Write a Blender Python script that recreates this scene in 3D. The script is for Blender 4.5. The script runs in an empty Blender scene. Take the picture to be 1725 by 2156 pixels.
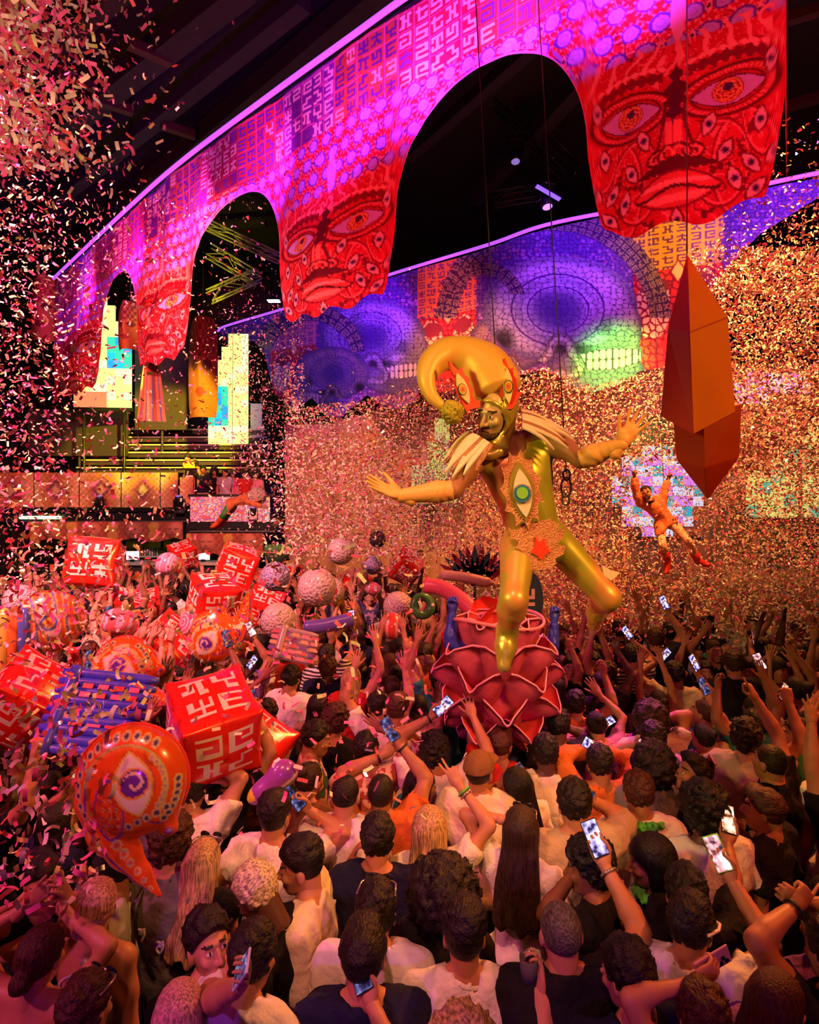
import bpy, bmesh, math, random
import numpy as np
from mathutils import Vector, Matrix, Quaternion

random.seed(7)
RNG = np.random.default_rng(11)
SC = bpy.context.scene
COL = SC.collection
PI = math.pi

# ------------------------------------------------------------------ camera
F = 1300.0            # focal length in pixels of the 1725 x 2156 frame
CZ = 3.5              # camera height above the dance floor
HY = 1020.0           # pixel row of the horizon
CX = 862.5
cam_d = bpy.data.cameras.new('camera')
cam_d.sensor_fit = 'VERTICAL'
cam_d.sensor_height = 36.0
cam_d.lens = 36.0 * F / 2156.0
cam_d.shift_y = (HY - 1078.0) / 2156.0
cam_d.clip_start = 0.05
cam_d.clip_end = 200
cam = bpy.data.objects.new('camera', cam_d)
COL.objects.link(cam)
cam.location = (0, 0, CZ)
cam.rotation_euler = (PI / 2, 0, 0)
SC.camera = cam

def P(px, py, d):
    return Vector(((px - CX) / F * d, d, CZ - (py - HY) / F * d))

# ------------------------------------------------------------------ world and exposure
w = bpy.data.worlds.new('world')
SC.world = w
w.use_nodes = True
w.node_tree.nodes['Background'].inputs[0].default_value = (0.55, 0.10, 0.13, 1)
w.node_tree.nodes['Background'].inputs[1].default_value = 0.05
vs = SC.view_settings
SC.display_settings.display_device = 'sRGB'
vs.view_transform = 'Standard'
vs.look = 'None'
vs.gamma = 1.0
vs.exposure = 0.45
vs.use_curve_mapping = False
SC.cycles.max_bounces = 4
SC.cycles.diffuse_bounces = 2
SC.cycles.glossy_bounces = 2
SC.cycles.transmission_bounces = 4
SC.cycles.caustics_reflective = False
SC.cycles.caustics_refractive = False

# ------------------------------------------------------------------ stage lights (unseen spots and washes standing in for the club's rigs)
def aim(o, target):
    v = Vector(target) - o.location
    o.rotation_euler = v.to_track_quat('-Z', 'Y').to_euler()

def spot(name, loc, target, color, power, angle=50, blend=0.6, size=0.15):
    L = bpy.data.lights.new(name, 'SPOT')
    L.color = color
    L.energy = power
    L.spot_size = math.radians(angle)
    L.spot_blend = blend
    L.shadow_soft_size = size
    o = bpy.data.objects.new(name, L)
    COL.objects.link(o)
    o.location = loc
    aim(o, target)
    return o

def area(name, loc, target, color, power, sx, sy):
    L = bpy.data.lights.new(name, 'AREA')
    L.color = color
    L.energy = power
    L.shape = 'RECTANGLE'
    L.size = sx
    L.size_y = sy
    o = bpy.data.objects.new(name, L)
    COL.objects.link(o)
    o.location = loc
    aim(o, target)
    return o

RED = (1.0, 0.06, 0.06)
ORANGE = (1.0, 0.30, 0.05)
WARM = (1.0, 0.50, 0.18)
PINK = (1.0, 0.10, 0.30)
MAG = (1.0, 0.05, 0.65)
PURP = (0.55, 0.06, 1.0)
YEL = (1.0, 0.85, 0.02)
# crowd washes
area('wash_front_red', (-1.5, -2.0, 8.0), (-.5, 4, 1.2), (1.0, .08, .12), 35, 2, 2)
spot('wash_front_pink', (-6.5, -.5, 7.0), (-2.2, 3.4, 1.4), (1.0, .14, .36), 1230, 50, 1.0, .2)
spot('wash_mid_orange', (5.5, 10.0, 10.0), (1.8, 5.2, 1.5), (1.0, .28, .05), 4800, 55, .9, .3)
spot('wash_mid_left', (-6.0, 1.0, 9.5), (-2.5, 6.5, 1.5), (1.0, .14, .18), 2652, 50, .9, .3)
spot('storm_mid', (4.5, 8.0, 10.5), (5.0, 15, .5), (1.0, .36, .10), 10095, 66, .7, .4)
spot('storm_left', (-.3, 11.8, 10.2), (1.0, 19, 3.0), (1.0, .36, .10), 6401, 70, .8, .4)
spot('storm_right', (10.0, 8.0, 10.0), (9.0, 15, 4.0), (1.0, .24, .16), 4680, 80, .8, .4)
spot('key_performer', (4.0, -.5, 6.2), (.75, 3.3, 3.4), (1.0, .40, .08), 1021, 36, .5, .3)
spot('key_performer_left', (-3.5, .5, 5.0), (.6, 3.2, 3.2), (1.0, .78, .12), 412, 34, .5, .3)
spot('key_crowd_centre', (-.6, -.6, 8.2), (.0, 3.5, 1.5), (1.0, .34, .21), 951, 27, 1.0, .12)
spot('key_crowd_right', (6.5, 2.0, 8.0), (2.2, 3.6, 1.5), (1.0, .17, .04), 1302, 36, .9, .15)
spot('low_purple', (-.6, -2.6, 2.7), (-.1, 2.3, .9), (.62, .03, 1.0), 143, 46, .9, .2)
spot('beam_magenta', (2.5, 9.5, 9.0), (1.5, 5.1, 1.6), (1.0, .02, .75), 2200, 13, .6, .2)
spot('wash_left_pink', (-5.0, 2.0, 9.0), (-5.5, 9.0, 3.5), (1.0, .36, .34), 8075, 80, .8, .4)
spot('wash_left_far', (-3.0, 9.0, 9.5), (-9.5, 20, 3.0), (1.0, .22, .12), 4200, 50, .8, .4)
spot('yellow_terrace', (-5.0, 15.0, 9.6), (-9.0, 22, 4.8), YEL, 8752, 34, .3, .2)
spot('yellow_truss', (-6.5, 14.0, 5.5), (-6.5, 19.5, 11.0), YEL, 1400, 30, .5, .2)
# purple uplights washing the top of the face banner, each a hot pool
for i, (sx_, sy_, tx_, ty_) in enumerate([(-9.0, 16.0, -9.6, 17.8), (-6.6, 13.4, -7.0, 15.2), (-4.3, 11.3, -4.6, 12.7), (-2.5, 9.3, -2.9, 11.2), (-1.0, 7.7, -1.6, 9.9), (-.2, 7.3, 0.1, 8.5), (.8, 6.4, 1.1, 7.6), (1.9, 5.4, 2.3, 6.7)]):
    spot('purple_wash_%d' % i, (sx_, sy_, 8.7), (tx_, ty_, 9.2), (.76, .06, 1.0), 330, 100, 1.0, .08)
    spot('purple_pool_%d' % i, (sx_, sy_, 8.7), (tx_, ty_, 9.15), (.85, .26, 1.0), 30 if i in (3, 4) else 70, 42, 1.0, .08)
spot('red_wash_a', (1.0, 1.0, 6.0), (2.6, 6.3, 7.4), (1.0, .05, .09), 1053, 52, .7, .3)
spot('red_wash_b', (-3.5, 4.0, 6.0), (-1.2, 9.6, 7.4), (1.0, .05, .09), 1358, 52, .7, .3)
spot('red_wash_c', (-6.5, 8.0, 6.5), (-6.5, 15, 7.6), (1.0, .06, .11), 1920, 60, .7, .3)
spot('rear_purple_a', (-.5, 14.5, 9.5), (-2.2, 21.3, 8.4), (.36, .06, 1.0), 2800, 50, .9, .3)
spot('rear_purple_b', (2.4, 11.0, 9.7), (4.0, 15.8, 8.9), (.34, .06, 1.0), 1125, 50, .9, .3)
spot('rear_purple_c', (7.0, 10.0, 9.5), (8.2, 13.7, 9.4), (.55, .10, 1.0), 800, 60, .9, .3)
spot('rear_green', (3.6, 10.5, 6.6), (5.0, 15.3, 6.5), (.03, 1.0, .02), 5148, 25, .8, .2)
spot('rear_orange', (6.5, 9.5, 9.5), (6.2, 14.6, 9.2), (1.0, .42, .03), 1080, 30, .8, .2)
spot('rear_red', (.2, 12.0, 8.5), (1.0, 18.5, 9.0), (1.0, .15, .2), 1500, 28, .8, .2)
spot('crystal_lit_orange', (7.5, 2.5, 6.5), (2.6, 5.2, 4.4), (1.0, .26, .02), 700, 24, .6, .2)
spot('crystal_purple', (.5, 4.2, 7.5), (2.5, 5.2, 4.4), (.8, .05, .25), 90, 30, .6, .2)
spot('ceiling_red', (-8, 9, 7), (-7, 12, 13.9), (1.0, .10, .10), 500, 100, 1.0, .3)
spot('flower_pink', (1.8, 1.2, 7.0), (.72, 5.0, 2.0), (1.0, .16, .30), 620, 17, .5, .15)
spot('confetti_top_left_fill', (-.6, .2, 4.3), (-2.9, 4.2, 6.5), (1.0, .48, .36), 330, 46, .9, .3)  # unseen fill beside the camera, added to brighten the dim confetti overhead


# ------------------------------------------------------------------ helpers
def tag(o, label, cat, group=None, kind=None):
    if label: o['label'] = label
    if cat: o['category'] = cat
    if group: o['group'] = group
    if kind: o['kind'] = kind
    return o

def empty(name, loc=(0, 0, 0), rotz=0.0):
    o = bpy.data.objects.new(name, None)
    COL.objects.link(o)
    o.empty_display_size = 0.05
    o.location = loc
    o.rotation_euler = (0, 0, rotz)
    return o

def thing(name, label, cat, loc=(0, 0, 0), rotz=0.0, group=None):
    return tag(empty(name, loc, rotz), label, cat, group)

def link(name, me, parent=None, mats=None):
    o = bpy.data.objects.new(name, me)
    COL.objects.link(o)
    if parent is not None:
        o.parent = parent
    if mats is not None:
        if not isinstance(mats, (list, tuple)):
            mats = [mats]
        if len(me.materials) == 0:
            for m in mats:
                me.materials.append(m)
        else:
            for i, m in enumerate(mats):
                if i < len(o.material_slots) and me.materials[i] != m:
                    o.material_slots[i].link = 'OBJECT'
                    o.material_slots[i].material = m
    return o

def mesh_np(name, V, Q, smooth=True, mi=None, T=None):
    """mesh from numpy verts, quads (n,4) and optional triangles (m,3)"""
    me = bpy.data.meshes.new(name)
    V = np.asarray(V, dtype=np.float32)
    Q = np.asarray(Q if Q is not None else np.zeros((0, 4)), dtype=np.int32).reshape(-1, 4)
    nt = 0 if T is None else len(T)
    nq = len(Q)
    me.vertices.add(len(V))
    me.vertices.foreach_set('co', V.ravel())
    loops = Q.ravel()
    starts = np.arange(nq) * 4
    if nt:
        T = np.asarray(T, dtype=np.int32)
        starts = np.concatenate([starts, nq * 4 + np.arange(nt) * 3])
        loops = np.concatenate([loops, T.ravel()])
    me.loops.add(len(loops))
    me.loops.foreach_set('vertex_index', loops.astype(np.int32))
    me.polygons.add(nq + nt)
    me.polygons.foreach_set('loop_start', starts.astype(np.int32))
    if mi is not None:
        me.polygons.foreach_set('material_index', np.asarray(mi, dtype=np.int32))
    me.polygons.foreach_set('use_smooth', np.full(nq + nt, bool(smooth)))
    me.update(calc_edges=True)
    return me

def poly_mesh(name, verts, faces, smooth=False):
    me = bpy.data.meshes.new(name)
    me.from_pydata([tuple(v) for v in verts], [], [tuple(f) for f in faces])
    if smooth:
        me.polygons.foreach_set('use_smooth', np.ones(len(me.polygons), dtype=bool))
    me.update()
    return me

def box_mesh(name, sx, sy, sz, c=(0, 0, 0), bev=0.0):
    bm = bmesh.new()
    bmesh.ops.create_cube(bm, size=1.0)
    bmesh.ops.scale(bm, vec=(sx, sy, sz), verts=bm.verts)
    if bev > 0:
        bmesh.ops.bevel(bm, geom=list(bm.edges), offset=bev, segments=2, affect='EDGES', profile=0.5)
    bmesh.ops.translate(bm, vec=c, verts=bm.verts)
    me = bpy.data.meshes.new(name)
    bm.to_mesh(me); bm.free()
    return me

def lathe(name, prof, n=24, smooth=True):
    """prof: list of (r, z)"""
    V = []; Q = []
    m = len(prof)
    for i in range(n):
        a = 2 * PI * i / n
        for r, z in prof:
            V.append((r * math.cos(a), r * math.sin(a), z))
    for i in range(n):
        j = (i + 1) % n
        for k in range(m - 1):
            Q.append((i * m + k, j * m + k, j * m + k + 1, i * m + k + 1))
    return mesh_np(name, V, Q, smooth)

def catmull(pts, n):
    """resample a list of tuples (any dimension) through Catmull-Rom, n per span"""
    p = np.asarray(pts, float)
    p = np.vstack([2 * p[0] - p[1], p, 2 * p[-1] - p[-2]])
    out = []
    for i in range(1, len(p) - 2):
        for t in np.linspace(0, 1, n, endpoint=False):
            a, b, c, d = p[i - 1], p[i], p[i + 1], p[i + 2]
            out.append(0.5 * ((2 * b) + (-a + c) * t + (2 * a - 5 * b + 4 * c - d) * t * t + (-a + 3 * b - 3 * c + d) * t ** 3))
    out.append(p[-2])
    return np.array(out)

def tube(name, pts, r, n=8, caps=True, smooth=True, closed=False):
    """pts (m,3), r scalar or (m,)"""
    pts = np.asarray([tuple(q) for q in pts], float)
    m = len(pts)
    r = np.full(m, r) if np.isscalar(r) else np.asarray(r, float)
    tang = np.gradient(pts, axis=0)
    if closed:
        tang = np.roll(pts, -1, 0) - np.roll(pts, 1, 0)
    tang /= np.linalg.norm(tang, axis=1, keepdims=True) + 1e-9
    up = np.array([0, 0, 1.0]) if abs(tang[0][2]) < 0.9 else np.array([1.0, 0, 0])
    V = []
    for i in range(m):
        s = np.cross(tang[i], up); s /= np.linalg.norm(s) + 1e-9
        u = np.cross(s, tang[i])
        up = u
        for k in range(n):
            a = 2 * PI * k / n
            V.append(pts[i] + r[i] * (math.cos(a) * s + math.sin(a) * u))
    Q = []
    for i in range(m if closed else m - 1):
        i2 = (i + 1) % m
        for k in range(n):
            k2 = (k + 1) % n
            Q.append((i * n + k, i * n + k2, i2 * n + k2, i2 * n + k))
    T = []
    if caps and not closed:
        V.append(pts[0] - tang[0] * r[0] * 0.4); c0 = len(V) - 1
        V.append(pts[-1] + tang[-1] * r[-1] * 0.4); c1 = len(V) - 1
        for k in range(n):
            k2 = (k + 1) % n
            T.append((k2, k, c0)); T.append(((m - 1) * n + k, (m - 1) * n + k2, c1))
    return mesh_np(name, V, Q, smooth, T=T if T else None)

def plate(name, outline, thick=0.01, mat_to=None, frame=None):
    """an outline [(x, z)...] extruded along y to a plate of that thickness, front at y=-thick/2"""
    bm = bmesh.new()
    vs_ = [bm.verts.new((x, -thick / 2, z)) for x, z in outline]
    f = bm.faces.new(vs_)
    r = bmesh.ops.extrude_face_region(bm, geom=[f])
    nv = [e for e in r['geom'] if isinstance(e, bmesh.types.BMVert)]
    bmesh.ops.translate(bm, vec=(0, thick, 0), verts=nv)
    bmesh.ops.triangulate(bm, faces=[q for q in bm.faces if len(q.verts) > 4])
    bmesh.ops.recalc_face_normals(bm, faces=bm.faces)
    me = bpy.data.meshes.new(name)
    bm.to_mesh(me); bm.free()
    return me

def text_mesh(name, body, size, depth=0.001):
    c = bpy.data.curves.new(name, 'FONT')
    c.body = body
    c.size = size
    c.align_x = 'CENTER'
    c.align_y = 'CENTER'
    c.extrude = depth
    c.resolution_u = 3
    o = bpy.data.objects.new(name, c)
    COL.objects.link(o)
    dg = bpy.context.evaluated_depsgraph_get()
    me = bpy.data.meshes.new_from_object(o.evaluated_get(dg))
    bpy.data.objects.remove(o)
    bpy.data.curves.remove(c)
    return me

# ------------------------------------------------------------------ materials (all node based)
MATS = {}
def mat(name, color, rough=0.6, metal=0.0, emit=None, estr=0.0, var=0.15, scale=30.0, bump=0.0, bscale=80.0,
        attr=None, sheen=0.0, coat=0.0, trans=0.0, ior=1.45, spec=0.5, wave=None, attr_emit=0.0):
    if name in MATS:
        return MATS[name]
    m = bpy.data.materials.new(name)
    m.use_nodes = True
    nt = m.node_tree
    b = nt.nodes['Principled BSDF']
    b.inputs['Roughness'].default_value = rough
    b.inputs['Metallic'].default_value = metal
    b.inputs['Specular IOR Level'].default_value = spec
    if coat: b.inputs['Coat Weight'].default_value = coat
    if trans:
        b.inputs['Transmission Weight'].default_value = trans
        b.inputs['IOR'].default_value = ior
    c4 = (*color, 1) if color is not None else (1, 1, 1, 1)
    tc = nt.nodes.new('ShaderNodeTexCoord')
    no = nt.nodes.new('ShaderNodeTexNoise')
    no.inputs['Scale'].default_value = scale
    no.inputs['Detail'].default_value = 2.0
    nt.links.new(tc.outputs['Object'], no.inputs['Vector'])
    hsv = nt.nodes.new('ShaderNodeMixRGB')
    hsv.blend_type = 'MULTIPLY'
    hsv.inputs[0].default_value = var
    ramp = nt.nodes.new('ShaderNodeValToRGB')
    ramp.color_ramp.elements[0].position = 0.3
    ramp.color_ramp.elements[0].color = (0.3, 0.3, 0.3, 1)
    ramp.color_ramp.elements[1].position = 0.7
    nt.links.new(no.outputs['Fac'], ramp.inputs[0])
    if attr:
        at = nt.nodes.new('ShaderNodeVertexColor')
        at.layer_name = attr
        nt.links.new(at.outputs['Color'], hsv.inputs[1])
        if attr_emit:
            nt.links.new(at.outputs['Color'], b.inputs['Emission Color'])
            b.inputs['Emission Strength'].default_value = attr_emit
    else:
        hsv.inputs[1].default_value = c4
    nt.links.new(ramp.outputs[0], hsv.inputs[2])
    nt.links.new(hsv.outputs[0], b.inputs['Base Color'])
    if emit is not None:
        b.inputs['Emission Color'].default_value = (*emit, 1)
        b.inputs['Emission Strength'].default_value = estr
    if bump:
        n2 = nt.nodes.new('ShaderNodeTexNoise')
        n2.inputs['Scale'].default_value = bscale
        n2.inputs['Detail'].default_value = 3.0
        nt.links.new(tc.outputs['Object'], n2.inputs['Vector'])
        bp = nt.nodes.new('ShaderNodeBump')
        bp.inputs['Strength'].default_value = bump
        bp.inputs['Distance'].default_value = 0.03
        nt.links.new(n2.outputs['Fac'], bp.inputs['Height'])
        nt.links.new(bp.outputs[0], b.inputs['Normal'])
    MATS[name] = m
    return m

def set_colors(me, name, cols):
    """per-vertex colours (linear RGB)"""
    a = me.color_attributes.new(name, 'FLOAT_COLOR', 'POINT')
    c = np.ones((len(me.vertices), 4), dtype=np.float32)
    c[:, :3] = cols
    a.data.foreach_set('color', c.ravel())

def srgb(r, g, b):
    f = lambda v: ((v / 255.0 + 0.055) / 1.055) ** 2.4 if v > 10 else v / 255.0 / 12.92
    return (f(r), f(g), f(b))

# smooth value noise on arrays (numpy) used for cloth folds and prints
_NT = RNG.random((64, 64, 64)).astype(np.float32)
def vnoise(x, y, z=0.0):
    x = np.asarray(x, float); y = np.asarray(y, float); z = np.zeros_like(x) + z
    xi = np.floor(x).astype(int); yi = np.floor(y).astype(int); zi = np.floor(z).astype(int)
    fx = x - xi; fy = y - yi; fz = z - zi
    fx = fx * fx * (3 - 2 * fx); fy = fy * fy * (3 - 2 * fy); fz = fz * fz * (3 - 2 * fz)
    def g(a, b, c): return _NT[(xi + a) & 63, (yi + b) & 63, (zi + c) & 63]
    l = lambda a, b, t: a + (b - a) * t
    return l(l(l(g(0,0,0), g(1,0,0), fx), l(g(0,1,0), g(1,1,0), fx), fy),
             l(l(g(0,0,1), g(1,0,1), fx), l(g(0,1,1), g(1,1,1), fx), fy), fz)

# ------------------------------------------------------------------ the hall
M_FLOOR = mat('dark_floor', (.03, .022, .024), rough=.45, var=.5, scale=6)
M_WALL = mat('dark_wall', (.05, .030, .030), rough=.8, var=.4, scale=3)
M_CEIL = mat('dark_ceiling', (.018, .012, .013), rough=.85, var=.5, scale=5)
M_BEAM = mat('ceiling_beam', (.028, .017, .018), rough=.7, var=.5, scale=4)
M_TRUSS = mat('black_truss', (.02, .018, .02), rough=.4, metal=.6, var=.3)
M_STEEL = mat('grey_steel', (.25, .24, .25), rough=.35, metal=.9, var=.2)
M_LEDP = mat('purple_led', (.5, .2, .9), rough=.4, emit=(.36, .07, 1.0), estr=1.1, var=0)

def structure(name, me, m, parent=None):
    o = link(name, me, parent, m)
    if parent is None: o['kind'] = 'structure'
    return o
structure('floor', box_mesh('floor', 44, 36, .2, (0, 14, -.1)), M_FLOOR)
structure('wall_back', box_mesh('wall_back', 44, .3, 14, (0, 31, 7)), M_WALL)
structure('wall_left', box_mesh('wall_left', .3, 36, 14, (-21, 14, 7)), M_WALL)
structure('wall_right', box_mesh('wall_right', .3, 36, 14, (16, 14, 7)), M_WALL)
ceil = structure('ceiling', box_mesh('ceiling', 44, 36, .2, (0, 14, 14.1)), M_CEIL)
# ceiling beams: run from the lower left to the upper right of the picture
for (p0, p1, wd, hg) in [((-60, 420), (520, -40), .5, .5), ((60, 470), (640, 0), .35, .35), ((170, 520), (830, -30), .8, .5), ((-100, 260), (300, -60), .35, .4),
                         ((430, 480), (560, 470), .2, .2), ((1000, 420), (1330, 60), .4, .4), ((860, 330), (1130, 90), .3, .3)]:
    A = P(p0[0], p0[1], (13.2 - CZ) * F / (HY - p0[1])); B = P(p1[0], p1[1], (13.2 - CZ) * F / (HY - p1[1]))
    v = B - A; L = v.length
    o = structure('beam', box_mesh('beam', wd, L, hg), M_BEAM, ceil)
    o.location = (A + B) / 2; o.rotation_euler = (0, 0, math.atan2(v.y, v.x) - PI / 2)
M_CROSS = mat('red_cross_beam', (.07, .015, .014), rough=.6, var=.3)
for (p0, p1, wd) in [((270, 90), (360, 130), .22), ((190, 205), (280, 235), .2), ((340, 262), (410, 285), .2), ((30, 250), (140, 300), .15), ((120, 150), (200, 185), .15),
                     ((1640, 230), (1725, 205), .25), ((1660, 40), (1725, 20), .2)]:
    A = P(p0[0], p0[1], (13.0 - CZ) * F / (HY - p0[1])); B = P(p1[0], p1[1], (13.0 - CZ) * F / (HY - p1[1]))
    v = B - A
    o = structure('cross_beam', box_mesh('cross_beam', wd, v.length, .2), M_CROSS, ceil)
    o.location = (A + B) / 2; o.rotation_euler = (0, 0, math.atan2(v.y, v.x) - PI / 2)

# lighting trusses, seen through the arches of the banner
def truss(label, A, B, m, half=.18, r=.028, bays=None):
    A = Vector(A); B = Vector(B); v = B - A; L = v.length
    root = thing('lighting_truss', label, 'truss', A)
    root.rotation_euler = v.to_track_quat('Y', 'Z').to_euler()
    for sx in (-1, 1):
        for sz in (-1, 1):
            link('chord', tube('chord', [(sx * half, 0, sz * half), (sx * half, L, sz * half)], r, 8), root, m)
    n = bays or max(3, int(L / .7))
    for face in range(4):
        pts = []
        for i in range(n + 1):
            s = 1 if i % 2 else -1
            y = L * i / n
            pts.append({0: (s * half, y, half), 1: (s * half, y, -half), 2: (half, y, s * half), 3: (-half, y, s * half)}[face])
        link('lacing', tube('lacing', pts, r * .55, 6), root, m)
    return root
M_TRY = mat('yellow_lit_truss', (.45, .42, .40), rough=.4, metal=.3, var=.2)
truss('silver truss seen through the left arch, running towards the back', P(440, 528, 19), P(545, 590, 19.5), M_TRY)
truss('silver truss crossing low behind the left arch', P(440, 625, 19), P(545, 578, 19.5), M_TRY)
truss('silver truss hung highest behind the left arch', P(430, 470, 18), P(590, 545, 19), M_TRY, .12)
truss('dark truss running down through the middle arch', P(1000, 150, 17), P(1200, 360, 17), M_TRUSS, .22, .03)
truss('dark truss hung low in the middle arch', P(1040, 420, 16), P(1190, 395, 16), M_TRUSS, .15)

# moving head lamps
M_LAMP = mat('lamp_black', (.012, .012, .014), rough=.35, var=.2)
M_LENSG = mat('lamp_lens', (.02, .02, .04), rough=.05, var=0, emit=(.5, .3, 1), estr=.4)
def moving_head(label, loc, rotz=0.0, s=1.0, hang=False, lens=None, group=None):
    root = thing('moving_head_lamp', label, 'stage light', loc, rotz, group)
    root.scale = (s, s, -s) if hang else (s, s, s)
    link('base', box_mesh('base', .34, .3, .14, (0, 0, .07), .03), root, M_LAMP)
    for sx in (-1, 1):
        y = link('yoke', box_mesh('yoke', .05, .16, .42, (sx * .19, 0, .32), .02), root, M_LAMP)
    link('head', lathe('head', [(0, -.2), (.1, -.2), (.15, -.12), (.15, .16), (.13, .2), (0, .2)], 20), root, M_LAMP).matrix_local = Matrix.Translation((0, 0, .46)) @ Matrix.Rotation(.3, 4, 'X')
    l = link('lens', lathe('lens', [(0, .03), (.06, .024), (.11, 0), (0, 0)], 20), root, lens or M_LENSG)
    l.matrix_local = Matrix.Translation((0, 0, .46)) @ Matrix.Rotation(.3, 4, 'X') @ Matrix.Translation((0, 0, .2))
    return root
M_LENSP = mat('lamp_lens_purple', (.05, .02, .1), rough=.1, var=0, emit=(.25, .1, 1), estr=3)
moving_head('purple lit stage lamp hanging in the middle arch', P(1150, 378, 15.5), .4, 1.1, True, M_LENSP)
moving_head('small dark stage lamp high in the middle arch', P(1085, 290, 16), 0, 1.0, True)
b = thing('led_batten', 'slanted purple LED batten glowing inside the middle arch', 'stage light', P(1155, 403, 15.2))
b.rotation_euler = (0, math.radians(24), .2)
link('housing', box_mesh('housing', .72, .12, .12, (0, 0, 0), .02), b, M_LAMP)
link('light_strip', box_mesh('light_strip', .68, .1, .05, (0, -.04, -.06)), b, mat('batten_led', (.1, .05, .3), emit=(.18, .07, .9), estr=1.6, var=0))
b = thing('led_batten', 'small white LED panel above the left edge of the skull banner', 'stage light', P(577, 631, 20))
link('housing', box_mesh('housing', .45, .3, .08, (0, 0, 0), .02), b, M_LAMP)
link('light_strip', box_mesh('light_strip', .38, .25, .03, (0, -.02, -.05)), b, mat('white_led', (.8, .8, .8), emit=(1, .75, .95), estr=2.5, var=0))

# ------------------------------------------------------------------ left side: mosaic screens, terraces, balcony, bar
TILEC = [((.95, 1.0, .25), 1.0), ((1.0, 1.0, .45), 1.1), ((.05, .75, .45), .9), ((.02, .45, .9), .9), ((.9, .30, .12), .8), ((.02, .65, .85), .9), ((.08, .10, .6), .8), ((.85, .08, .05), .7), ((1, .75, .35), 1.0), ((.75, .75, 1.0), 1.3), ((.75, .25, 1.0), 1.3)]
def tile_mat(i, dim=1.0):
    c, s_ = TILEC[i]
    return mat('screen_tile_%d_%d' % (i, dim * 100), (.02, .02, .02), rough=.3, var=0, emit=c, estr=s_ * dim)
M_BRACE = mat('painted_brace', (.38, .20, .12), rough=.9)
def mosaic(label, outline_fn, x0, x1, z0, z1, n, loc, rotz, colfn, dim=1.0):
    root = thing('led_screen', label, 'screen', loc, rotz)
    cw = (x1 - x0) / n
    rows = int((z1 - z0) / cw)
    link('frame', box_mesh('frame', (x1 - x0) + .06, .06, .12, (0, .05, -.06)), root, M_LAMP)
    for sx_ in (-.35, .35):
        link('support_pole', tube('support_pole', [(sx_ * (x1 - x0), .12, -loc[2]), (sx_ * (x1 - x0), .12, .3)], .05, 6), root, M_LAMP if dim == 1 else M_BRACE)
    for i in range(n):
        for j in range(rows):
            cx = x0 + (i + .5) * cw; cz = z0 + (j + .5) * cw
            if not outline_fn(cx, cz): continue
            me = bpy.data.meshes.get('screen_tile') or box_mesh('screen_tile', .96, .08, .96)
            if len(me.materials) == 0: me.materials.append(tile_mat(0))
            o = link('panel', me, root, tile_mat(colfn(i, j), dim))
            o.location = (cx, 0, cz); o.scale = (cw, 1, cw)
    return root
def c1(i, j):
    r = random.random()
    if j < 2 and i < 4: return 4 if r < .75 else 7
    if i >= 4 and 5 <= j <= 8: return [2, 3, 5, 2][(i + j) % 4]
    if i == 1 and j == 11: return 6
    if i == 1 and j == 10: return 7
    if i == 0 and j == 0: return 3
    return 1 if r < .35 else (8 if r < .42 else 0)
d = 22.0
def loc_m(px, d): return (px - CX) / F * d
mosaic('arched mosaic screen in yellow with a cyan patch beyond the left banner', lambda x, z: z < 2.6 or abs(x + .15) < (1.05 - (z - 2.6) * .62), -.98, .98, 0, 4.2, 7,
       P(217, 858, d), 0.12, c1)
def c2(i, j):
    r = random.random()
    if i < 3 and 3 <= j <= 8: return [3, 3, 5, 2][(i * 2 + j) % 4] if r < .8 else 2
    if j < 3: return 1 if r < .8 else 0
    return 0 if r < .7 else 1
d = 23.5
mosaic('tall arched mosaic screen in yellow and blue beside the skull banner', lambda x, z: z < 2.2 or (x > -.7 + (z - 2.2) * .35), -.75, .75, 0, 4.3, 6, P(481, 938, d), 0.06, c2)
M_DRAPE = mat('dark_red_drape', (.10, .025, .02), rough=.8, var=.4, scale=2)
M_DARKP = mat('dark_panel', (.06, .035, .035), rough=.7, var=.3)
M_LTAN = mat('light_scenery', (.60, .55, .42), rough=.7, var=.2)

# scenery flats behind the left side
def flat_panel(label, px0, py0, px1, py1, d, m, name='scenery_flat', cat='scenery'):
    a = P(px0, py0, d); b_ = P(px1, py1, d)
    o = link(name, box_mesh(name, abs(b_.x - a.x), .08, abs(a.z - b_.z), (0, 0, 0)), None, m)
    o.location = ((a.x + b_.x) / 2, d, (a.z + b_.z) / 2)
    link('brace', tube('brace', [(0, .08, -(a.z + b_.z) / 2), (0, .08, 0)], .05, 6), o, m)
    return tag(o, label, cat)
flat_panel('tall dark flat standing between the two mosaic screens', 285, 700, 395, 905, 23.2, M_DARKP)
flat_panel('pale column lit yellow right of the blue mosaic screen', 528, 850, 552, 980, 24.2, M_LTAN)
flat_panel('dark flat beneath the left mosaic screen', 60, 862, 270, 960, 23.0, M_DARKP)
# stepped terraces with pale nosings
terr = thing('stepped_terrace', 'dark stepped terrace with pale edges rising behind the balcony', 'terrace', (0, 0, 0))
for i in range(6):
    dd = 24.2 - i * .35
    z = P(0, 905 + i * 16, dd).z
    xa, xb = loc_m(225 - i * 12, dd), loc_m(560 + i * 4, dd)
    o = link('step', box_mesh('step', xb - xa, .4, .16), terr, M_DARKP); o.location = ((xa + xb) / 2, dd + .1, z - .10)
    o = link('nosing', box_mesh('nosing', xb - xa, .05, .055), terr, M_LTAN); o.location = ((xa + xb) / 2, dd - .13, z)

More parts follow.
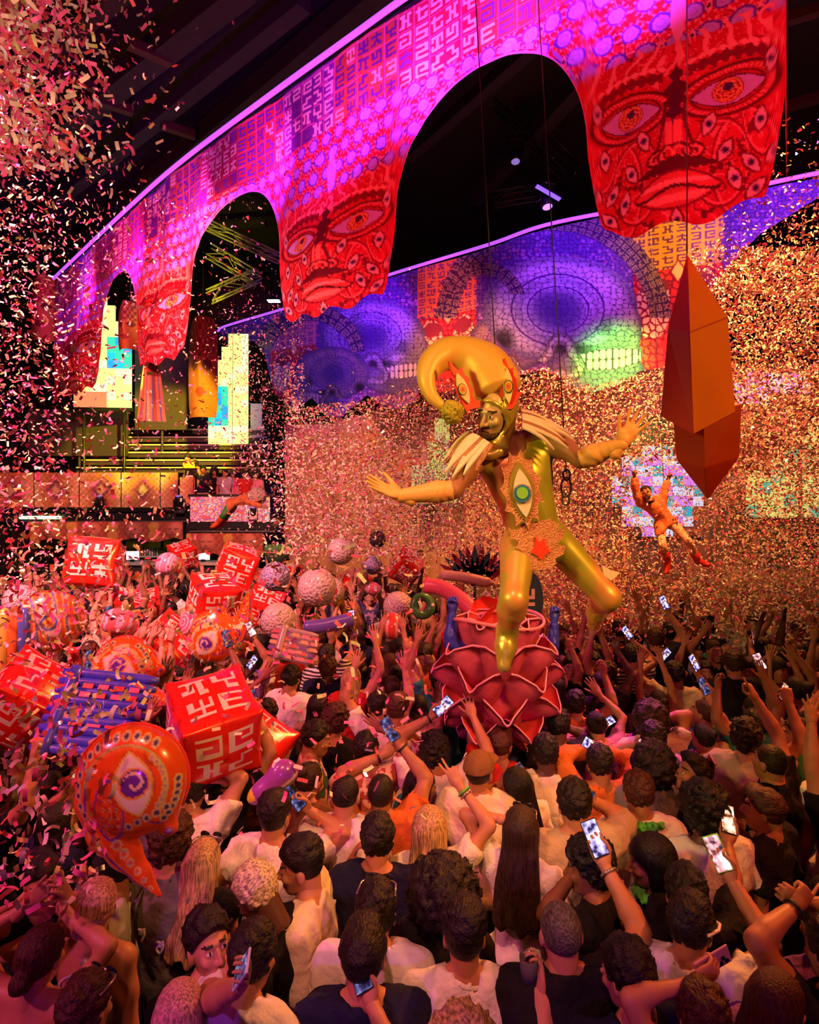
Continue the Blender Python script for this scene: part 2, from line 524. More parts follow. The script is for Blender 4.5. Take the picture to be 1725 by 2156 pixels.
# ---- balcony
BD = 20.0
def bx(px): return loc_m(px, BD)
def bz(py): return P(0, py, BD).z
bal = thing('balcony', 'long balcony with woven orange front and dark deck on the left', 'balcony', (0, 0, 0))
M_WOVEN = mat('woven_panel', None, rough=.8, attr='col', var=.25, scale=18)
def woven_panel(w, h):
    nx, nz = int(w / .03), int(h / .03)
    X, Z = np.meshgrid(np.linspace(0, w, nx), np.linspace(0, h, nz), indexing='ij')
    pitch = 1.37
    u = (X % pitch) - pitch / 2
    dia = np.abs(u) / .34 + np.abs(Z - h / 2) / .42
    col = np.zeros(X.shape + (3,))
    col[:] = (.55, .20, .07)
    pale_gap = np.exp(-((np.abs(u) - pitch / 2) / .25)**2)[..., None]  # paler colour midway between the diamonds
    col = col * (1 - pale_gap) + pale_gap * np.array((.85, .50, .25))
    col[(dia < 1.15)] = (.55, .12, .16)
    col[(dia < .85)] = (.26, .07, .10)
    col[(dia < .45)] = (.70, .45, .25)
    wv = ((X / .09).astype(int) % 2) ^ ((Z / .09).astype(int) % 2)
    col *= (0.72 + .28 * wv)[..., None]
    V = np.stack([X, 0 * X, Z], -1).reshape(-1, 3)
    idx = np.arange(nx * nz).reshape(nx, nz)
    Q = np.stack([idx[:-1, :-1], idx[1:, :-1], idx[1:, 1:], idx[:-1, 1:]], -1).reshape(-1, 4)
    me = mesh_np('woven', V, Q, False)
    set_colors(me, 'col', col.reshape(-1, 3))
    return me
xs = [-20, 75, 170, 258, 340, 378]
for i in range(5):
    w_ = bx(xs[i + 1]) - bx(xs[i]) - .03
    o = link('woven_panel', woven_panel(w_, bz(995) - bz(1068)), bal, M_WOVEN); o.location = (bx(xs[i]), BD - .06, bz(1068))
    o = link('panel_back', box_mesh('panel_back', w_, .05, bz(995) - bz(1068)), bal, M_LAMP); o.location = (bx(xs[i]) + w_ / 2, BD, (bz(995) + bz(1068)) / 2)
side = link('woven_panel', woven_panel(bx(410) - bx(380), bz(1003) - bz(1060)), bal, M_WOVEN); side.location = (bx(380), BD - .05, bz(1062)); side.rotation_euler = (0, 0, .5)
for (pa, pb, py, th, m) in [(-20, 415, 988, .07, M_TRUSS), (-20, 395, 1074, .10, M_TRUSS), (-20, 395, 1087, .22, M_LAMP), (-20, 395, 1097, .05, M_STEEL)]:
    o = link('rail', box_mesh('rail', bx(pb) - bx(pa), .12, th), bal, m); o.location = ((bx(pa) + bx(pb)) / 2, BD - .05, bz(py))
o = link('deck', box_mesh('deck', bx(395) - bx(-20), 2.2, .3), bal, M_LAMP); o.location = ((bx(-20) + bx(395)) / 2, BD + 1.1, bz(1082))
for px in (-5, 395):
    o = link('post', box_mesh('post', .3, .3, bz(990)), bal, M_LAMP); o.location = (bx(px), BD + .3, bz(990) / 2)
tb = link('light_tube', tube('light_tube', [(bx(50), BD - .2, bz(1089)), (bx(135), BD - .2, bz(1089))], .05, 8), bal, mat('green_tube', (.7, .9, .5), emit=(.75, 1, .45), estr=2.2, var=0))
tb['label'] = 'bright pale green light tube'
moving_head('black moving head lamp standing on the balcony ledge under the woven panels', (bx(222), BD - .35, bz(1080)), 0, .85)
moving_head('black moving head lamp at the right corner of the woven balcony', (bx(386), BD - .35, bz(1080)), 0, .85)

# sculpted frieze: bust panels with scalloped lower edge
M_FRZ = mat('frieze', None, rough=.75, attr='col', var=.3, scale=14)
def frieze(w, h):
    nx, nz = int(w / .035), int(h / .035)
    X, Z = np.meshgrid(np.linspace(0, w, nx), np.linspace(0, 1, nz), indexing='ij')
    pit = 1.32
    u = (X % pit) - pit / 2
    bot = -.10 * h * np.cos(2 * PI * X / pit) - .03
    Zm = bot + (h - bot) * Z
    face = (u / .26)**2 + ((Zm - h * .52) / (h * .46))**2
    v = (np.abs(u) - pit / 2)
    disc = (v / .17)**2 + ((Zm - h * .72) / .17)**2
    figr = (v / (.09 + .12 * (1 - Zm / h)))**2 + ((Zm - h * .25) / (h * .33))**2
    col = np.zeros(X.shape + (3,)); col[:] = (.30, .07, .04)
    rel = np.zeros(X.shape)
    col[face < 1] = (.55, .20, .13); rel = np.where(face < 1, .16 * np.sqrt(np.maximum(0, 1 - face)), rel)
    eyes = (((np.abs(u) - .1) / .07)**2 + ((Zm - h * .6) / .03)**2 < 1) | ((np.abs(u) < .10) & (np.abs(Zm - h * .28) < .022)) | ((np.abs(u) < .05) & (np.abs(Zm - h * .40) < .02))
    col[eyes] = (.16, .03, .03)
    col[(disc < 1)] = (.62, .36, .07); rel = np.where(disc < 1, .08, rel)
    col[(figr < 1)] = (.60, .30, .08); rel = np.where(figr < 1, .06, rel)
    sc = ((X * 9).astype(int) + (Zm * 9).astype(int)) % 2
    bg = (face >= 1) & (disc >= 1) & (figr >= 1)
    col[bg & (sc == 1)] *= 1.5
    V = np.stack([X, -rel, Zm], -1).reshape(-1, 3)
    idx = np.arange(nx * nz).reshape(nx, nz)
    Q = np.stack([idx[:-1, :-1], idx[1:, :-1], idx[1:, 1:], idx[:-1, 1:]], -1).reshape(-1, 4)
    me = mesh_np('frieze', V, Q, True)
    set_colors(me, 'col', col.reshape(-1, 3))
    return me
fr = thing('frieze', 'carved frieze of faces with scalloped edge under the long balcony', 'frieze', (bx(70), BD - .12, bz(1135)))
link('carving', frieze(bx(388) - bx(70), bz(1098) - bz(1135)), fr, M_FRZ)
link('backing', box_mesh('backing', bx(388) - bx(70), .06, .5, ((bx(388) - bx(70)) / 2, .12, .4)), fr, M_LAMP)

# second, lower bay with crowd-pattern screen
bal2 = thing('balcony', 'lower balcony bay with a colourful screen right of the long balcony', 'balcony', (0, 0, 0))
M_PAT = mat('pattern_screen', None, rough=.4, attr='col', var=.1, attr_emit=.35)
nx, nz = 90, 34
X, Z = np.meshgrid(np.linspace(0, bx(570) - bx(403), nx), np.linspace(0, bz(1046) - bz(1098), nz), indexing='ij')
pal = np.array([(.7, .08, .1), (.15, .1, .5), (.8, .5, .15), (.75, .25, .3), (.4, .05, .3), (.85, .7, .5), (.1, .25, .5), (.6, .1, .05)])
pid = (vnoise(X * 6, Z * 6, 3.3) * 23 + vnoise(X * 14, Z * 14, 9.1) * 5).astype(int) % 8
me = mesh_np('pattern_screen', np.stack([X, 0 * X, Z], -1).reshape(-1, 3), (lambda idx: np.stack([idx[:-1, :-1], idx[1:, :-1], idx[1:, 1:], idx[:-1, 1:]], -1).reshape(-1, 4))(np.arange(nx * nz).reshape(nx, nz)), False)
set_colors(me, 'col', pal[pid].reshape(-1, 3))
o = link('screen', me, bal2, M_PAT); o.location = (bx(403), BD - .1, bz(1098))
for (pa, pb, py, th, m) in [(398, 575, 1043, .08, M_LAMP), (395, 575, 1107, .22, M_LAMP), (400, 575, 1118, .06, M_STEEL)]:
    o = link('rail', box_mesh('rail', bx(pb) - bx(pa), .12, th), bal2, m); o.location = ((bx(pa) + bx(pb)) / 2, BD - .05, bz(py))
o = link('deck', box_mesh('deck', bx(575) - bx(398), 2.2, .3), bal2, M_LAMP); o.location = ((bx(398) + bx(575)) / 2, BD + 1.15, bz(1100))
moving_head('black moving head lamp under the colourful screen', (bx(535), BD - .05, bz(1107) + .11), 0, .75)
fr = thing('frieze', 'short carved frieze of faces under the colourful screen', 'frieze', (bx(397), BD - .12, bz(1165)))
link('carving', frieze(bx(556) - bx(397), bz(1122) - bz(1165)), fr, M_FRZ)
link('backing', box_mesh('backing', bx(556) - bx(397), .06, .55, ((bx(556) - bx(397)) / 2, .12, .4)), fr, M_LAMP)

# bar below
barc = thing('bar_counter', 'long pale bar counter under the balcony', 'bar', (0, 0, 0))
M_BAR = mat('pale_bar_top', (.55, .55, .52), rough=.35, var=.1)
o = link('counter_top', box_mesh('counter_top', bx(460) - bx(150), .7, .09), barc, M_BAR); o.location = ((bx(150) + bx(460)) / 2, BD + .3, bz(1187))
o = link('counter_front', box_mesh('counter_front', bx(460) - bx(150), .1, bz(1189)), barc, M_DARKP); o.location = ((bx(150) + bx(460)) / 2, BD + .2, bz(1189) / 2)
o = link('back_shelf', box_mesh('back_shelf', bx(360) - bx(250), .3, .05), barc, M_BAR); o.location = ((bx(250) + bx(360)) / 2, BD + 1.2, bz(1180))
BOT = [mat('bottle_%d' % i, c, rough=.15, var=0, coat=.5) for i, c in enumerate([(.7, .7, .65), (.6, .35, .08), (.15, .3, .12), (.75, .75, .8)])]
me_bottle = lathe('bottle', [(0, 0), (.035, 0), (.035, .17), (.013, .22), (.013, .29), (0, .29)], 10)
me_bottle.materials.append(BOT[0])
for i in range(16):
    o = link('bottle', me_bottle, None, BOT[random.randrange(4)])
    o.location = (bx(262 + i * 5.6), BD + 1.15, bz(1180) + .025)
    tag(o, 'small bottle in the row on the shelf behind the bar', 'bottle', 'bottles behind the bar')
for px in (275, 425):
    t = thing('till', 'lit till screen on the bar counter, %s' % ('left of the pink ball' if px == 275 else 'right of the pink ball'), 'till', (bx(px), BD + .15, bz(1185)))
    link('stand', box_mesh('stand', .12, .1, .1, (0, 0, .05)), t, M_LAMP)
    link('screen', box_mesh('screen', .42, .03, .28, (0, 0, .22), .01), t, mat('till_screen', (.5, .5, .5), emit=(.85, .9, .85), estr=.9, var=0))
# stage screens deep behind the confetti on the right
def c3(i, j):
    r = random.random()
    return 3 if (i < 1 and 3 < j < 7) else (2 if r < .2 else (8 if r < .3 else 0))
mosaic('yellow mosaic screen glimpsed through confetti at the right edge', lambda x, z: z < 1.3 or (x > -.9 + (z - 1.3) * .9), -1.3, 1.6, 0, 3.0, 8, P(1665, 1090, 19), -.1, c3, .55)
mosaic('yellow mosaic screen glimpsed left of the gold performer', lambda x, z: z < 1.2 or abs(x - .2) < .55 - (z - 1.2) * .25, -.75, .75, 0, 2.9, 6, P(915, 1060, 20), 0, lambda i, j: 0 if random.random() < .8 else 8, .35)
mosaic('white and lilac mosaic screen glimpsed right of the gold performer', lambda x, z: x * x + (z - 1.4)**2 < 1.9, -1.4, 1.4, 0, 2.8, 9, P(1385, 1130, 19), 0, lambda i, j: (9, 10, 9, 5, 10)[(i * 3 + j) % 5], .5)
mosaic('lilac strip screen glimpsed behind the hanging crystal', lambda x, z: abs(z - .5 - .2 * math.sin(x * 2)) < .42, -2.2, 1.5, 0, 1.2, 12, P(1600, 850, 18.5), 0, lambda i, j: (10, 9, 10)[(i + j) % 3], .55)
# added sheet whose orange-brown stands in for lit haze behind the confetti
M_HAZE = mat('haze_sheet', (.38, .20, .12), rough=.9, var=.35, scale=1.2)
nx, nz = 90, 3
xb0, xb1 = loc_m(600, 21.5), 14.0
X = np.linspace(xb0, xb1, nx)
V = np.array([(x, 21.5 + .18 * math.sin(i * 1.15) + .1 * math.sin(i * .4), z) for i, x in enumerate(X) for z in (.02, 2.9, np.interp(x, [loc_m(690, 21.5), loc_m(760, 21.5), loc_m(1050, 21.5)], [5.6, 5.9, 7.6]))])
idx = np.arange(nx * nz).reshape(nx, nz)
bc = link('haze_backdrop', mesh_np('haze_backdrop', V, np.stack([idx[:-1, :-1], idx[1:, :-1], idx[1:, 1:], idx[:-1, 1:]], -1).reshape(-1, 4)), None, M_HAZE)
tag(bc, 'added pleated orange-brown sheet standing in for lit haze behind the confetti', 'haze_backdrop')

# ------------------------------------------------------------------ glyph signs used on the banners and the cubes
GLY = ["11111/00001/11111/10000/11111", "11111/10000/11111/00001/11111", "10101/10101/11111/00100/11111", "11111/10001/10111/10000/11111",
       "11111/00001/11101/10001/11111", "00100/11111/00100/01110/11011", "11111/00001/01111/00001/11111", "11111/10000/11110/10000/11111",
       "10001/10001/11111/00100/00111", "11100/00100/00111/00001/11111", "10111/10101/11101/00001/11111", "11011/01010/01110/01010/11011",
       "00111/00100/11100/10000/11111", "11111/01010/01010/11010/00011", "01000/11111/01000/01001/01111", "11111/10101/00101/10100/11111"]
GLY = np.array([[[int(c) for c in r] for r in g.split('/')] for g in GLY])   # [n, row from top, col]
def glyph_mask(u, v, gid):
    """u, v in 0..1 of a cell (v from the top); gid array -> True where the sign is"""
    m = .12
    a = (u - m) / (1 - 2 * m); b = (v - m) / (1 - 2 * m)
    ok = (a >= 0) & (a < 1) & (b >= 0) & (b < 1)
    return ok & (GLY[gid % len(GLY), np.clip((b * 5).astype(int), 0, 4), np.clip((a * 5).astype(int), 0, 4)] == 1)
def hsh(a, b, k=0):
    return ((a * 73856093) ^ (b * 19349663) ^ (k * 83492791)) & 0x7fffffff

def polyline_len(pts):
    s = np.zeros(len(pts)); s[1:] = np.cumsum(np.linalg.norm(np.diff(pts, axis=0), axis=1)); return s

# ------------------------------------------------------------------ front banner: a curved valance with faces between arches
FC = catmull([(-11.5, 20.05), (-6.83, 15.03), (-4.66, 12.79), (-2.37, 10.65), (-.81, 9.23), (0, 8.5), (1.0, 7.7), (2.0, 6.92), (2.8, 6.32), (3.58, 5.86)], 24)
FS = polyline_len(FC)
FPX = FC[:, 0] / FC[:, 1] * F + CX
def s_at_px(px): return np.interp(px, FPX, FS)
ZT = 10.1
FACES = [(s_at_px(a), s_at_px(b)) for a, b in ((125, 213), (290, 403), (588, 832), (1240, 1655))]
ARCH = [(FACES[i][1], FACES[i + 1][0], s_at_px(p)) for i, p in enumerate((256, 515, 1020))]
def zbot(S):
    z = np.full(S.shape, 6.2)
    for a, b in FACES:
        q = (S - (a + b) / 2) / ((b - a) / 2)
        m = np.abs(q) <= 1.0
        aq = np.abs(q)
        chin = 6.15 + .16 * aq**2 + .05 * np.sin(S * 9)
        t = np.clip((aq - .80) / .20, 0, 1)
        e = chin + (7.25 - chin) * t**1.6
        z = np.where(m, e, z)
    for a, b, c in ARCH:
        m = (S > a) & (S < b)
        q = np.where(S < c, (S - c) / (c - a), (S - c) / (b - c))
        z = np.where(m, 7.25 + 1.53 * np.sqrt(np.maximum(0, 1 - np.abs(q)**2.3)), z)
    return z

def vesica(x, y, L, H):
    """almond, half length L along x, half height H: <1 inside"""
    return np.abs(y) / H + (x / L)**2
def over(col, m, c):
    col[m] = c
def paint_front(S, Z):
    col = np.zeros(S.shape + (3,))
    n = vnoise(S * 3.1, Z * 3.1, .5); n2 = vnoise(S * 9 + 3 * n, Z * 7, 4.4); n3 = vnoise(S * 22 + 4 * n2, Z * 14, 8.2)
    col[:] = (.60, .012, .025)
    col += (n2 - .5)[..., None] * np.array((.25, .01, .03))
    over(col, np.abs(n3 - .5) < .035, (.80, .14, .17))
    over(col, np.abs(n2 - .62) < .018, (.22, .0, .02))
    # scale zone
    sb = 9.02 + .06 * np.sin(S * .9)
    zone = (Z < sb) & (Z > 8.02)
    zb = zbot(S)
    pu, pv = .30, .265
    row = np.floor((sb - Z) / pv).astype(int)
    uu = S / pu + (row % 2) * .5
    ci = np.floor(uu).astype(int)
    lu = (uu - ci - .5) * pu; lv = ((sb - Z) / pv - row - .5) * pv
    jit = (hsh(ci, row) % 100) / 100.0
    r = np.sqrt((lu / (.082 + .02 * jit))**2 + (lv / (.075 + .015 * jit))**2) + .14 * (n3 - .5) * 2
    over(col, zone & (r < 1.28), (.13, .03, .55))
    over(col, zone & (r < .98), (.46, .30, .86))
    over(col, zone & (np.abs(r - .5) < .07), (.33, .20, .80))
    hair = zone & (r > 1.28) & (r < 1.75) & (np.sin(np.arctan2(lv, lu) * 11) > .55)
    over(col, hair, (.85, .30, .36))
    uu2 = S / pu + ((row + 1) % 2) * .5; ci2 = np.floor(uu2).astype(int)
    lu2 = (uu2 - ci2 - .5) * pu; lv2 = lv + pv * .0
    ev = vesica(lv2, lu2, .085, .034)
    small = zone & (hsh(ci2, row, 5) % 3 == 0) & (r > 1.3)
    over(col, small & (ev < 1.35), (.25, .0, .03)); over(col, small & (ev < 1), (.78, .28, .38))
    over(col, small & (np.sqrt(lu2**2 + lv2**2) < .022), (.05, .01, .06))
    # rim of lilac dots and pale edge along the arches
    edge = (Z - zb)
    rim = (edge < .16) & (zb > 7.3)
    over(col, rim & (edge < .03), (.72, .25, .55))
    over(col, rim & (np.abs(edge - .09) < .035) & ((S * 5.2) % 1 < .6), (.40, .22, .85))
    # glyph band
    band = Z >= sb
    cw, ch = .268, .262
    gc = np.floor(S / cw).astype(int); gr = np.floor((ZT - .03 - Z) / ch).astype(int)
    u = S / cw - gc; v = (ZT - .03 - Z) / ch - gr
    blk = np.floor(gc / 5).astype(int)
    bt = (blk + (gr > 1) * 0) % 4
    bgc = np.array([(.34, .012, .04), (.50, .05, .03), (.16, .02, .22), (.42, .10, .03)])
    glc = np.array([(.72, .60, .34), (.12, .03, .28), (.75, .66, .45), (.10, .02, .20)])
    bcol = bgc[bt]; gcol = glc[(bt + (hsh(gc, gr, 2) % 7 == 0) * 1) % 4]
    col[band] = bcol[band] * (.8 + .4 * n[band][:, None])
    g = glyph_mask(u, v, hsh(gc, gr, 1)) & band
    col[g] = gcol[g]
    over(col, band & ((u < .045) | (v < .045)), (.70, .12, .26))
    # faces
    for fi, (a, b) in enumerate(FACES):
        hw = (b - a) / 2; c = (a + b) / 2
        x = (S - c) / hw * .95; y = Z - 6.07          # metres on a 1.9 m wide face
        ax = np.abs(x)
        inf = (ax < .97)
        # third eye spindle
        over(col, inf & (vesica(y - 2.28, x, .36, .075) < 1), (.80, .40, .62))
        fz = inf & (y < 2.02)
        flame = np.sin(x * 30 * np.sign(x) + 7 * n2 + y * 9)
        over(col, fz & (y > 1.62) & (flame > .75), (.82, .24, .24))
        # cheek and jaw folds
        for (x0, y0, rx_, ry_) in ((.62, .55, .30, .55), (.40, .60, .26, .42), (.78, 1.1, .2, .5)):
            rr = np.sqrt(((ax - x0) / rx_)**2 + ((y - y0) / ry_)**2)
            over(col, fz & (np.abs(rr - 1) < .03) & (y < 1.25), (.26, .0, .015))
            over(col, fz & (np.abs(rr - .93) < .025) & (y < 1.25), (.80, .16, .18))
        # leaf sprays
        for (x0, y0, L_, an) in ((.55, .30, .22, 1.0), (.22, .12, .2, .4), (.70, .9, .22, 1.4), (.30, .52, .28, .25), (.60, .62, .2, 1.9)):
            dx = ax - x0; dy = y - y0
            p_ = dx * math.cos(an) + dy * math.sin(an); q_ = -dx * math.sin(an) + dy * math.cos(an)
            w_ = .05 * np.abs(np.sin(p_ * 46)) + .008
            over(col, fz & (p_ > 0) & (p_ < L_) & (np.abs(q_) < w_ * (1 - p_ / L_)), (.16, .0, .012))
        # brows and eyelids
        ex, ey = .46, 1.30
        dx = ax - ex; dy = y - ey - .10 * dx
        rr = np.sqrt((dx / .44)**2 + (dy / .25)**2)
        over(col, fz & (rr < 1.12), (.50, .01, .015))
        over(col, fz & (np.abs(rr - 1) < .055), (.12, .0, .012))
        over(col, fz & (np.abs(rr - .86) < .06) & (np.sin(np.arctan2(dy, dx) * 46) > -.2), (.78, .15, .15))
        over(col, fz & (np.abs(rr - .72) < .03), (.15, .0, .012))
        ve = vesica(dx, dy, .32, .145)
        over(col, fz & (ve < 1.12), (.10, .0, .04))
        over(col, fz & (ve < 1.0), (.55, .32, .80))
        ir = np.sqrt(dx**2 + (dy - .01)**2)
        ink = fz & (ve < 1.0)
        over(col, ink & (ir < .140), (.30, .02, .02))
        over(col, ink & (ir < .128), (.82, .34, .10))
        maze = ((np.floor(ir / .022).astype(int) + np.floor((np.arctan2(dy, dx) + PI) / .8).astype(int)) % 2 == 0)
        over(col, ink & (ir < .118) & maze, (.32, .03, .02))
        over(col, ink & (np.sqrt((dx)**2 + (dy - .06)**2) < .045), (.06, .01, .10))
        br = y - (1.66 - .55 * (ax - .45)**2)
        over(col, fz & (np.abs(br) < .05 + .02 * np.sin(ax * 60)) & (ax > .12) & (ax < .86), (.20, .0, .015))
        over(col, fz & (np.abs(br - .09) < .03 * np.abs(np.sin(ax * 34))) & (ax > .08) & (ax < .88), (.85, .28, .26))
        # nose
        over(col, fz & (vesica(y - 1.36, x, .36, .085 * (1 + .45 * np.sin(y * 40))) < 1), (.10, .0, .015))
        nl = np.abs(ax - (.09 + .16 * np.clip((1.15 - y) / .5, 0, 1)**2))
        over(col, fz & (nl < .018) & (y > .68) & (y < 1.3), (.15, .0, .012))
        over(col, fz & (np.abs(ax - .04) < .03) & (y > .80) & (y < 1.05), (.80, .16, .15))
        for x0 in (.17, .06):
            rr = np.sqrt(((ax - x0) / .10)**2 + ((y - .74) / .085)**2)
            over(col, fz & (np.abs(rr - .9) < .12), (.12, .0, .012)); over(col, fz & (np.abs(rr - .55) < .1), (.80, .18, .16))
        over(col, fz & (vesica(x, y - .635 + .25 * ax**2, .40, .055 + .03 * np.abs(np.sin(x * 42))) < 1), (.10, .0, .010))
        # mouth
        lip = vesica(x, y - .40, .40, .15)
        over(col, fz & (lip < 1.18), (.22, .0, .015)); over(col, fz & (lip < 1.0), (.66, .06, .06))
        over(col, fz & (lip < 1.0) & (np.abs(y - .46) < .022), (.86, .30, .28)); over(col, fz & (lip < .9) & (np.abs(y - .33) < .035), (.84, .24, .22))
        over(col, fz & (np.abs(y - .395 - .03 * np.cos(x * 9)) < .014) & (ax < .40), (.08, .0, .01))
        # small eyes set on the cheeks
        for (x0, y0, an) in ((.30, .98, 1.2), (.74, .95, 1.45), (.66, .55, 2.2), (.86, .62, .9), (.52, .42, 1.9), (.70, .30, .8), (.0, .12, 1.57), (.83, 1.5, 1.5), (.44, .70, 1.1)):
            dx = ax - x0 if x0 else x; dy = y - y0
            p_ = dx * math.cos(an) + dy * math.sin(an); q_ = -dx * math.sin(an) + dy * math.cos(an)
            ve = vesica(p_, q_, .115, .048)
            over(col, fz & (ve < 1.5), (.20, .0, .015)); over(col, fz & (ve < 1), (.72, .40, .46))
            over(col, fz & (np.sqrt(p_**2 + q_**2) < .038), (.30, .10, .35)); over(col, fz & (np.sqrt(p_**2 + q_**2) < .024), (.03, .0, .02))
    return np.clip(col, 0, 1)

def banner_sheet(name, curve, cs, s0, s1, ds, rows, ztop, zb_fn, paint, fold, facebulge=True):
    S1 = np.linspace(s0, s1, max(4, int((s1 - s0) / ds)))
    x = np.interp(S1, cs, curve[:, 0]); y = np.interp(S1, cs, curve[:, 1])
    tx = np.gradient(x, S1); ty = np.gradient(y, S1); l = np.hypot(tx, ty); tx /= l; ty /= l
    nx_, ny_ = ty, -tx                     # towards the dance floor / camera side
    zb = zb_fn(S1)
    v = np.linspace(0, 1, rows)
    S = np.repeat(S1[:, None], rows, 1)
    Z = ztop - (ztop - zb)[:, None] * v[None]
    dsp = fold * ((vnoise(S * 1.5, Z * .35, 2.2) - .5) * 2 + .35 * (vnoise(S * 5 + Z * 2.5, Z * 1.2, 7.1) - .5))
    if facebulge:
        for a, b in FACES:
            q = (S - (a + b) / 2) / ((b - a) / 2)
            dsp += .22 * np.exp(-(q / .6)**2) * np.clip((8.3 - Z) / 1.2, 0, 1) * (1 - .5 * np.clip((6.6 - Z) / .5, 0, 1))
            yy = Z - 6.15; xx_ = q * .95
            dsp += .10 * np.exp(-(xx_ / .13)**2 - ((yy - .85) / .3)**2) + .05 * np.exp(-(xx_ / .3)**2 - ((yy - .40) / .12)**2) - .05 * np.exp(-((np.abs(xx_) - .46) / .25)**2 - ((yy - 1.3) / .15)**2)
    V = np.stack([x[:, None] + nx_[:, None] * dsp, y[:, None] + ny_[:, None] * dsp, Z], -1).reshape(-1, 3)
    idx = np.arange(len(S1) * rows).reshape(len(S1), rows)
    Q = np.stack([idx[:-1, :-1], idx[:-1, 1:], idx[1:, 1:], idx[1:, :-1]], -1).reshape(-1, 4)
    me = mesh_np(name, V, Q, True)
    set_colors(me, 'col', paint(S, Z).reshape(-1, 3))
    return me
M_BAN = mat('printed_cloth', None, rough=.75, attr='col', var=.12, scale=4, spec=.25, bump=.08, bscale=6)
ban = thing('face_banner', 'long curved red banner of painted faces hung in arches above the crowd', 'banner', (0, 0, 0))
sA, sB = ARCH[1][2], ARCH[2][2]
for a, b, ds, rows in ((FS[0], sA, .029, 140), (sA, sB, .0185, 205), (sB, FS[-1], .0133, 290)):
    link('cloth_panel', banner_sheet('cloth_panel', FC, FS, a, b, ds, rows, ZT, zbot, paint_front, .07), ban, M_BAN)
ledpts = [(p[0], p[1] - .12, ZT + .05) for p in FC[::3]]
l = link('led_rope', tube('led_rope', ledpts, .045, 8), ban, M_LEDP); l['label'] = 'glowing purple LED rope along the top edge'
link('pipe', tube('pipe', [(p[0], p[1] + .08, ZT + .03) for p in FC[::3]], .05, 8), ban, M_TRUSS)
SEW = mat('seam_thread', (.05, .0, .01), rough=.9, var=0)

# hanging rest of the set on the far left: striped neck cloth and brown masks behind
def drape(label, px0, px1, pya, pyb, d, flare, stripes, name='striped_drape'):
    root = thing(name, label, 'drape', P((px0 + px1) / 2, pyb, d))
    a = P(px0, pya, d); b_ = P(px1, pyb, d)
    w_ = b_.x - a.x; h_ = a.z - b_.z
    n = 12
    for i in range(n):
        V = []
        for j in range(14):
            t = j / 13
            wd = w_ * (flare + (1 - flare) * t)
            for e in (0, 1):
                u = ((i + e) / n - .5)
                V.append((u * wd, -.12 * math.cos(u * PI) + .03 * math.sin((i + e) * 2.1), h_ * (1 - t)))
        Q = [(2 * j, 2 * j + 1, 2 * j + 3, 2 * j + 2) for j in range(13)]
        link('stripe', mesh_np('stripe', V, Q, True), root, stripes[i % len(stripes)])
    return root
ST = [mat('drape_orange', (.55, .17, .06), rough=.8), mat('drape_blue', (.10, .12, .32), rough=.8), mat('drape_brown', (.22, .06, .03), rough=.8), mat('drape_tan', (.5, .26, .12), rough=.8)]
drape('orange and blue striped cloth flaring out below the third face', 288, 350, 765, 888, 14.5, .55, [ST[0], ST[1], ST[2], ST[0], ST[1], ST[3]])

def mask_cloth(label, px, pya, pyb, wpx, d, c0, c1_):
    """a smaller face cloth hanging further back"""
    root = thing('mask_cloth', label, 'banner', P(px, pyb, d))
    a = P(px - wpx / 2, pya, d); b_ = P(px + wpx / 2, pyb, d)
    w_ = b_.x - a.x; h_ = a.z - b_.z
    nx, nz = 40, 70
    U, T_ = np.meshgrid(np.linspace(-1, 1, nx), np.linspace(0, 1, nz), indexing='ij')
    wid = np.sqrt(np.clip(1 - (T_ - .45)**4 * 6, .1, 1))
    X = U * wid * w_ / 2; Z_ = T_ * h_
    Y = -.35 * np.cos(U * PI / 2) - .1 * np.exp(-(U / .2)**2 - ((T_ - .45) / .15)**2)
    col = np.zeros(X.shape + (3,)); col[:] = c0
    gr = ((U * 7).astype(int) + (T_ * 14).astype(int)) % 2 == 0
    col[gr & (T_ > .6)] = c1_
    col[vesica(np.abs(U) - .42, (T_ - .52) * 2, .28, .12) < 1] = (.1, .02, .02)
    col[vesica(U, (T_ - .25) * 2, .35, .10) < 1] = (.2, .02, .02)
    V = np.stack([X, Y, Z_], -1).reshape(-1, 3)
    idx = np.arange(nx * nz).reshape(nx, nz)
    Q = np.stack([idx[:-1, :-1], idx[1:, :-1], idx[1:, 1:], idx[:-1, 1:]], -1).reshape(-1, 4)
    me = mesh_np('mask', V, Q, True); set_colors(me, 'col', col.reshape(-1, 3))
    link('cloth', me, root, M_BAN)
    link('hanging_rope', tube('hanging_rope', [(0, 0, h_ * .98), (0, 0, 13.95 - root.location.z)], .02, 6), root, M_TRUSS)
mask_cloth('brown mask cloth half hidden behind the third face', 275, 640, 740, 52, 16.5, (.32, .10, .02), (.10, .02, .02))
mask_cloth('orange patterned mask cloth hanging between the third face and the blue screen', 428, 670, 880, 62, 21.5, (.30, .08, .025), (.16, .03, .015))
mask_cloth('orange glyph cloth at the far left end of the banner', 95, 585, 720, 60, 21.0, (.60, .20, .04), (.30, .05, .02))

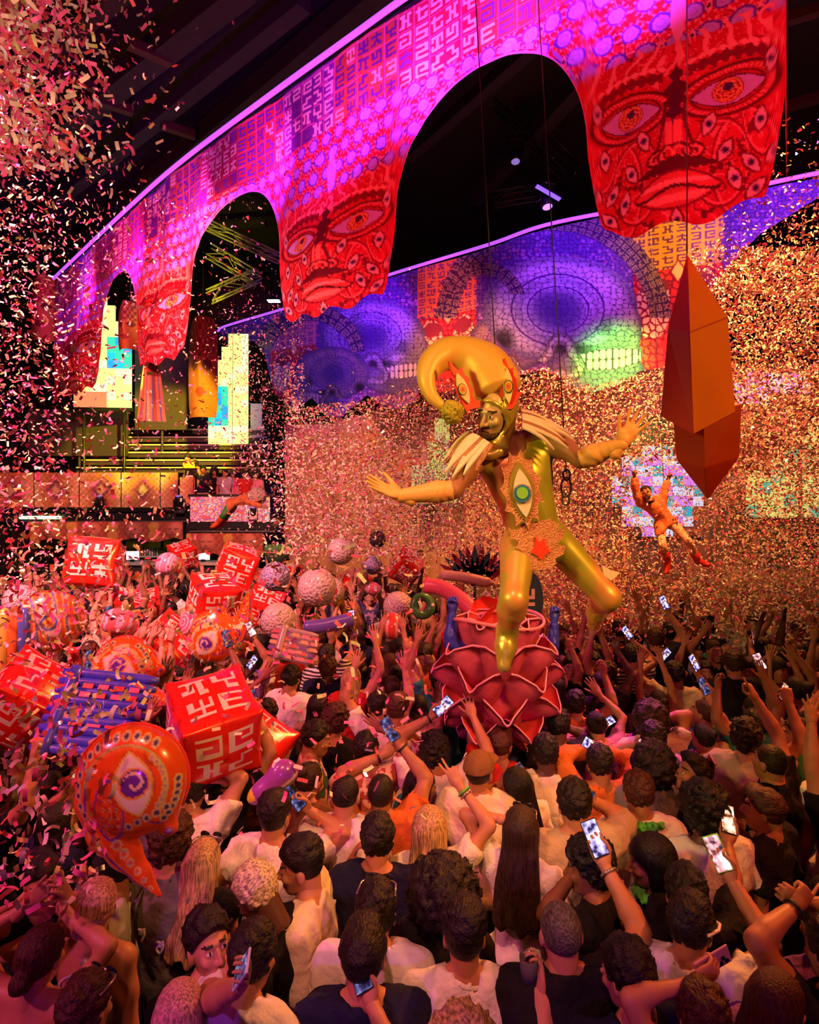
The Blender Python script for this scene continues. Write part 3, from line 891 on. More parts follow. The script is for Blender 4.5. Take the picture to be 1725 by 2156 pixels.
# ------------------------------------------------------------------ rear banner with skull profiles
BC = catmull([(-8.3, 26.9), (-7.65, 26.0), (-4.4, 23.2), (-.5, 19.6), (2.16, 17.3), (3.75, 15.8), (7.0, 14.3), (8.8, 13.3), (11.2, 12.2)], 24)
BS = polyline_len(BC)
BPX = BC[:, 0] / BC[:, 1] * F + CX
BOTP = np.array([(455, 705), (480, 722), (535, 718), (560, 745), (578, 830), (625, 860), (658, 838), (690, 872), (718, 881), (745, 855), (772, 832), (800, 848), (832, 864), (872, 846), (897, 800),
                 (930, 830), (965, 815), (1000, 790), (1035, 785), (1075, 806), (1095, 790), (1140, 778), (1180, 795), (1215, 818), (1250, 826), (1300, 812), (1348, 782), (1400, 775), (1440, 735), (1480, 650), (1525, 570), (1600, 495), (1725, 415), (1900, 340)], float)
def zbot_back(S):
    px = np.interp(S, BS, BPX); d = np.interp(S, BS, BC[:, 1])
    py = np.interp(px, BOTP[:, 0], BOTP[:, 1])
    return CZ - (py - HY) / F * d
def voronoi(x, y, seed=0):
    xi = np.floor(x).astype(int); yi = np.floor(y).astype(int)
    f1 = np.full(x.shape, 9.0); f2 = np.full(x.shape, 9.0)
    for dx in (-1, 0, 1):
        for dy in (-1, 0, 1):
            h1 = hsh(xi + dx, yi + dy, seed); jx = (h1 % 1000) / 1000.0; jy = ((h1 // 1000) % 1000) / 1000.0
            d = np.hypot(xi + dx + .15 + .7 * jx - x, yi + dy + .15 + .7 * jy - y)
            f2 = np.where(d < f1, f1, np.minimum(f2, d)); f1 = np.minimum(f1, d)
    return f1, f2
def paint_back(S, Z):
    d = np.interp(S, BS, BC[:, 1]); px = np.interp(S, BS, BPX); py = HY - (Z - CZ) * F / d
    col = np.zeros(S.shape + (3,))
    n = vnoise(px * .03, py * .03, .5); n2 = vnoise(px * .12, py * .12, 3.5)
    f1, f2 = voronoi(px / 9.0, py / 9.0, 3)
    line = (f2 - f1) < .14
    # ground: small blue-violet scales
    col[:] = (.13, .05, .42)
    col[hsh(np.floor(px / 7).astype(int), np.floor(py / 7).astype(int)) % 5 == 0] = (.34, .16, .66)
    col[line] = (.05, .01, .16)
    col[(f1 < .2) & (n2 > .66)] = (.60, .10, .16)
    # faces with a glyph brow
    for (cx, w_, yb, warm) in ((620, 48, 860, 0), (942, 62, 830, 1), (1428, 95, 770, 2)):
        x = (px - cx) / w_
        ytop = np.interp(cx, [455, 829, 1025, 1160, 1330, 1725], [698, 583, 524, 478, 445, 375])
        L_ = yb - ytop
        t = (py - ytop) / L_ + .04 * x
        inn = (np.abs(x) < 1.0 - .25 * np.clip(t - .55, 0, 1))
        over(col, inn, (.62, .05, .07))
        brow = inn & (t < .40)
        col[brow] = [(.60, .22, .26), (.72, .22, .10), (.80, .45, .08)][warm]
        gc = np.floor((x + 1) * 3.2).astype(int); gr = np.floor(t * 16).astype(int)
        g = glyph_mask((x + 1) * 3.2 - gc, t * 16 - gr, hsh(gc, gr, 9)) & brow
        col[g] = (.16, .04, .28)
        ck = inn & (t >= .40)
        g1, g2 = voronoi(px / (w_ * .16), py / (w_ * .16), 8)
        over(col, ck & (g2 - g1 < .22), (.22, .0, .06))
        cheek = ck & (((np.abs(x) - .55) / .38)**2 + ((t - .62) / .2)**2 < 1)
        col[cheek & (g2 - g1 >= .22)] = (.80, .62, .55)
        over(col, ck & (np.abs(x) < .16) & (t < .78) & (g2 - g1 >= .22), (.70, .04, .08))
        over(col, ck & (vesica(np.abs(x) - .5, (t - .50) * 2.2, .36, .13) < 1), (.22, .02, .08))
        over(col, ck & (vesica(x, (t - .86) * 2.4, .45, .14) < 1), (.55, .02, .05))
        dm = np.abs(px - cx) / (w_ * .14) + np.abs(t - .42) * L_ / (w_ * .22)
        over(col, inn & (dm < 1.3), (.3, .0, .05)); over(col, inn & (dm < 1), (.85, .65, .35))
    # skull profiles built of hexagonal scales
    for (cx, cy, sc, tint, flip) in ((785, 715, .70, (.34, .26, .72), 1), (700, 790, .50, (.20, .15, .24), -1), (1075, 725, .55, (.24, .14, .28), -1), (1180, 660, 1.02, (.50, .42, .76), 1)):
        x = (px - cx) / sc * flip; y = (py - cy) / sc
        cran = (x / 160)**2 + ((y + 8) / 112)**2
        facep = ((x - 108) / 60)**2 + ((y - 35) / 85)**2
        snout = ((x - 120) / 50)**2 + ((y - 85) / 38)**2
        jaw = ((x - 72) / 104)**2 + ((y - 120) / 46)**2
        sk = (cran < 1) | (facep < 1) | (jaw < 1) | (snout < 1)
        g1, g2 = voronoi(px / (13 * sc) + .25 * n2, py / (11 * sc), 4)
        tone = np.clip(.98 - .0040 * (y + 70) + .25 * (n - .5) + .18 * np.exp(-((x - 70) / 60)**2 - ((y + 45) / 40)**2), .22, 1.15)  # skull print's drawn shading painted in: lighter top, darker edges and sockets
        edge = np.clip((1 - np.minimum(np.minimum(cran, facep), np.minimum(jaw, snout))) * 3, .35, 1)
        rr = np.sqrt(((x + 5) / 95)**2 + ((y + 8) / 74)**2)
        sock = np.clip((rr - .15) / .75, .12, 1)
        tone = tone * edge * np.where(rr < 1, .55 + .45 * np.abs(np.sin(rr * 7.5)), 1) * np.where(rr < .62, sock, 1)
        base = np.array(tint)[None, None] * tone[..., None] + np.array((.05, .02, .30)) * (1 - tone[..., None]).clip(0, 1) * .6
        base = base * (1 + .35 * np.clip(.35 - g1, 0, 1) * 2)[..., None]
        col[sk] = base[sk]
        over(col, sk & (g2 - g1 < .085), (.05, .015, .16))
        over(col, sk & (np.abs(rr - 1) < .022), (.07, .02, .22)); over(col, sk & (np.abs(rr - .66) < .02), (.07, .02, .22))
        nose = ((x - 96) / 27)**2 + ((y - 24) / 25)**2 + .4 * np.sin(y * .08)
        for m_, dk in ((nose, .16), (((x + 115) / 26)**2 + ((y - 52) / 30)**2, .14), (((x - 20) / 62)**2 + ((y - 72) / 20)**2, .12)):
            k = np.clip(m_, dk, 1)[..., None]
            sel = sk & (m_ < 1); col[sel] = (col * k)[sel]
        arc = np.abs(np.hypot((x - 40) / 1.5, y - 18) - 44)      # cheek bone
        sel = sk & (arc < 7) & (y > 20) & (x > 0); col[sel] = np.clip(col[sel] * 1.5, 0, 1)
        for yy, up in ((82, 1), (104, -1)):
            yl = y - yy + .0022 * (x - 100)**2 * up * -1 + .10 * (x - 110)
            u = (x / 13.5); uf = np.abs(u - np.floor(u) - .5)
            tt = (np.abs(yl) < 11) & (x > 44) & (x < 166) & sk
            over(col, tt, (.05, .02, .12))
            th = tt & ((uf / .40)**2 + (yl / 10.5)**4 < 1)
            over(col, th, tuple(min(1, c * 1.25 + .05) for c in tint))
        cl = np.abs(np.hypot(x - 0, y - 96) - 36 - 9 * np.sin(np.arctan2(y - 96, x) * 3))
        sel = sk & (cl < 13); col[sel] = (np.array(tint) * np.clip(1.05 - cl / 13, .25, 1)[..., None] * .85)[sel]
        over(col, sel & (g2 - g1 < .13), (.04, .015, .10))
    # bent glyph bands between the motifs
    for (cx, cy, r0, r1) in ((1165, 690, 205, 250), (1020, 640, 60, 88), (655, 760, 85, 118)):
        rr = np.hypot(px - cx, (py - cy) * 1.0); an = np.arctan2(py - cy, px - cx)
        bnd = (rr > r0) & (rr < r1) & (py < cy - 20)
        k = 3 if r1 - r0 > 40 else 2
        gr = np.floor((rr - r0) / (r1 - r0) * k).astype(int); gl = an * r0 / ((r1 - r0) / k); gc = np.floor(gl).astype(int)
        g = glyph_mask(gl - gc, 1 - ((rr - r0) / (r1 - r0) * k - gr), hsh(gc, gr, 4))
        col[bnd] = (.05, .02, .12); col[bnd & g] = (.34, .26, .26)
    return np.clip(col, 0, 1)
ban2 = thing('skull_banner', 'rear purple banner painted with scaled skull profiles and masks', 'banner', (0, 0, 0))
for a, b, ds, rows in ((BS[0], s_mid := float(np.interp(1010, BPX, BS)), .042, 140), (s_mid, float(np.interp(1780, BPX, BS)), .024, 195)):
    link('cloth_panel', banner_sheet('rear_cloth', BC, BS, a, b, ds, rows, ZT, zbot_back, paint_back, .06, False), ban2, M_BAN)
l = link('led_rope', tube('led_rope', [(p[0], p[1] - .15, ZT + .05) for p in BC[::3]], .05, 8), ban2, M_LEDP); l['label'] = 'glowing purple LED rope along the top edge'

# ------------------------------------------------------------------ implicit-surface figures
_C8 = np.array([(0,0,0),(1,0,0),(0,1,0),(1,1,0),(0,0,1),(1,0,1),(0,1,1),(1,1,1)])
_E12 = [(0,1),(2,3),(4,5),(6,7),(0,2),(1,3),(4,6),(5,7),(0,4),(1,5),(2,6),(3,7)]
def surface_nets(f, o, h):
    ins = f < 0
    nx, ny, nz = f.shape
    cnt = np.zeros((nx-1, ny-1, nz-1), np.uint8)
    for a, b, c in _C8:
        cnt += ins[a:nx-1+a, b:ny-1+b, c:nz-1+c]
    act = (cnt > 0) & (cnt < 8)
    ijk = np.argwhere(act)
    idx = np.full(act.shape, -1, np.int32)
    idx[act] = np.arange(len(ijk))
    cv = np.stack([f[ijk[:,0]+a, ijk[:,1]+b, ijk[:,2]+c] for a, b, c in _C8], 1)
    acc = np.zeros((len(ijk), 3)); n = np.zeros(len(ijk))
    for p, q in _E12:
        va, vb = cv[:, p], cv[:, q]
        m = (va < 0) != (vb < 0)
        t = np.where(m, va / np.where(m, va - vb, 1), 0)
        pos = _C8[p] + t[:, None] * (_C8[q] - _C8[p])
        acc += pos * m[:, None]; n += m
    V = (ijk + acc / n[:, None]) * h + np.asarray(o)
    Q = []
    def quads(sa, sb, i, j, k, d1, d2):
        pass
    for ax in range(3):
        sl0 = [slice(None)]*3; sl1 = [slice(None)]*3
        sl0[ax] = slice(0, -1); sl1[ax] = slice(1, None)
        A = ins[tuple(sl0)]; B = ins[tuple(sl1)]
        e = np.argwhere(A != B)
        u, v = (ax+1) % 3, (ax+2) % 3
        ok = (e[:, u] >= 1) & (e[:, v] >= 1) & (e[:, u] < f.shape[u]-1) & (e[:, v] < f.shape[v]-1)
        e = e[ok]
        flip = A[e[:,0], e[:,1], e[:,2]]
        def c(du, dv):
            k = e.copy(); k[:, u] += du; k[:, v] += dv
            return idx[k[:,0], k[:,1], k[:,2]]
        q = np.stack([c(-1,-1), c(0,-1), c(0,0), c(-1,0)], 1)
        q[~flip] = q[~flip][:, ::-1]
        Q.append(q)
    return V, np.concatenate(Q)

def smin(a, b, k):
    h = np.clip(0.5 + 0.5 * (b - a) / k, 0, 1)
    return b + (a - b) * h - k * h * (1 - h)

def sd_cone(G, a, b, ra, rb):
    a = np.asarray(a, float); b = np.asarray(b, float)
    d = b - a; L2 = float(d @ d) + 1e-12
    x, y, z = G[0] - a[0], G[1] - a[1], G[2] - a[2]
    t = np.clip((x * d[0] + y * d[1] + z * d[2]) / L2, 0, 1)
    return np.sqrt((x - t * d[0])**2 + (y - t * d[1])**2 + (z - t * d[2])**2) - (ra + t * (rb - ra))

def sd_ell(G, c, r):
    x, y, z = (G[0] - c[0]), (G[1] - c[1]), (G[2] - c[2])
    k0 = np.sqrt((x / r[0])**2 + (y / r[1])**2 + (z / r[2])**2)
    k1 = np.sqrt((x / r[0]**2)**2 + (y / r[1]**2)**2 + (z / r[2]**2)**2) + 1e-9
    return k0 * (k0 - 1) / k1

def grid(lo, hi, h):
    lo = np.asarray(lo, float) - 2 * h
    n = np.ceil((np.asarray(hi, float) + 2 * h - lo) / h).astype(int) + 1
    ax = [(lo[i] + h * np.arange(n[i])).astype(np.float32) for i in range(3)]
    return np.meshgrid(*ax, indexing='ij'), lo

# ---------------------------------------------------------------- head, hands, hair templates
def head_np(h, fem=False):
    G, o = grid((-.1, -.125, -.16), (.1, .15, .135), h)
    k = 0.02
    d = sd_ell(G, (0, -.015, .03), (.075, .096, .09))
    d = smin(d, sd_ell(G, (0, .025, -.03), (.06, .072, .085)), .03)
    d = smin(d, sd_ell(G, (0, .055, -.088), (.036, .032, .027) if not fem else (.03, .03, .026)), .025)
    d = smin(d, sd_cone(G, (0, -.035, -.06), (0, -.03, -.15), .056, .055), .03)
    d = smin(d, sd_cone(G, (-.033, .085, .032), (.033, .085, .032), .011, .011), .014)
    d = smin(d, sd_ell(G, (-.04, .07, -.02), (.022, .02, .018)), .02)
    d = smin(d, sd_ell(G, (.04, .07, -.02), (.022, .02, .018)), .02)
    for sx in (-1, 1):
        e = sd_ell(G, (sx * .031, .105, .012), (.019, .016, .013))
        d = -smin(-d, e, .012)
        d = np.minimum(d, sd_ell(G, (sx * .031, .083, .012), (.015, .0125, .0125)))
        ear = sd_ell(G, (sx * .078, -.012, -.004), (.011, .021, .033))
        d = smin(d, ear, .008)
    d = smin(d, sd_cone(G, (0, .098, .012), (0, .12, -.027), .007, .012), .010)
    d = smin(d, sd_ell(G, (-.013, .104, -.03), (.01, .011, .009)), .006)
    d = smin(d, sd_ell(G, (.013, .104, -.03), (.01, .011, .009)), .006)
    d = smin(d, sd_cone(G, (-.02, .089, -.06), (.02, .089, -.06), .007, .007), .006)
    d = smin(d, sd_cone(G, (-.016, .088, -.071), (.016, .088, -.071), .008, .008), .006)
    V, Q = surface_nets(d, o, h)
    C = V[Q].mean(1)
    mi = np.zeros(len(Q), int)
    for sx in (-1, 1):
        r = np.sqrt(((C[:, 0] - sx * .031) / .0135)**2 + ((C[:, 2] - .011) / .0065)**2)
        eye = (r < 1) & (C[:, 1] > .08)
        mi[eye] = 1
        mi[eye & (np.sqrt((C[:, 0] - sx * .031)**2 + (C[:, 2] - .012)**2) < .0058)] = 2
        brow = (np.abs(np.abs(C[:, 0]) - .033) < .02) & (np.abs(C[:, 2] - .038 + .3 * np.maximum(0, np.abs(C[:, 0]) - .035)) < .0045) & (C[:, 1] > .06)
        mi[brow] = 2
    lips = (np.abs(C[:, 0]) < .023) & (C[:, 2] < -.054) & (C[:, 2] > -.079) & (C[:, 1] > .085)
    mi[lips] = 3
    mi[lips & (np.abs(C[:, 2] + .066) < .003)] = 2
    return V, Q, mi

FING = [(-.030, .094, .066, 1), (-.010, .099, .074, 1), (.011, .096, .069, 1), (.030, .087, .054, 1)]  # right hand, index at -x
def hand_np(h, pose='open'):
    """right hand: wrist at origin, fingers +z, palm faces +y, thumb at -x"""
    curl = {'open': [(.05, .08, .05)] * 4, 'relaxed': [(.35, .5, .35)] * 4, 'grip': [(.55, .95, .55)] * 4,
            'fist': [(1.3, 1.5, .9)] * 4, 'point': [(.05, .08, .05)] + [(1.2, 1.5, .9)] * 3,
            'peace': [(.05, .05, .05)] * 2 + [(1.25, 1.5, .9)] * 2, 'spread': [(.0, .12, .1)] * 4}[pose]
    spread = {'open': .10, 'spread': .24, 'peace': .16}.get(pose, .03)
    chains = []
    for i, (x, z, L, _) in enumerate(FING):
        p = np.array([x, 0, z]); ang = 0.0
        sx = (i - 1.5) * spread
        pts = [np.array([x * .8, 0, .06]), p]
        for c, fr in zip(curl[i], (.45, .3, .25)):
            ang += c
            dirv = np.array([math.sin(sx) * math.cos(ang), math.sin(ang), math.cos(ang) * math.cos(sx)])
            p = p + dirv * L * fr * 1.08
            pts.append(p)
        chains.append(pts)
    th = {'grip': [(-.022, .006, .025), (-.045, .022, .055), (-.040, .040, .083), (-.026, .048, .105)],
          'fist': [(-.022, .006, .025), (-.042, .025, .055), (-.022, .045, .075), (0, .05, .082)]}.get(pose,
          [(-.022, .004, .025), (-.048, .012, .055), (-.066, .018, .083), (-.078, .022, .108)])
    if pose in ('point', 'peace'):
        th = [(-.022, .006, .025), (-.042, .025, .055), (-.02, .045, .07), (.005, .05, .078)]
    allp = np.array([q for c in chains for q in c] + list(th) + [(0, 0, -.05)])
    G, o = grid(allp.min(0) - .015, allp.max(0) + .015, h)
    d = sd_ell(G, (0, 0, .055), (.042, .016, .052))
    d = smin(d, sd_cone(G, (0, 0, -.05), (0, 0, .02), .027, .026), .02)
    d = smin(d, sd_ell(G, (-.024, .008, .035), (.018, .015, .028)), .012)
    for c in chains:
        f = None
        for a, b, ra, rb in zip(c[:-1], c[1:], (.010, .0092, .0086, .0078), (.0092, .0086, .0078, .0068)):
            g = sd_cone(G, a, b, max(ra, h * .95), max(rb, h * .85))
            f = g if f is None else np.minimum(f, g)
        d = smin(d, f, .005)
    f = None
    for a, b, ra, rb in zip(th[:-1], th[1:], (.014, .011, .0095), (.011, .0095, .008)):
        g = sd_cone(G, a, b, max(ra, h), max(rb, h * .9))
        f = g if f is None else np.minimum(f, g)
    d = smin(d, f, .008)
    V, Q = surface_nets(d, o, h)
    return V, Q

_HANDS = {}
def get_hand(pose, h):
    k = (pose, h)
    if k not in _HANDS:
        _HANDS[k] = hand_np(h, pose)
    return _HANDS[k]
_HEADS = {}
def get_head(h, fem):
    k = (h, fem)
    if k not in _HEADS:
        _HEADS[k] = head_np(h, fem)
    return _HEADS[k]

_HAIR = {}
def hair_mesh(style, h=0.009):
    if style in _HAIR:
        return _HAIR[style]
    G, o = grid((-.27, -.3, -.56) if style in ('long', 'longwavy', 'ponytail') else (-.25, -.28, -.25), (.25, .2, .28), h if style not in ('afro', 'long', 'longwavy', 'bigcurly') else .012)
    hh = h if style not in ('afro', 'long', 'longwavy', 'bigcurly') else .012
    x, y, z = G
    skull = sd_ell(G, (0, -.015, .03), (.075, .096, .09))
    # hairline plane: forehead (y .08, z .065) -> nape (y -.09, z -.085)
    line = lambda off: -(z - (.082 + (y - .082) * (.165 / .17)) + off)
    ear = sd_ell(G, (0, .02, -.02), (.12, .035, .03))
    n1 = vnoise(x * 45 + 7, y * 45, z * 45) - .5
    n2 = vnoise(x * 90 + 3, y * 90, z * 90) - .5
    if style == 'short':
        d = skull - .012 - np.clip((z - .02) * .16, 0, .02) - n1 * .020 - n2 * .014
        d = np.maximum(d, line(0)); d = np.maximum(d, -ear)
    elif style == 'buzz':
        d = skull - .005 - n2 * .002
        d = np.maximum(d, line(0)); d = np.maximum(d, -ear)
    elif style == 'fade':
        top = skull - .016 - np.clip((z - .05) * .35, 0, .03) - n1 * .014 - n2 * .008
        top = np.maximum(top, .045 - z)
        sides = np.maximum(skull - .005, line(0))
        d = np.minimum(top, sides); d = np.maximum(d, line(-.002)); d = np.maximum(d, -ear)
    elif style == 'quiff':
        top = smin(skull - .018, sd_ell(G, (0, .05, .105), (.065, .055, .04)), .03) - n1 * .012 - n2 * .008
        top = np.maximum(top, .03 - z)
        sides = np.maximum(skull - .010 - n2 * .004, line(0))
        d = np.minimum(top, sides); d = np.maximum(d, line(-.004)); d = np.maximum(d, -ear)
    elif style == 'curly':
        d = skull - .026 - np.clip((z - .03) * .2, 0, .02) - n1 * .035 - n2 * .016
        d = np.maximum(d, line(.004)); d = np.maximum(d, -ear)
    elif style in ('afro', 'bigcurly'):
        R = .175 if style == 'afro' else .14
        d = sd_ell(G, (0, -.04, .035), (R, R * .95, R * (.95 if style == 'afro' else 1.15))) - n1 * .045 - n2 * .02
        d = np.maximum(d, -sd_ell(G, (0, .15, -.05), (.07, .1, .11)))
        d = np.maximum(d, -z - .16)
    elif style in ('long', 'longwavy'):
        cap = skull - .016 - n2 * .004
        cap = np.maximum(cap, line(.03))
        wv = .012 * np.sin(z * 38 + x * 12) if style == 'longwavy' else 0
        t = np.clip((.02 - z) / .45, 0, 1)
        yc = -.050 - .085 * t + wv; wx = .082 + .062 * t - .03 * t**4; wy = .058 - .018 * t
        cur = (np.sqrt((x / wx)**2 + ((y - yc) / wy)**2) - 1) * wy
        strand = .005 * np.sin(x * 110 + 5 * vnoise(x * 8, y * 8, z * 4))
        cur = np.maximum(cur + strand, np.maximum(z - .03, -z - .40 - .02 * np.sin(x * 60)))
        sides = np.maximum(sd_ell(G, (0, -.005, -.03), (.093, .07, .11)) - n2 * .004, -sd_ell(G, (0, .06, -.04), (.072, .085, .13)))
        d = np.minimum(smin(cap, cur, .03), sides)
    elif style in ('bun', 'lowbun', 'ponytail'):
        cap = skull - .010 - .003 * np.sin(np.arctan2(x, z - .0) * 40)
        cap = np.maximum(cap, line(-.004)); cap = np.maximum(cap, -ear)
        c = {'bun': (0, -.105, .085), 'lowbun': (0, -.12, -.035), 'ponytail': (0, -.12, .05)}[style]
        b = sd_ell(G, c, (.042, .036, .04)) - n1 * .014
        d = smin(cap, b, .012)
        if style == 'ponytail':
            tl = sd_cone(G, (0, -.13, .06), (0, -.17, -.06), .024, .034)
            tl = smin(tl, sd_cone(G, (0, -.17, -.06), (0, -.15, -.32), .034, .012), .02) - n1 * .012
            d = smin(d, tl, .01)
    V, Q = surface_nets(d, o, hh)
    me = mesh_np('hair_' + style, V, Q)
    _HAIR[style] = me
    return me

# ---------------------------------------------------------------- joints
def ik(S, W, a, b, pole):
    S = Vector(S); W = Vector(W); v = W - S
    L = v.length
    L2 = min(max(L, abs(a - b) + .02), (a + b) * .995)
    dirv = v.normalized()
    W = S + dirv * L2
    ca = (a * a + L2 * L2 - b * b) / (2 * a * L2)
    p = Vector(pole); p = p - dirv * p.dot(dirv)
    if p.length < 1e-4: p = Vector((0, -1, 0)) - dirv * dirv.y * -1
    p.normalize()
    E = S + dirv * (a * ca) + p * (a * math.sqrt(max(0, 1 - ca * ca)))
    return E, W

ARM = {  # wrist offset from the shoulder for the right arm (x outward), pole, hand pose, finger direction, palm normal
    'down':   dict(t=(.07, .06, -.52), pole=(.3, -1, 0), hand='relaxed', pn=(-1, 0, 0)),
    'bent':   dict(t=(-.02, .30, -.22), pole=(.5, -.3, -1), hand='relaxed', pn=(-.8, 0, .4)),
    'up':     dict(t=(.07, .10, .50), pole=(1, -.3, -.2), hand='open', pn=(0, 1, .1)),
    'high':   dict(t=(-.03, .15, .52), pole=(1, -.2, -.2), hand='spread', pn=(-.2, 1, .1)),
    'phone':  dict(t=(-.06, .26, .30), pole=(.8, -.1, -.7), hand='grip', pn=(0, -1, .15), hold='phone'),
    'phonehi': dict(t=(.02, .20, .44), pole=(1, -.2, -.5), hand='grip', pn=(0, -1, .1), hold='phone'),
    'cup':    dict(t=(-.05, .33, -.08), pole=(.6, -.2, -1), hand='grip', pn=(-1, .1, .1), hold='cup'),
    'fist':   dict(t=(.10, .12, .45), pole=(1, -.3, -.3), hand='fist', pn=(0, 1, 0)),
    'point':  dict(t=(.03, .2, .48), pole=(1, -.3, -.3), hand='point', pn=(-.3, 1, 0)),
    'peace':  dict(t=(.05, .14, .50), pole=(1, -.3, -.2), hand='peace', pn=(0, 1, 0)),
    'head':   dict(t=(-.13, .05, .20), pole=(1, .1, -.1), hand='relaxed', fd=(-1, .1, .1), pn=(0, -.2, -1)),
    'out':    dict(t=(.42, .18, .10), pole=(0, -.5, -1), hand='open', pn=(0, 0, -1)),
}
def arm(name, **kw):
    d = dict(ARM[name]); d.update(kw); return d

def rot_xyz(ax, ay, az):
    return Matrix.Rotation(az, 3, 'Z') @ Matrix.Rotation(ay, 3, 'Y') @ Matrix.Rotation(ax, 3, 'X')

def joints(fem=False, lean=0.0, side=0.0, twist=0.0, head=(0, 0, 0), L='down', R='down', spread=.0, step=.0):
    """a standing figure 1.72 m tall facing +y; right side at +x"""
    pel = Vector((0, 0, .95))
    Rt = rot_xyz(-lean, side, twist)
    up = lambda v: pel + Rt @ (Vector(v) - pel)
    sh = .165 if fem else .185
    J = dict(pel=pel, neck=up((0, -.012, 1.455)), Rt=Rt, fem=fem)
    Rh = Rt @ rot_xyz(head[1], head[2], head[0])
    base = up((0, -.005, 1.475))
    J['head'] = base + (Rt @ rot_xyz(head[1] * .6, head[2] * .6, 0)) @ Vector((0, .025, .125))
    J['Rh'] = Rh
    for sgn, n, spec in ((1, 'R', R), (-1, 'L', L)):
        a = dict(ARM[spec]) if isinstance(spec, str) else spec
        m = lambda v: Vector((v[0] * sgn, v[1], v[2]))
        raise_ = max(0, a['t'][2]) * .10
        S = up((sgn * (sh - raise_ * .3), 0, 1.395 + raise_))
        T = S + (m(a['t']) if a.get('world') is None else Vector(a['world']))
        E, W = ik(S, T, .285, .265, m(a['pole']))
        J['sh' + n], J['el' + n], J['wr' + n] = S, E, W
        fd = m(a['fd']) if a.get('fd') else (W - E).normalized() * .8 + Vector((0, 0, .25 if a['t'][2] > 0 else 0))
        fd = fd.normalized()
        pn = m(a['pn']); pn = (pn - fd * pn.dot(fd)).normalized()
        J['hand' + n] = (a['hand'], fd, pn)
        J['hold' + n] = a.get('hold')
        J['hip' + n] = Vector((sgn * .095, 0, .92))
        kx = sgn * (.10 + spread * .5); st = step * sgn
        J['kn' + n] = Vector((kx, .02 + st, .50)); J['an' + n] = Vector((sgn * (.105 + spread), -.01 + st * 1.2, .085))
        J['toe' + n] = Vector((sgn * (.12 + spread), .15 + st * 1.2, .035))
    return J

def hand_matrix(J, n):
    pose, fd, pn = J['hand' + n]
    z = fd; y = pn; x = y.cross(z)
    M = Matrix((x, y, z)).transposed()
    if n == 'L':
        M = M @ Matrix.Diagonal((-1, 1, 1))
    return M

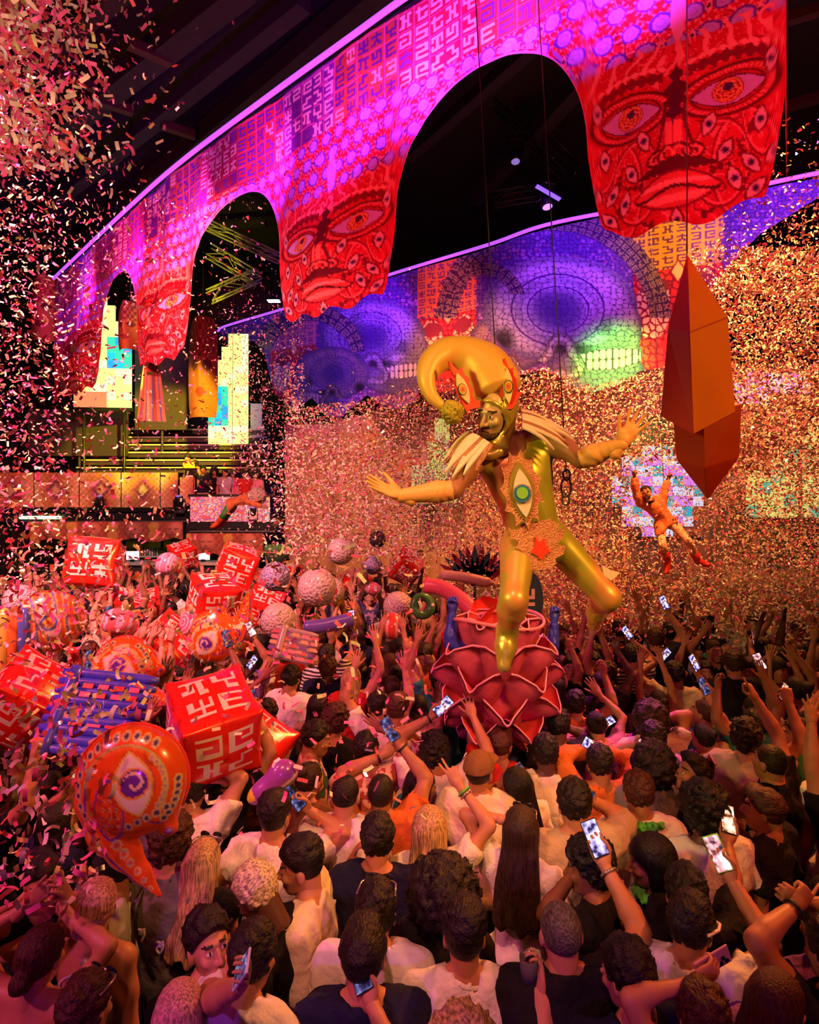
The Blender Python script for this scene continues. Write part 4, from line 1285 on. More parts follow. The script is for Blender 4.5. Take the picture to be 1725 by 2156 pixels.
def figure(J, h=.02, hh=.0095, hhand=.0075, sleeve=.55, hem=-.10, shirt='tee', legs='trousers', loose=.018, wr=.018, bulk=1.0, hand_scale=1.0, hands=True, head=True, clothes=True, onepiece=False):
    """returns numpy meshes: body (V,Q,mi), shirt, trousers"""
    fem = J['fem']
    names = [k for k in J if isinstance(J[k], Vector)]
    pts = np.array([tuple(J[k]) for k in names])
    G, o = grid(pts.min(0) - .17, pts.max(0) + .17, h)
    pel = J['pel']; nk = J['neck']
    ts = (nk - pel).length / .505
    zx = (nk - pel).normalized()
    xx = (J['shR'] - J['shL']); xx = (xx - zx * xx.dot(zx)).normalized()
    yx = zx.cross(xx)
    rx = [G[i] - pel[i] for i in range(3)]
    T = [(rx[0] * a[0] + rx[1] * a[1] + rx[2] * a[2]) / ts for a in (xx, yx, zx)]
    b = bulk
    if fem:
        prim = [((0, -.01, -.02), (.155*b, .110*b, .12)), ((0, 0, .15), (.118*b, .088*b, .14)), ((0, 0, .33), (.143*b, .10*b, .15))]
        shw = .125
    else:
        prim = [((0, -.005, -.02), (.142*b, .106*b, .12)), ((0, .005, .15), (.137*b, .10*b, .14)), ((0, 0, .33), (.168*b, .115*b, .155))]
        shw = .145
    tor = None
    for c, r in prim:
        e = sd_ell(T, c, r)
        tor = e if tor is None else smin(tor, e, .07)
    tor = smin(tor, sd_cone(T, (-shw, 0, .435), (shw, 0, .435), .058, .058), .06)
    if fem:
        for s_ in (-1, 1):
            tor = smin(tor, sd_ell(T, (s_ * .065, .085, .30), (.055, .05, .055)), .03)
    tor = tor * ts
    hd = J['head']; Rh = J['Rh']
    nb = hd + Rh @ Vector((0, -.03, -.07))
    neck = sd_cone(G, nk - zx * .05, nb, .064 if not fem else .054, .054 if not fem else .047)
    tr = smin(sd_cone(G, nk + zx * .015, J['shR'] + zx * .02, .05, .05), sd_cone(G, nk + zx * .015, J['shL'] + zx * .02, .05, .05), .03)
    k = .86 if fem else 1.0
    k *= (b * .5 + .5)
    arms = []
    for n in 'RL':
        S, E, W = J['sh' + n], J['el' + n], J['wr' + n]
        ua = smin(sd_cone(G, S, E, .060 * k, .043 * k), sd_ell(G, S + (E - S) * .45, (.056*k, .056*k, .056*k)), .04)
        M1 = E + (W - E) * .28
        fa = smin(sd_cone(G, E, M1, .040 * k, .045 * k), sd_cone(G, M1, W, .045 * k, .028 * k), .02)
        arms.append((ua, smin(ua, fa, .02), S, E, W, fa))
    leg = []
    for n in 'RL':
        H, K, A, Tt = J['hip' + n], J['kn' + n], J['an' + n], J['toe' + n]
        th = sd_cone(G, H, K, .088 * b, .058)
        C1 = K + (A - K) * .3
        ca = smin(sd_cone(G, K, C1, .056, .060), sd_cone(G, C1, A, .060, .038), .03)
        l = smin(th, ca, .03)
        ft = sd_cone(G, A + (A - Tt) * .25, Tt, .042, .032)
        leg.append((l, ft, H, K, A))
    body = smin(tor, tr, .04)
    body = smin(body, neck, .035)
    for l in leg:
        body = smin(body, smin(l[0], l[1], .03), .05)
    for a in arms:
        body = smin(body, a[1], .04)
    V, Q = surface_nets(body, o, h)
    Vs, Qs, Ms = [V], [Q], [np.zeros(len(Q), int)]
    n0 = len(V)
    if head:
        hv, hq, hm = get_head(hh, fem)
        hv = hv @ np.array(Rh).T + np.array(hd)
        Vs.append(hv); Qs.append(hq + n0); Ms.append(hm); n0 += len(hv)
    if hands:
        for n in 'RL':
            M = np.array(hand_matrix(J, n))
            hv, hq = get_hand(J['hand' + n][0], hhand)
            hv = (hv * hand_scale) @ M.T + np.array(J['wr' + n])
            if n == 'L': hq = hq[:, ::-1]
            Vs.append(hv); Qs.append(hq + n0); Ms.append(np.zeros(len(hq), int)); n0 += len(hv)
    out = {'body': (np.concatenate(Vs), np.concatenate(Qs), np.concatenate(Ms))}
    if not clothes:
        return out
    sc = 26.0
    ph = random.random() * 50
    nz = (vnoise(T[0] * sc * .7 + ph, T[1] * sc, T[2] * sc * .45) - .5) * 2 + (vnoise(T[0] * 55 + ph, T[1] * 55, T[2] * 30) - .5) * .7
    if shirt:
        loosef = loose + np.clip(.3 - T[2], 0, .4) * .03 if shirt == 'tee' else loose
        s = smin(tor, tr, .04) - loosef
        top = {'tee': .56, 'tank': .50, 'halter': .33, 'bandeau': .30, 'crop': .56}[shirt]
        s = np.maximum(s, T[2] - top)
        s = np.maximum(s, -sd_cone(G, nk + zx * .0 + yx * .025, nk + zx * .12 + yx * .01, .070, .085))
        for a in arms:
            ua, full, S, E, W, fa = a
            if sleeve > 1.0:
                e_, f_ = W, sleeve - 1.0
                dirv = (W - E).normalized(); end = E + (W - E) * f_
                cl = smin(ua, fa, .02) - loose - .004
                lim = (G[0] - end[0]) * dirv[0] + (G[1] - end[1]) * dirv[1] + (G[2] - end[2]) * dirv[2]
                cl = np.maximum(cl, np.where(ua < fa, -1, lim))
                s = smin(s, cl, .02)
            elif sleeve > 0:
                dirv = (E - S).normalized(); end = S + (E - S) * sleeve
                cl = sd_cone(G, S, E, .064 * k, .058 * k) - loose
                lim = (G[0] - end[0]) * dirv[0] + (G[1] - end[1]) * dirv[1] + (G[2] - end[2]) * dirv[2]
                s = smin(s, np.maximum(cl, lim), .03)
        if legs and not onepiece:
            for l in leg:
                s = smin(s, l[0] - .024, .02)
        s = s + np.minimum(nz * wr, loose - .007)
        s_full = s
        s = np.maximum(s, hem - T[2])
        if shirt == 'tank':   # straps: open sides above the chest
            s = np.maximum(s, np.where(T[2] > .36, np.abs(T[0]) - .125, -1))
        out['shirt'] = surface_nets(s, o, h)
    if legs:
        cut = {'trousers': 1.0, 'shorts': .45}[legs]
        s = np.maximum(tor - .008, T[2] - .03)
        for l in leg:
            L_, ft, H, K, A = l
            z0 = A + (K - A) * (1 - cut) * 1.1
            q = L_ - .012
            lim = (z0 - K).normalized() if cut < 1 else (A - K).normalized()
            en = z0 if cut < 1 else A
            pl = (G[0] - en[0]) * lim[0] + (G[1] - en[1]) * lim[1] + (G[2] - en[2]) * lim[2]
            s = smin(s, np.maximum(q, pl), .04)
        if onepiece:
            out['suit'] = surface_nets(smin(np.maximum(s_full, hem - T[2]), s + .004, .03), o, h)
        s = s + nz * .004
        out['trousers'] = surface_nets(s[::2, ::2, ::2], o, 2 * h)
    return out

def fig_meshes(name, J, **kw):
    f = figure(J, **kw)
    M = {}
    V, Q, mi = f['body']
    M['body'] = mesh_np(name + '_body', V, Q, True, mi)
    for k in ('shirt', 'trousers'):
        if k in f and len(f[k][1]):
            M[k] = mesh_np(name + '_' + k, f[k][0], f[k][1])
    return M

# ---------------------------------------------------------------- materials for people
SKIN = [mat('skin_%d' % i, c, rough=.5, var=.12, scale=14, spec=.4) for i, c in enumerate(
    [(.46, .20, .115), (.37, .155, .085), (.25, .10, .055), (.095, .040, .024), (.52, .25, .16)])]
EYEW = mat('eye_white', (.75, .72, .70), rough=.2, var=.0)
DARK = mat('dark_feature', (.02, .014, .012), rough=.4, var=.1)
LIP = mat('lip', (.45, .12, .11), rough=.4, var=.1)
def hair_mat(name, c, strand=False):
    m = mat(name, c, rough=.5, var=.0, spec=.35)
    nt = m.node_tree; b = nt.nodes['Principled BSDF']
    tc = nt.nodes.new('ShaderNodeTexCoord'); wv = nt.nodes.new('ShaderNodeTexNoise'); mp = nt.nodes.new('ShaderNodeMapping')
    mp.inputs['Scale'].default_value = (1.0, 1.0, .045) if strand else (1.0, .35, 1.0)
    wv.inputs['Scale'].default_value = 150 if strand else 110; wv.inputs['Detail'].default_value = 3
    nt.links.new(tc.outputs['Object'], mp.inputs[0]); nt.links.new(mp.outputs[0], wv.inputs['Vector'])
    r = nt.nodes.new('ShaderNodeValToRGB')
    r.color_ramp.elements[0].position = .36; r.color_ramp.elements[0].color = (*[x * .35 for x in c], 1)
    r.color_ramp.elements[1].position = .66; r.color_ramp.elements[1].color = (*[min(1, x * 1.35) for x in c], 1)
    nt.links.new(wv.outputs['Fac'], r.inputs[0]); nt.links.new(r.outputs[0], b.inputs['Base Color'])
    bp = nt.nodes.new('ShaderNodeBump'); bp.inputs['Strength'].default_value = .7; bp.inputs['Distance'].default_value = .012
    nt.links.new(wv.outputs['Fac'], bp.inputs['Height']); nt.links.new(bp.outputs[0], b.inputs['Normal'])
    return m
_HCOL = dict(black=(.005, .004, .004), dark=(.009, .005, .004), brown=(.028, .012, .007), auburn=(.060, .016, .008), blonde=(.50, .32, .15),
    bleach=(.66, .55, .38), pink=(.58, .27, .30), grey=(.10, .085, .08))
HAIRM = {k: hair_mat('hair_' + k, c) for k, c in _HCOL.items()}
HAIRS = {k: hair_mat('hair_strand_' + k, c, True) for k, c in _HCOL.items()}
CLOTH = {k: mat('cloth_' + k, c, rough=.85, var=.22, scale=9, bump=1.0, bscale=11, spec=.2) for k, c in dict(
    white=(.80, .77, .76), cream=(.72, .63, .52), beige=(.50, .38, .28), black=(.009, .008, .010), navy=(.012, .014, .045), grey=(.16, .15, .16),
    lilac=(.48, .38, .58), orange=(.62, .16, .03), brown=(.20, .09, .035), red=(.50, .02, .02), blue=(.03, .05, .28), green=(.04, .22, .05),
    pink=(.68, .22, .34), magenta=(.62, .06, .34), denim=(.05, .07, .14), purple=(.24, .08, .42), yellow=(.65, .45, .03), teal=(.03, .20, .22)).items()}

_spec_id = [0]
def place_person(M, hair, loc, rotz, scale, skin, shirtm, trm, hairm, label, group=None, J=None, cat='person', name='person', hair_s=1.0):
    root = thing(name, label, cat, loc, rotz, group)
    root.scale = (scale,) * 3
    link('body', M['body'], root, [SKIN[skin] if isinstance(skin, int) else skin, EYEW, DARK, LIP])
    if 'shirt' in M: link('shirt', M['shirt'], root, CLOTH[shirtm] if isinstance(shirtm, str) else shirtm)
    if 'trousers' in M: link('trousers', M['trousers'], root, CLOTH[trm] if isinstance(trm, str) else trm)
    if hair:
        o = link('hair', hair_mesh(hair), root, (HAIRS if hair in ('long', 'longwavy', 'bun', 'lowbun', 'ponytail') else HAIRM)[hairm])
        o.matrix_local = Matrix.Translation(J['head']) @ J['Rh'].to_4x4() @ Matrix.Scale(hair_s, 4)
    return root

# ---------------------------------------------------------------- things held in hands
PH_CASE = {k: mat('phone_case_' + k, c, rough=.3, var=.05) for k, c in dict(black=(.01, .01, .012), white=(.7, .68, .66), pink=(.6, .3, .32), green=(.25, .8, .05), red=(.5, .03, .03)).items()}
PH_LENS = mat('phone_lens', (.01, .01, .02), rough=.1, var=0)
PH_LENS_RING = mat('phone_lens_ring', (.4, .4, .42), rough=.2, metal=1.0, var=0)
def screen_mat(i):
    """a lit phone screen with a blurred bright picture"""
    nm = 'phone_screen_%d' % i
    if nm in MATS: return MATS[nm]
    m = bpy.data.materials.new(nm); m.use_nodes = True
    nt = m.node_tree; b = nt.nodes['Principled BSDF']
    b.inputs['Base Color'].default_value = (.01, .01, .012, 1); b.inputs['Roughness'].default_value = .15
    tc = nt.nodes.new('ShaderNodeTexCoord'); no = nt.nodes.new('ShaderNodeTexNoise')
    mp = nt.nodes.new('ShaderNodeMapping'); mp.inputs['Location'].default_value = (i * 3.1, 0, i)
    nt.links.new(tc.outputs['Object'], mp.inputs[0]); nt.links.new(mp.outputs[0], no.inputs['Vector'])
    no.inputs['Scale'].default_value = 32; no.inputs['Detail'].default_value = 2
    r = nt.nodes.new('ShaderNodeValToRGB')
    pal = [[(.05, .02, .04), (.9, .35, .4), (1, .9, .85)], [(.02, .02, .08), (.5, .4, .9), (1, .9, 1)], [(.06, .01, .01), (.9, .5, .3), (1, .95, .8)], [(.01, .01, .03), (.1, .1, .35), (.5, .6, 1)]][i % 4]
    el = r.color_ramp.elements
    el[0].position = .36; el[0].color = (*pal[0], 1); el[1].position = .66; el[1].color = (*pal[2], 1)
    e = el.new(.5); e.color = (*pal[1], 1)
    nt.links.new(no.outputs['Fac'], r.inputs[0]); nt.links.new(r.outputs[0], b.inputs['Emission Color'])
    b.inputs['Emission Strength'].default_value = [1.0, 1.0, 1.0, .5][i % 4]
    MATS[nm] = m
    return m
ME_PHONE = box_mesh('phone_case', .076, .009, .155, bev=.004)
ME_SCREEN = box_mesh('phone_screen', .068, .0016, .145, (0, .0047, 0))
def _lens():
    bm = bmesh.new()
    for dx, dz in ((.02, .055), (.02, .03), (.002, .0425)):
        bmesh.ops.create_cone(bm, cap_ends=True, segments=10, radius1=.009, radius2=.009, depth=.004,
                              matrix=Matrix.Translation((dx, -.006, dz)) @ Matrix.Rotation(PI / 2, 4, 'X'))
    me = bpy.data.meshes.new('phone_lens'); bm.to_mesh(me); bm.free(); return me
ME_LENS = _lens()
def phone(world, label, case='black', scr=0, group=None, scale=1.0):
    root = thing('phone', label, 'phone', group=group)
    root.matrix_world = world @ Matrix.Scale(scale, 4)
    link('case', ME_PHONE, root, PH_CASE[case])
    link('screen', ME_SCREEN, root, screen_mat(scr))
    link('camera_lens', ME_LENS, root, PH_LENS)
    return root
ME_CUP = lathe('cup', [(0, -.055), (.028, -.055), (.037, .055), (.035, .055), (.027, -.05), (0, -.05)], 20)
ME_DRINK = lathe('drink', [(0, -.048), (.026, -.048), (.032, .02), (0, .02)], 16)
CUPM = mat('clear_plastic', (.9, .85, .85), rough=.08, trans=.9, ior=1.2, var=0)
DRINKM = mat('drink', (.6, .2, .12), rough=.1, trans=.6, var=0)
def cup(world, label, group=None):
    root = thing('drink_cup', label, 'cup', group=group)
    root.matrix_world = world
    link('cup_shell', ME_CUP, root, CUPM)
    link('drink', ME_DRINK, root, DRINKM)
    return root
def hold_matrix(J, n, kind, landscape=False):
    """where a held thing sits in the hand, in the person's frame"""
    pose, fd, pn = J['hand' + n]
    c = J['wr' + n] + fd * .085 + pn * .024
    if kind == 'phone':
        c = J['wr' + n] + fd * .115 + pn * .028
        z = fd if not landscape else fd.cross(pn)
        y = pn; x = y.cross(z)
    else:
        c = J['wr' + n] + fd * .07 + pn * .045
        z = Vector((0, 0, 1)); y = (pn - z * pn.z).normalized(); x = y.cross(z)
    M = Matrix((x, y, z)).transposed().to_4x4()
    M.translation = c
    return M

# ------------------------------------------------------------------ flying performer in gold
def basis(fwd, up):
    y = Vector(fwd).normalized(); z = Vector(up); z = (z - y * z.dot(y)).normalized(); x = y.cross(z)
    return Matrix((x, y, z)).transposed()
M_GOLDF = mat('gold_bodysuit', None, rough=.36, metal=.35, attr='col', var=.15, scale=6)
M_GOLD = mat('gold_foil', (.66, .55, .10), rough=.28, metal=.55, var=.15, bump=.12, bscale=14)
M_HAT = mat('gold_hat', (.82, .48, .10), rough=.45, metal=.12, var=.08, scale=5)
M_GLOVE = mat('orange_glove', (.85, .42, .14), rough=.5, var=.1, scale=8, bump=.15, bscale=25)
M_COPPER = mat('copper_glitter', (.75, .33, .18), rough=.35, metal=.6, var=.5, scale=120, bump=.5, bscale=150)
M_FLAME = mat('red_foam', (.80, .05, .02), rough=.5, var=.1)
M_PEACH = mat('peach_foam', (.90, .72, .62), rough=.45, var=.1)
M_CREAM = mat('cream_board', (.80, .70, .40), rough=.5, var=.05)
M_WHITEB = mat('white_board', (.80, .72, .68), rough=.4, var=.05)
M_RINGB = mat('blue_ring', (.03, .22, .55), rough=.4, var=.05)
M_RINGG = mat('green_disc', (.25, .65, .08), rough=.4, var=.05)
M_RINGO = mat('orange_disc', (.75, .20, .02), rough=.4, var=.05)
M_RINGD = mat('dark_ring', (.03, .04, .08), rough=.4, var=.05)
M_RINGY = mat('yellow_ring', (.75, .50, .04), rough=.4, var=.05)
M_POM = mat('pompom_yellow', (.75, .62, .06), rough=.9, var=.6, scale=90, bump=.9, bscale=110)
M_GOLDSKIN = mat('gold_face_paint', (.66, .47, .24), rough=.4, metal=.15, var=.4, scale=12)
PB = P(1060, 1405, 3.15)
def Q_(px, py, d): return P(px, py, d) - PB
perf = thing('person', 'performer in a gold bodysuit with curled horn hat flying over the crowd', 'person', PB)
fw = Vector((-.62, -.70, -.32))
J = dict(fem=False, pel=Q_(1128, 1135, 3.22), neck=Q_(1078, 938, 3.2), head=Q_(1042, 872, 3.12), Rh=basis(fw, (.22, -.1, 1)),
         shR=Q_(1000, 963, 3.2), elR=Q_(955, 1032, 3.0), wrR=Q_(845, 1044, 2.98), shL=Q_(1157, 920, 3.24), elL=Q_(1222, 968, 3.08), wrL=Q_(1308, 936, 2.98),
         hipR=Q_(1092, 1150, 3.2), knR=Q_(1082, 1262, 2.98), anR=Q_(1068, 1330, 3.12), toeR=Q_(1062, 1392, 3.06),
         hipL=Q_(1165, 1135, 3.24), knL=Q_(1280, 1258, 3.2), anL=Q_(1262, 1272, 3.58), toeL=Q_(1250, 1310, 3.70))
J['handR'] = ('open', Vector((-.95, -.1, .42)).normalized(), Vector((.30, -.55, .75)))
J['handL'] = ('spread', Vector((.50, -.15, .85)).normalized(), Vector((-.1, -1, .0)))
for n in 'RL':
    p_, fd, pn = J['hand' + n]; J['hand' + n] = (p_, fd, (pn - fd * pn.dot(fd)).normalized())
f = figure(J, h=.014, hh=.0055, shirt='tank', sleeve=0, hem=-.14, loose=.006, wr=.003, hands=False, onepiece=True)
V, Qd, mi = f['body']
link('body', mesh_np('performer_body', V, Qd, True, mi), perf, [SKIN[1], EYEW, DARK, LIP])
# face paint: gold mask over the upper face
fm = perf.children[0].data
Rh = np.array(J['Rh']); hl = (V - np.array(J['head'])) @ Rh
isface = (np.abs(hl[:, 0]) < .085) & (hl[:, 1] > .02) & (hl[:, 2] > -.13) & (hl[:, 2] < .13) & (np.linalg.norm(hl, axis=1) < .17)
fm.materials.append(M_GOLDSKIN)
pm = isface[Qd].all(1) & (mi == 0)
mi2 = mi.copy(); mi2[pm] = 4
fm.polygons.foreach_set('material_index', mi2.astype(np.int32)); fm.update()
stub = mat('stubble', (.17, .10, .055), rough=.7, var=.5, scale=200)
fm.materials.append(stub)
C_ = hl[Qd].mean(1)
st = pm & (((C_[:, 2] < -.075) & (C_[:, 2] > -.125) & (np.abs(C_[:, 0]) < .055)) | ((np.abs(C_[:, 2] + .047) < .006) & (np.abs(C_[:, 0]) < .026) & (C_[:, 1] > .08)))
mi2[st & (mi == 0)] = 5
fm.polygons.foreach_set('material_index', mi2.astype(np.int32)); fm.update()
def suit_paint(V):
    n = vnoise(V[:, 0] * 5 + 4, V[:, 1] * 5, V[:, 2] * 2.2); n2 = vnoise(V[:, 0] * 16, V[:, 1] * 16 + 3, V[:, 2] * 5)
    t = n + .25 * (n2 - .5) + .25 * np.sin(V[:, 0] * 14 + 3 * n2)
    col = np.zeros((len(V), 3)); col[:] = (.60, .47, .07)
    col[t > .56] = (.82, .40, .12); col[t < .34] = (.48, .50, .05)
    return col
me = mesh_np('performer_suit', *f['suit']); set_colors(me, 'col', suit_paint(f['suit'][0]))
link('bodysuit', me, perf, M_GOLDF)
# long gloves
for n in 'RL':
    E, W = J['el' + n], J['wr' + n]
    A_ = E + (W - E) * .02
    pts = np.array([tuple(A_), tuple(W)])
    G, o = grid(pts.min(0) - .07, pts.max(0) + .07, .007)
    M1 = A_ + (W - A_) * .3
    g = smin(sd_cone(G, A_, M1, .050, .052), sd_cone(G, M1, W, .052, .034), .02)
    ax = (W - A_).normalized()
    t = (G[0] - A_[0]) * ax[0] + (G[1] - A_[1]) * ax[1] + (G[2] - A_[2]) * ax[2]
    g = g + .0022 * np.sin(t * 190 + 30 * vnoise(G[0] * 9, G[1] * 9, G[2] * 9)) * np.exp(-((t - .05) / .10)**2)
    g = np.maximum(g, -t)
    V1, Q1 = surface_nets(g, o, .007)
    M = np.array(hand_matrix(J, n)); hv, hq = get_hand(J['hand' + n][0], .0055)
    hv = (hv * 1.06) @ M.T + np.array(W)
    if n == 'L': hq = hq[:, ::-1]
    link('glove', mesh_np('glove', np.concatenate([V1, hv]), np.concatenate([Q1, hq + len(V1)])), perf, M_GLOVE)
# boots
for n in 'RL':
    A_, T_ = J['an' + n], J['toe' + n]
    K = J['kn' + n]; up_ = (K - A_).normalized()
    pts = np.array([tuple(A_ + up_ * .10), tuple(A_), tuple(T_)])
    G, o = grid(pts.min(0) - .09, pts.max(0) + .09, .009)
    g = sd_cone(G, A_ + up_ * .09, A_, .056, .050)
    g = smin(g, sd_cone(G, A_, A_ + (T_ - A_) * .55, .052, .050), .03)
    g = smin(g, sd_cone(G, A_ + (T_ - A_) * .5, T_ + (T_ - A_) * .15, .050, .034), .03) + .004 * (vnoise(G[0] * 40, G[1] * 40, G[2] * 40) - .5)
    g = np.maximum(g, (G[0] - A_[0]) * up_[0] + (G[1] - A_[1]) * up_[1] + (G[2] - A_[2]) * up_[2] - .085)
    link('boot', mesh_np('boot', *surface_nets(g, o, .009)), perf, M_GOLD)
# hood around the face and the curled horn
hd = J['head']; Rm = J['Rh'].to_4x4()
G, o = grid((-.13, -.15, -.22), (.13, .16, .17), .008)
hood = sd_ell(G, (0, -.040, .03), (.100, .112, .112))
hood = smin(hood, sd_ell(G, (0, -.03, -.09), (.092, .095, .10)), .04)
hood = smin(hood, sd_cone(G, (-.05, .03, -.155), (.05, .03, -.155), .055, .055), .04) + .012 * (vnoise(G[0] * 22, G[1] * 22, G[2] * 16) - .5)
hood = np.maximum(hood, -sd_ell(G, (0, .12, -.02), (.080, .17, .112)))
hood = np.maximum(hood, -sd_ell(G, (0, -.02, 0), (.080, .098, .17)))
o_ = link('hood', mesh_np('hood', *surface_nets(hood, o, .008)), perf, M_GOLD); o_.matrix_local = Matrix.Translation(hd) @ Rm
lin = [(.078 * math.sin(a), .038 + .03 * math.cos(a * 2), -.025 + .112 * math.cos(a)) for a in np.linspace(0, 2 * PI, 28, endpoint=False)]
o_ = link('hood_rim', tube('hood_rim', lin, .012, 8, closed=True), perf, M_GOLD); o_.matrix_local = Matrix.Translation(hd) @ Rm
coll = [(.075 * math.sin(a), .05 + .055 * math.cos(a), -.175 + .012 * math.sin(a * 3)) for a in np.linspace(0, 2 * PI, 28, endpoint=False)]
o_ = link('cowl_fold', tube('cowl_fold', coll, .024, 8, closed=True), perf, M_GOLD); o_.matrix_local = Matrix.Translation(hd) @ Rm
hp = [(1048, 826, 3.14, 54), (1036, 800, 3.16, 56), (1012, 772, 3.18, 55), (978, 750, 3.18, 43), (940, 746, 3.16, 35), (910, 766, 3.12, 29), (899, 798, 3.08, 21), (906, 828, 3.06, 15), (922, 848, 3.05, 12), (938, 860, 3.05, 9)]
hc = catmull([(*Q_(a, b_, d_), r_ * d_ / F) for a, b_, d_, r_ in hp], 6)
link('horn_hat', tube('horn_hat', hc[:, :3], hc[:, 3], 28), perf, M_HAT)
G, o = grid((-.07,) * 3, (.07,) * 3, .006)
g = sd_ell(G, (0, 0, 0), (.056, .056, .056)) + .02 * (vnoise(G[0] * 110, G[1] * 110, G[2] * 110) - .5) + .012 * (vnoise(G[0] * 40, G[1] * 40, G[2] * 40) - .5)
o_ = link('pompom', mesh_np('pompom', *surface_nets(g, o, .006)), perf, M_POM); o_.location = Q_(953, 868, 3.02)

def plate_px(name, pts, d, thick, m, parent, off=0.0, tilt=0.0):
    c = np.mean(np.array(pts, float), 0)
    cc = P(c[0], c[1], d)
    out = [((P(a, b_, d) - cc).x, (P(a, b_, d) - cc).z) for a, b_ in pts]
    if sum(out[i][0] * out[(i + 1) % len(out)][1] - out[(i + 1) % len(out)][0] * out[i][1] for i in range(len(out))) < 0: out = out[::-1]
    o = link(name, plate(name, out, thick), parent, m)
    o.location = cc - PB + Vector((0, off, 0)); o.rotation_euler = (0, 0, tilt)
    return o
def oval(cx, cy, rx, ry, n=20, rot=0.0):
    return [(cx + rx * math.cos(a) * math.cos(rot) - ry * math.sin(a) * math.sin(rot), cy + rx * math.cos(a) * math.sin(rot) + ry * math.sin(a) * math.cos(rot)) for a in np.linspace(0, 2 * PI, n, endpoint=False)]
def almond(cx, cy, L, H, rot=0.0, n=12):
    up_ = [(x, H * (1 - (x / L)**2)) for x in np.linspace(-L, L, n)]
    dn = [(x, -H * (1 - (x / L)**2)) for x in np.linspace(L, -L, n)[1:-1]]
    return [(cx + x * math.cos(rot) - y * math.sin(rot), cy + x * math.sin(rot) + y * math.cos(rot)) for x, y in up_ + dn]
fl = [(941, 763), (952, 772), (962, 781), (971, 774), (977, 790), (989, 797), (987, 808), (997, 818), (995, 832), (1003, 842), (1012, 842), (1014, 856), (990, 862), (984, 872), (976, 858), (968, 840), (962, 830), (960, 815), (952, 803), (957, 797), (948, 785)]
a_ = plate_px('flame_panel', fl, 3.02, .02, M_FLAME, perf, 0, .35)
e_ = plate_px('eye_white', almond(975, 818, 34, 11, 1.15), 3.0, .012, M_CREAM, perf, 0, .35)
for r_, m_ in ((11, M_RINGD), (9.5, M_RINGY), (6.5, M_RINGO), (3, M_FLAME)):
    plate_px('eye_ring', oval(973, 820, r_ * .85, r_ * 1.15, rot=-.3), 2.993 - r_ * .0, .012 + (12 - r_) * .0014, m_, perf, 0, .35)
fr_ = [(1064, 753), (1069, 768), (1074, 778), (1080, 775), (1082, 792), (1088, 798), (1089, 812), (1090, 825), (1100, 828), (1090, 840), (1086, 853), (1078, 862), (1066, 862), (1056, 858), (1048, 848), (1052, 838), (1054, 820), (1052, 800), (1056, 785), (1059, 770)]
plate_px('flame_panel', fr_, 3.05, .02, M_FLAME, perf, 0, -.25)
plate_px('eye_white', almond(1070, 812, 38, 10, 1.52), 3.03, .012, M_CREAM, perf, 0, -.25)
for r_, m_ in ((13, M_RINGD), (11, M_RINGY), (7, M_RINGO), (3, M_FLAME)):
    plate_px('eye_ring', oval(1071, 814, r_ * .75, r_ * 1.05), 3.022, .012 + (14 - r_) * .0014, m_, perf, 0, -.25)
# shoulder flames
def feather_pad(A_, B_, wid, n, nrm, droop):
    A_, B_ = Vector(A_), Vector(B_); v = B_ - A_; side = v.normalized().cross(Vector(nrm)).normalized()
    for i in range(n):
        t = i / (n - 1)
        s0 = A_ + side * (t - .5) * wid + Vector(nrm) * .012 * math.sin(t * PI)
        L_ = v.length * (.75 + .35 * math.sin(t * PI) + .12 * ((i * 37) % 5 - 2) / 2)
        pts = [s0 + v.normalized() * L_ * k + Vector((0, 0, -droop * k * k)) + side * (t - .5) * .35 * wid * k for k in np.linspace(0, 1, 6)]
        w_ = [.022, .026, .026, .021, .013, .002]
        V_ = []
        for p_, ww in zip(pts, w_):
            for e in (-1, 1): V_ += [p_ + side * e * ww + Vector(nrm) * .004, p_ + side * e * ww - Vector(nrm) * .004]
        Fq = []
        for k in range(5):
            a0 = k * 4; b0 = a0 + 4
            Fq += [(a0, a0 + 2, b0 + 2, b0), (a0 + 1, b0 + 1, b0 + 3, a0 + 3), (a0, b0, b0 + 1, a0 + 1), (a0 + 2, a0 + 3, b0 + 3, b0 + 2)]
        link('shoulder_flame', poly_mesh('shoulder_flame', V_, Fq), perf, M_PEACH if i % 3 else M_COPPER)
feather_pad(Q_(1098, 880, 3.06), Q_(1192, 898, 3.06), .17, 9, Vector((.25, -.55, .8)).normalized(), .07)
feather_pad(Q_(1012, 922, 3.06), Q_(952, 968, 3.02), .16, 8, Vector((-.45, -.6, .6)).normalized(), .06)
# chest emblem
def flame_ring(cx, cy, rx, ry, n, amp, rot=0.0):
    out = []
    for i in range(n * 4):
        a = 2 * PI * i / (n * 4)
        k = [1.0, 1 + amp, 1 + amp * .35, .97][i % 4]
        x, y = rx * k * math.sin(a + (.10 if i % 4 == 1 else 0)), -ry * k * math.cos(a + (.10 if i % 4 == 1 else 0))
        out.append((cx + x * math.cos(rot) - y * math.sin(rot), cy + x * math.sin(rot) + y * math.cos(rot)))
    return out
CD = 3.055
plate_px('chest_flame', flame_ring(1098, 1030, 37, 70, 11, .26, -.14), CD, .02, M_COPPER, perf)
plate_px('chest_almond', almond(1099, 1034, 64, 26, 1.43), CD - .012, .014, M_GOLD, perf)
plate_px('eye_white', almond(1101, 1038, 52, 19, 1.43), CD - .022, .012, M_WHITEB, perf)
plate_px('eye_ring', oval(1100, 1039, 19.5, 20.5), CD - .030, .012, M_COPPER, perf)
plate_px('eye_ring', oval(1100, 1039, 17.5, 18.5), CD - .036, .012, M_RINGB, perf)
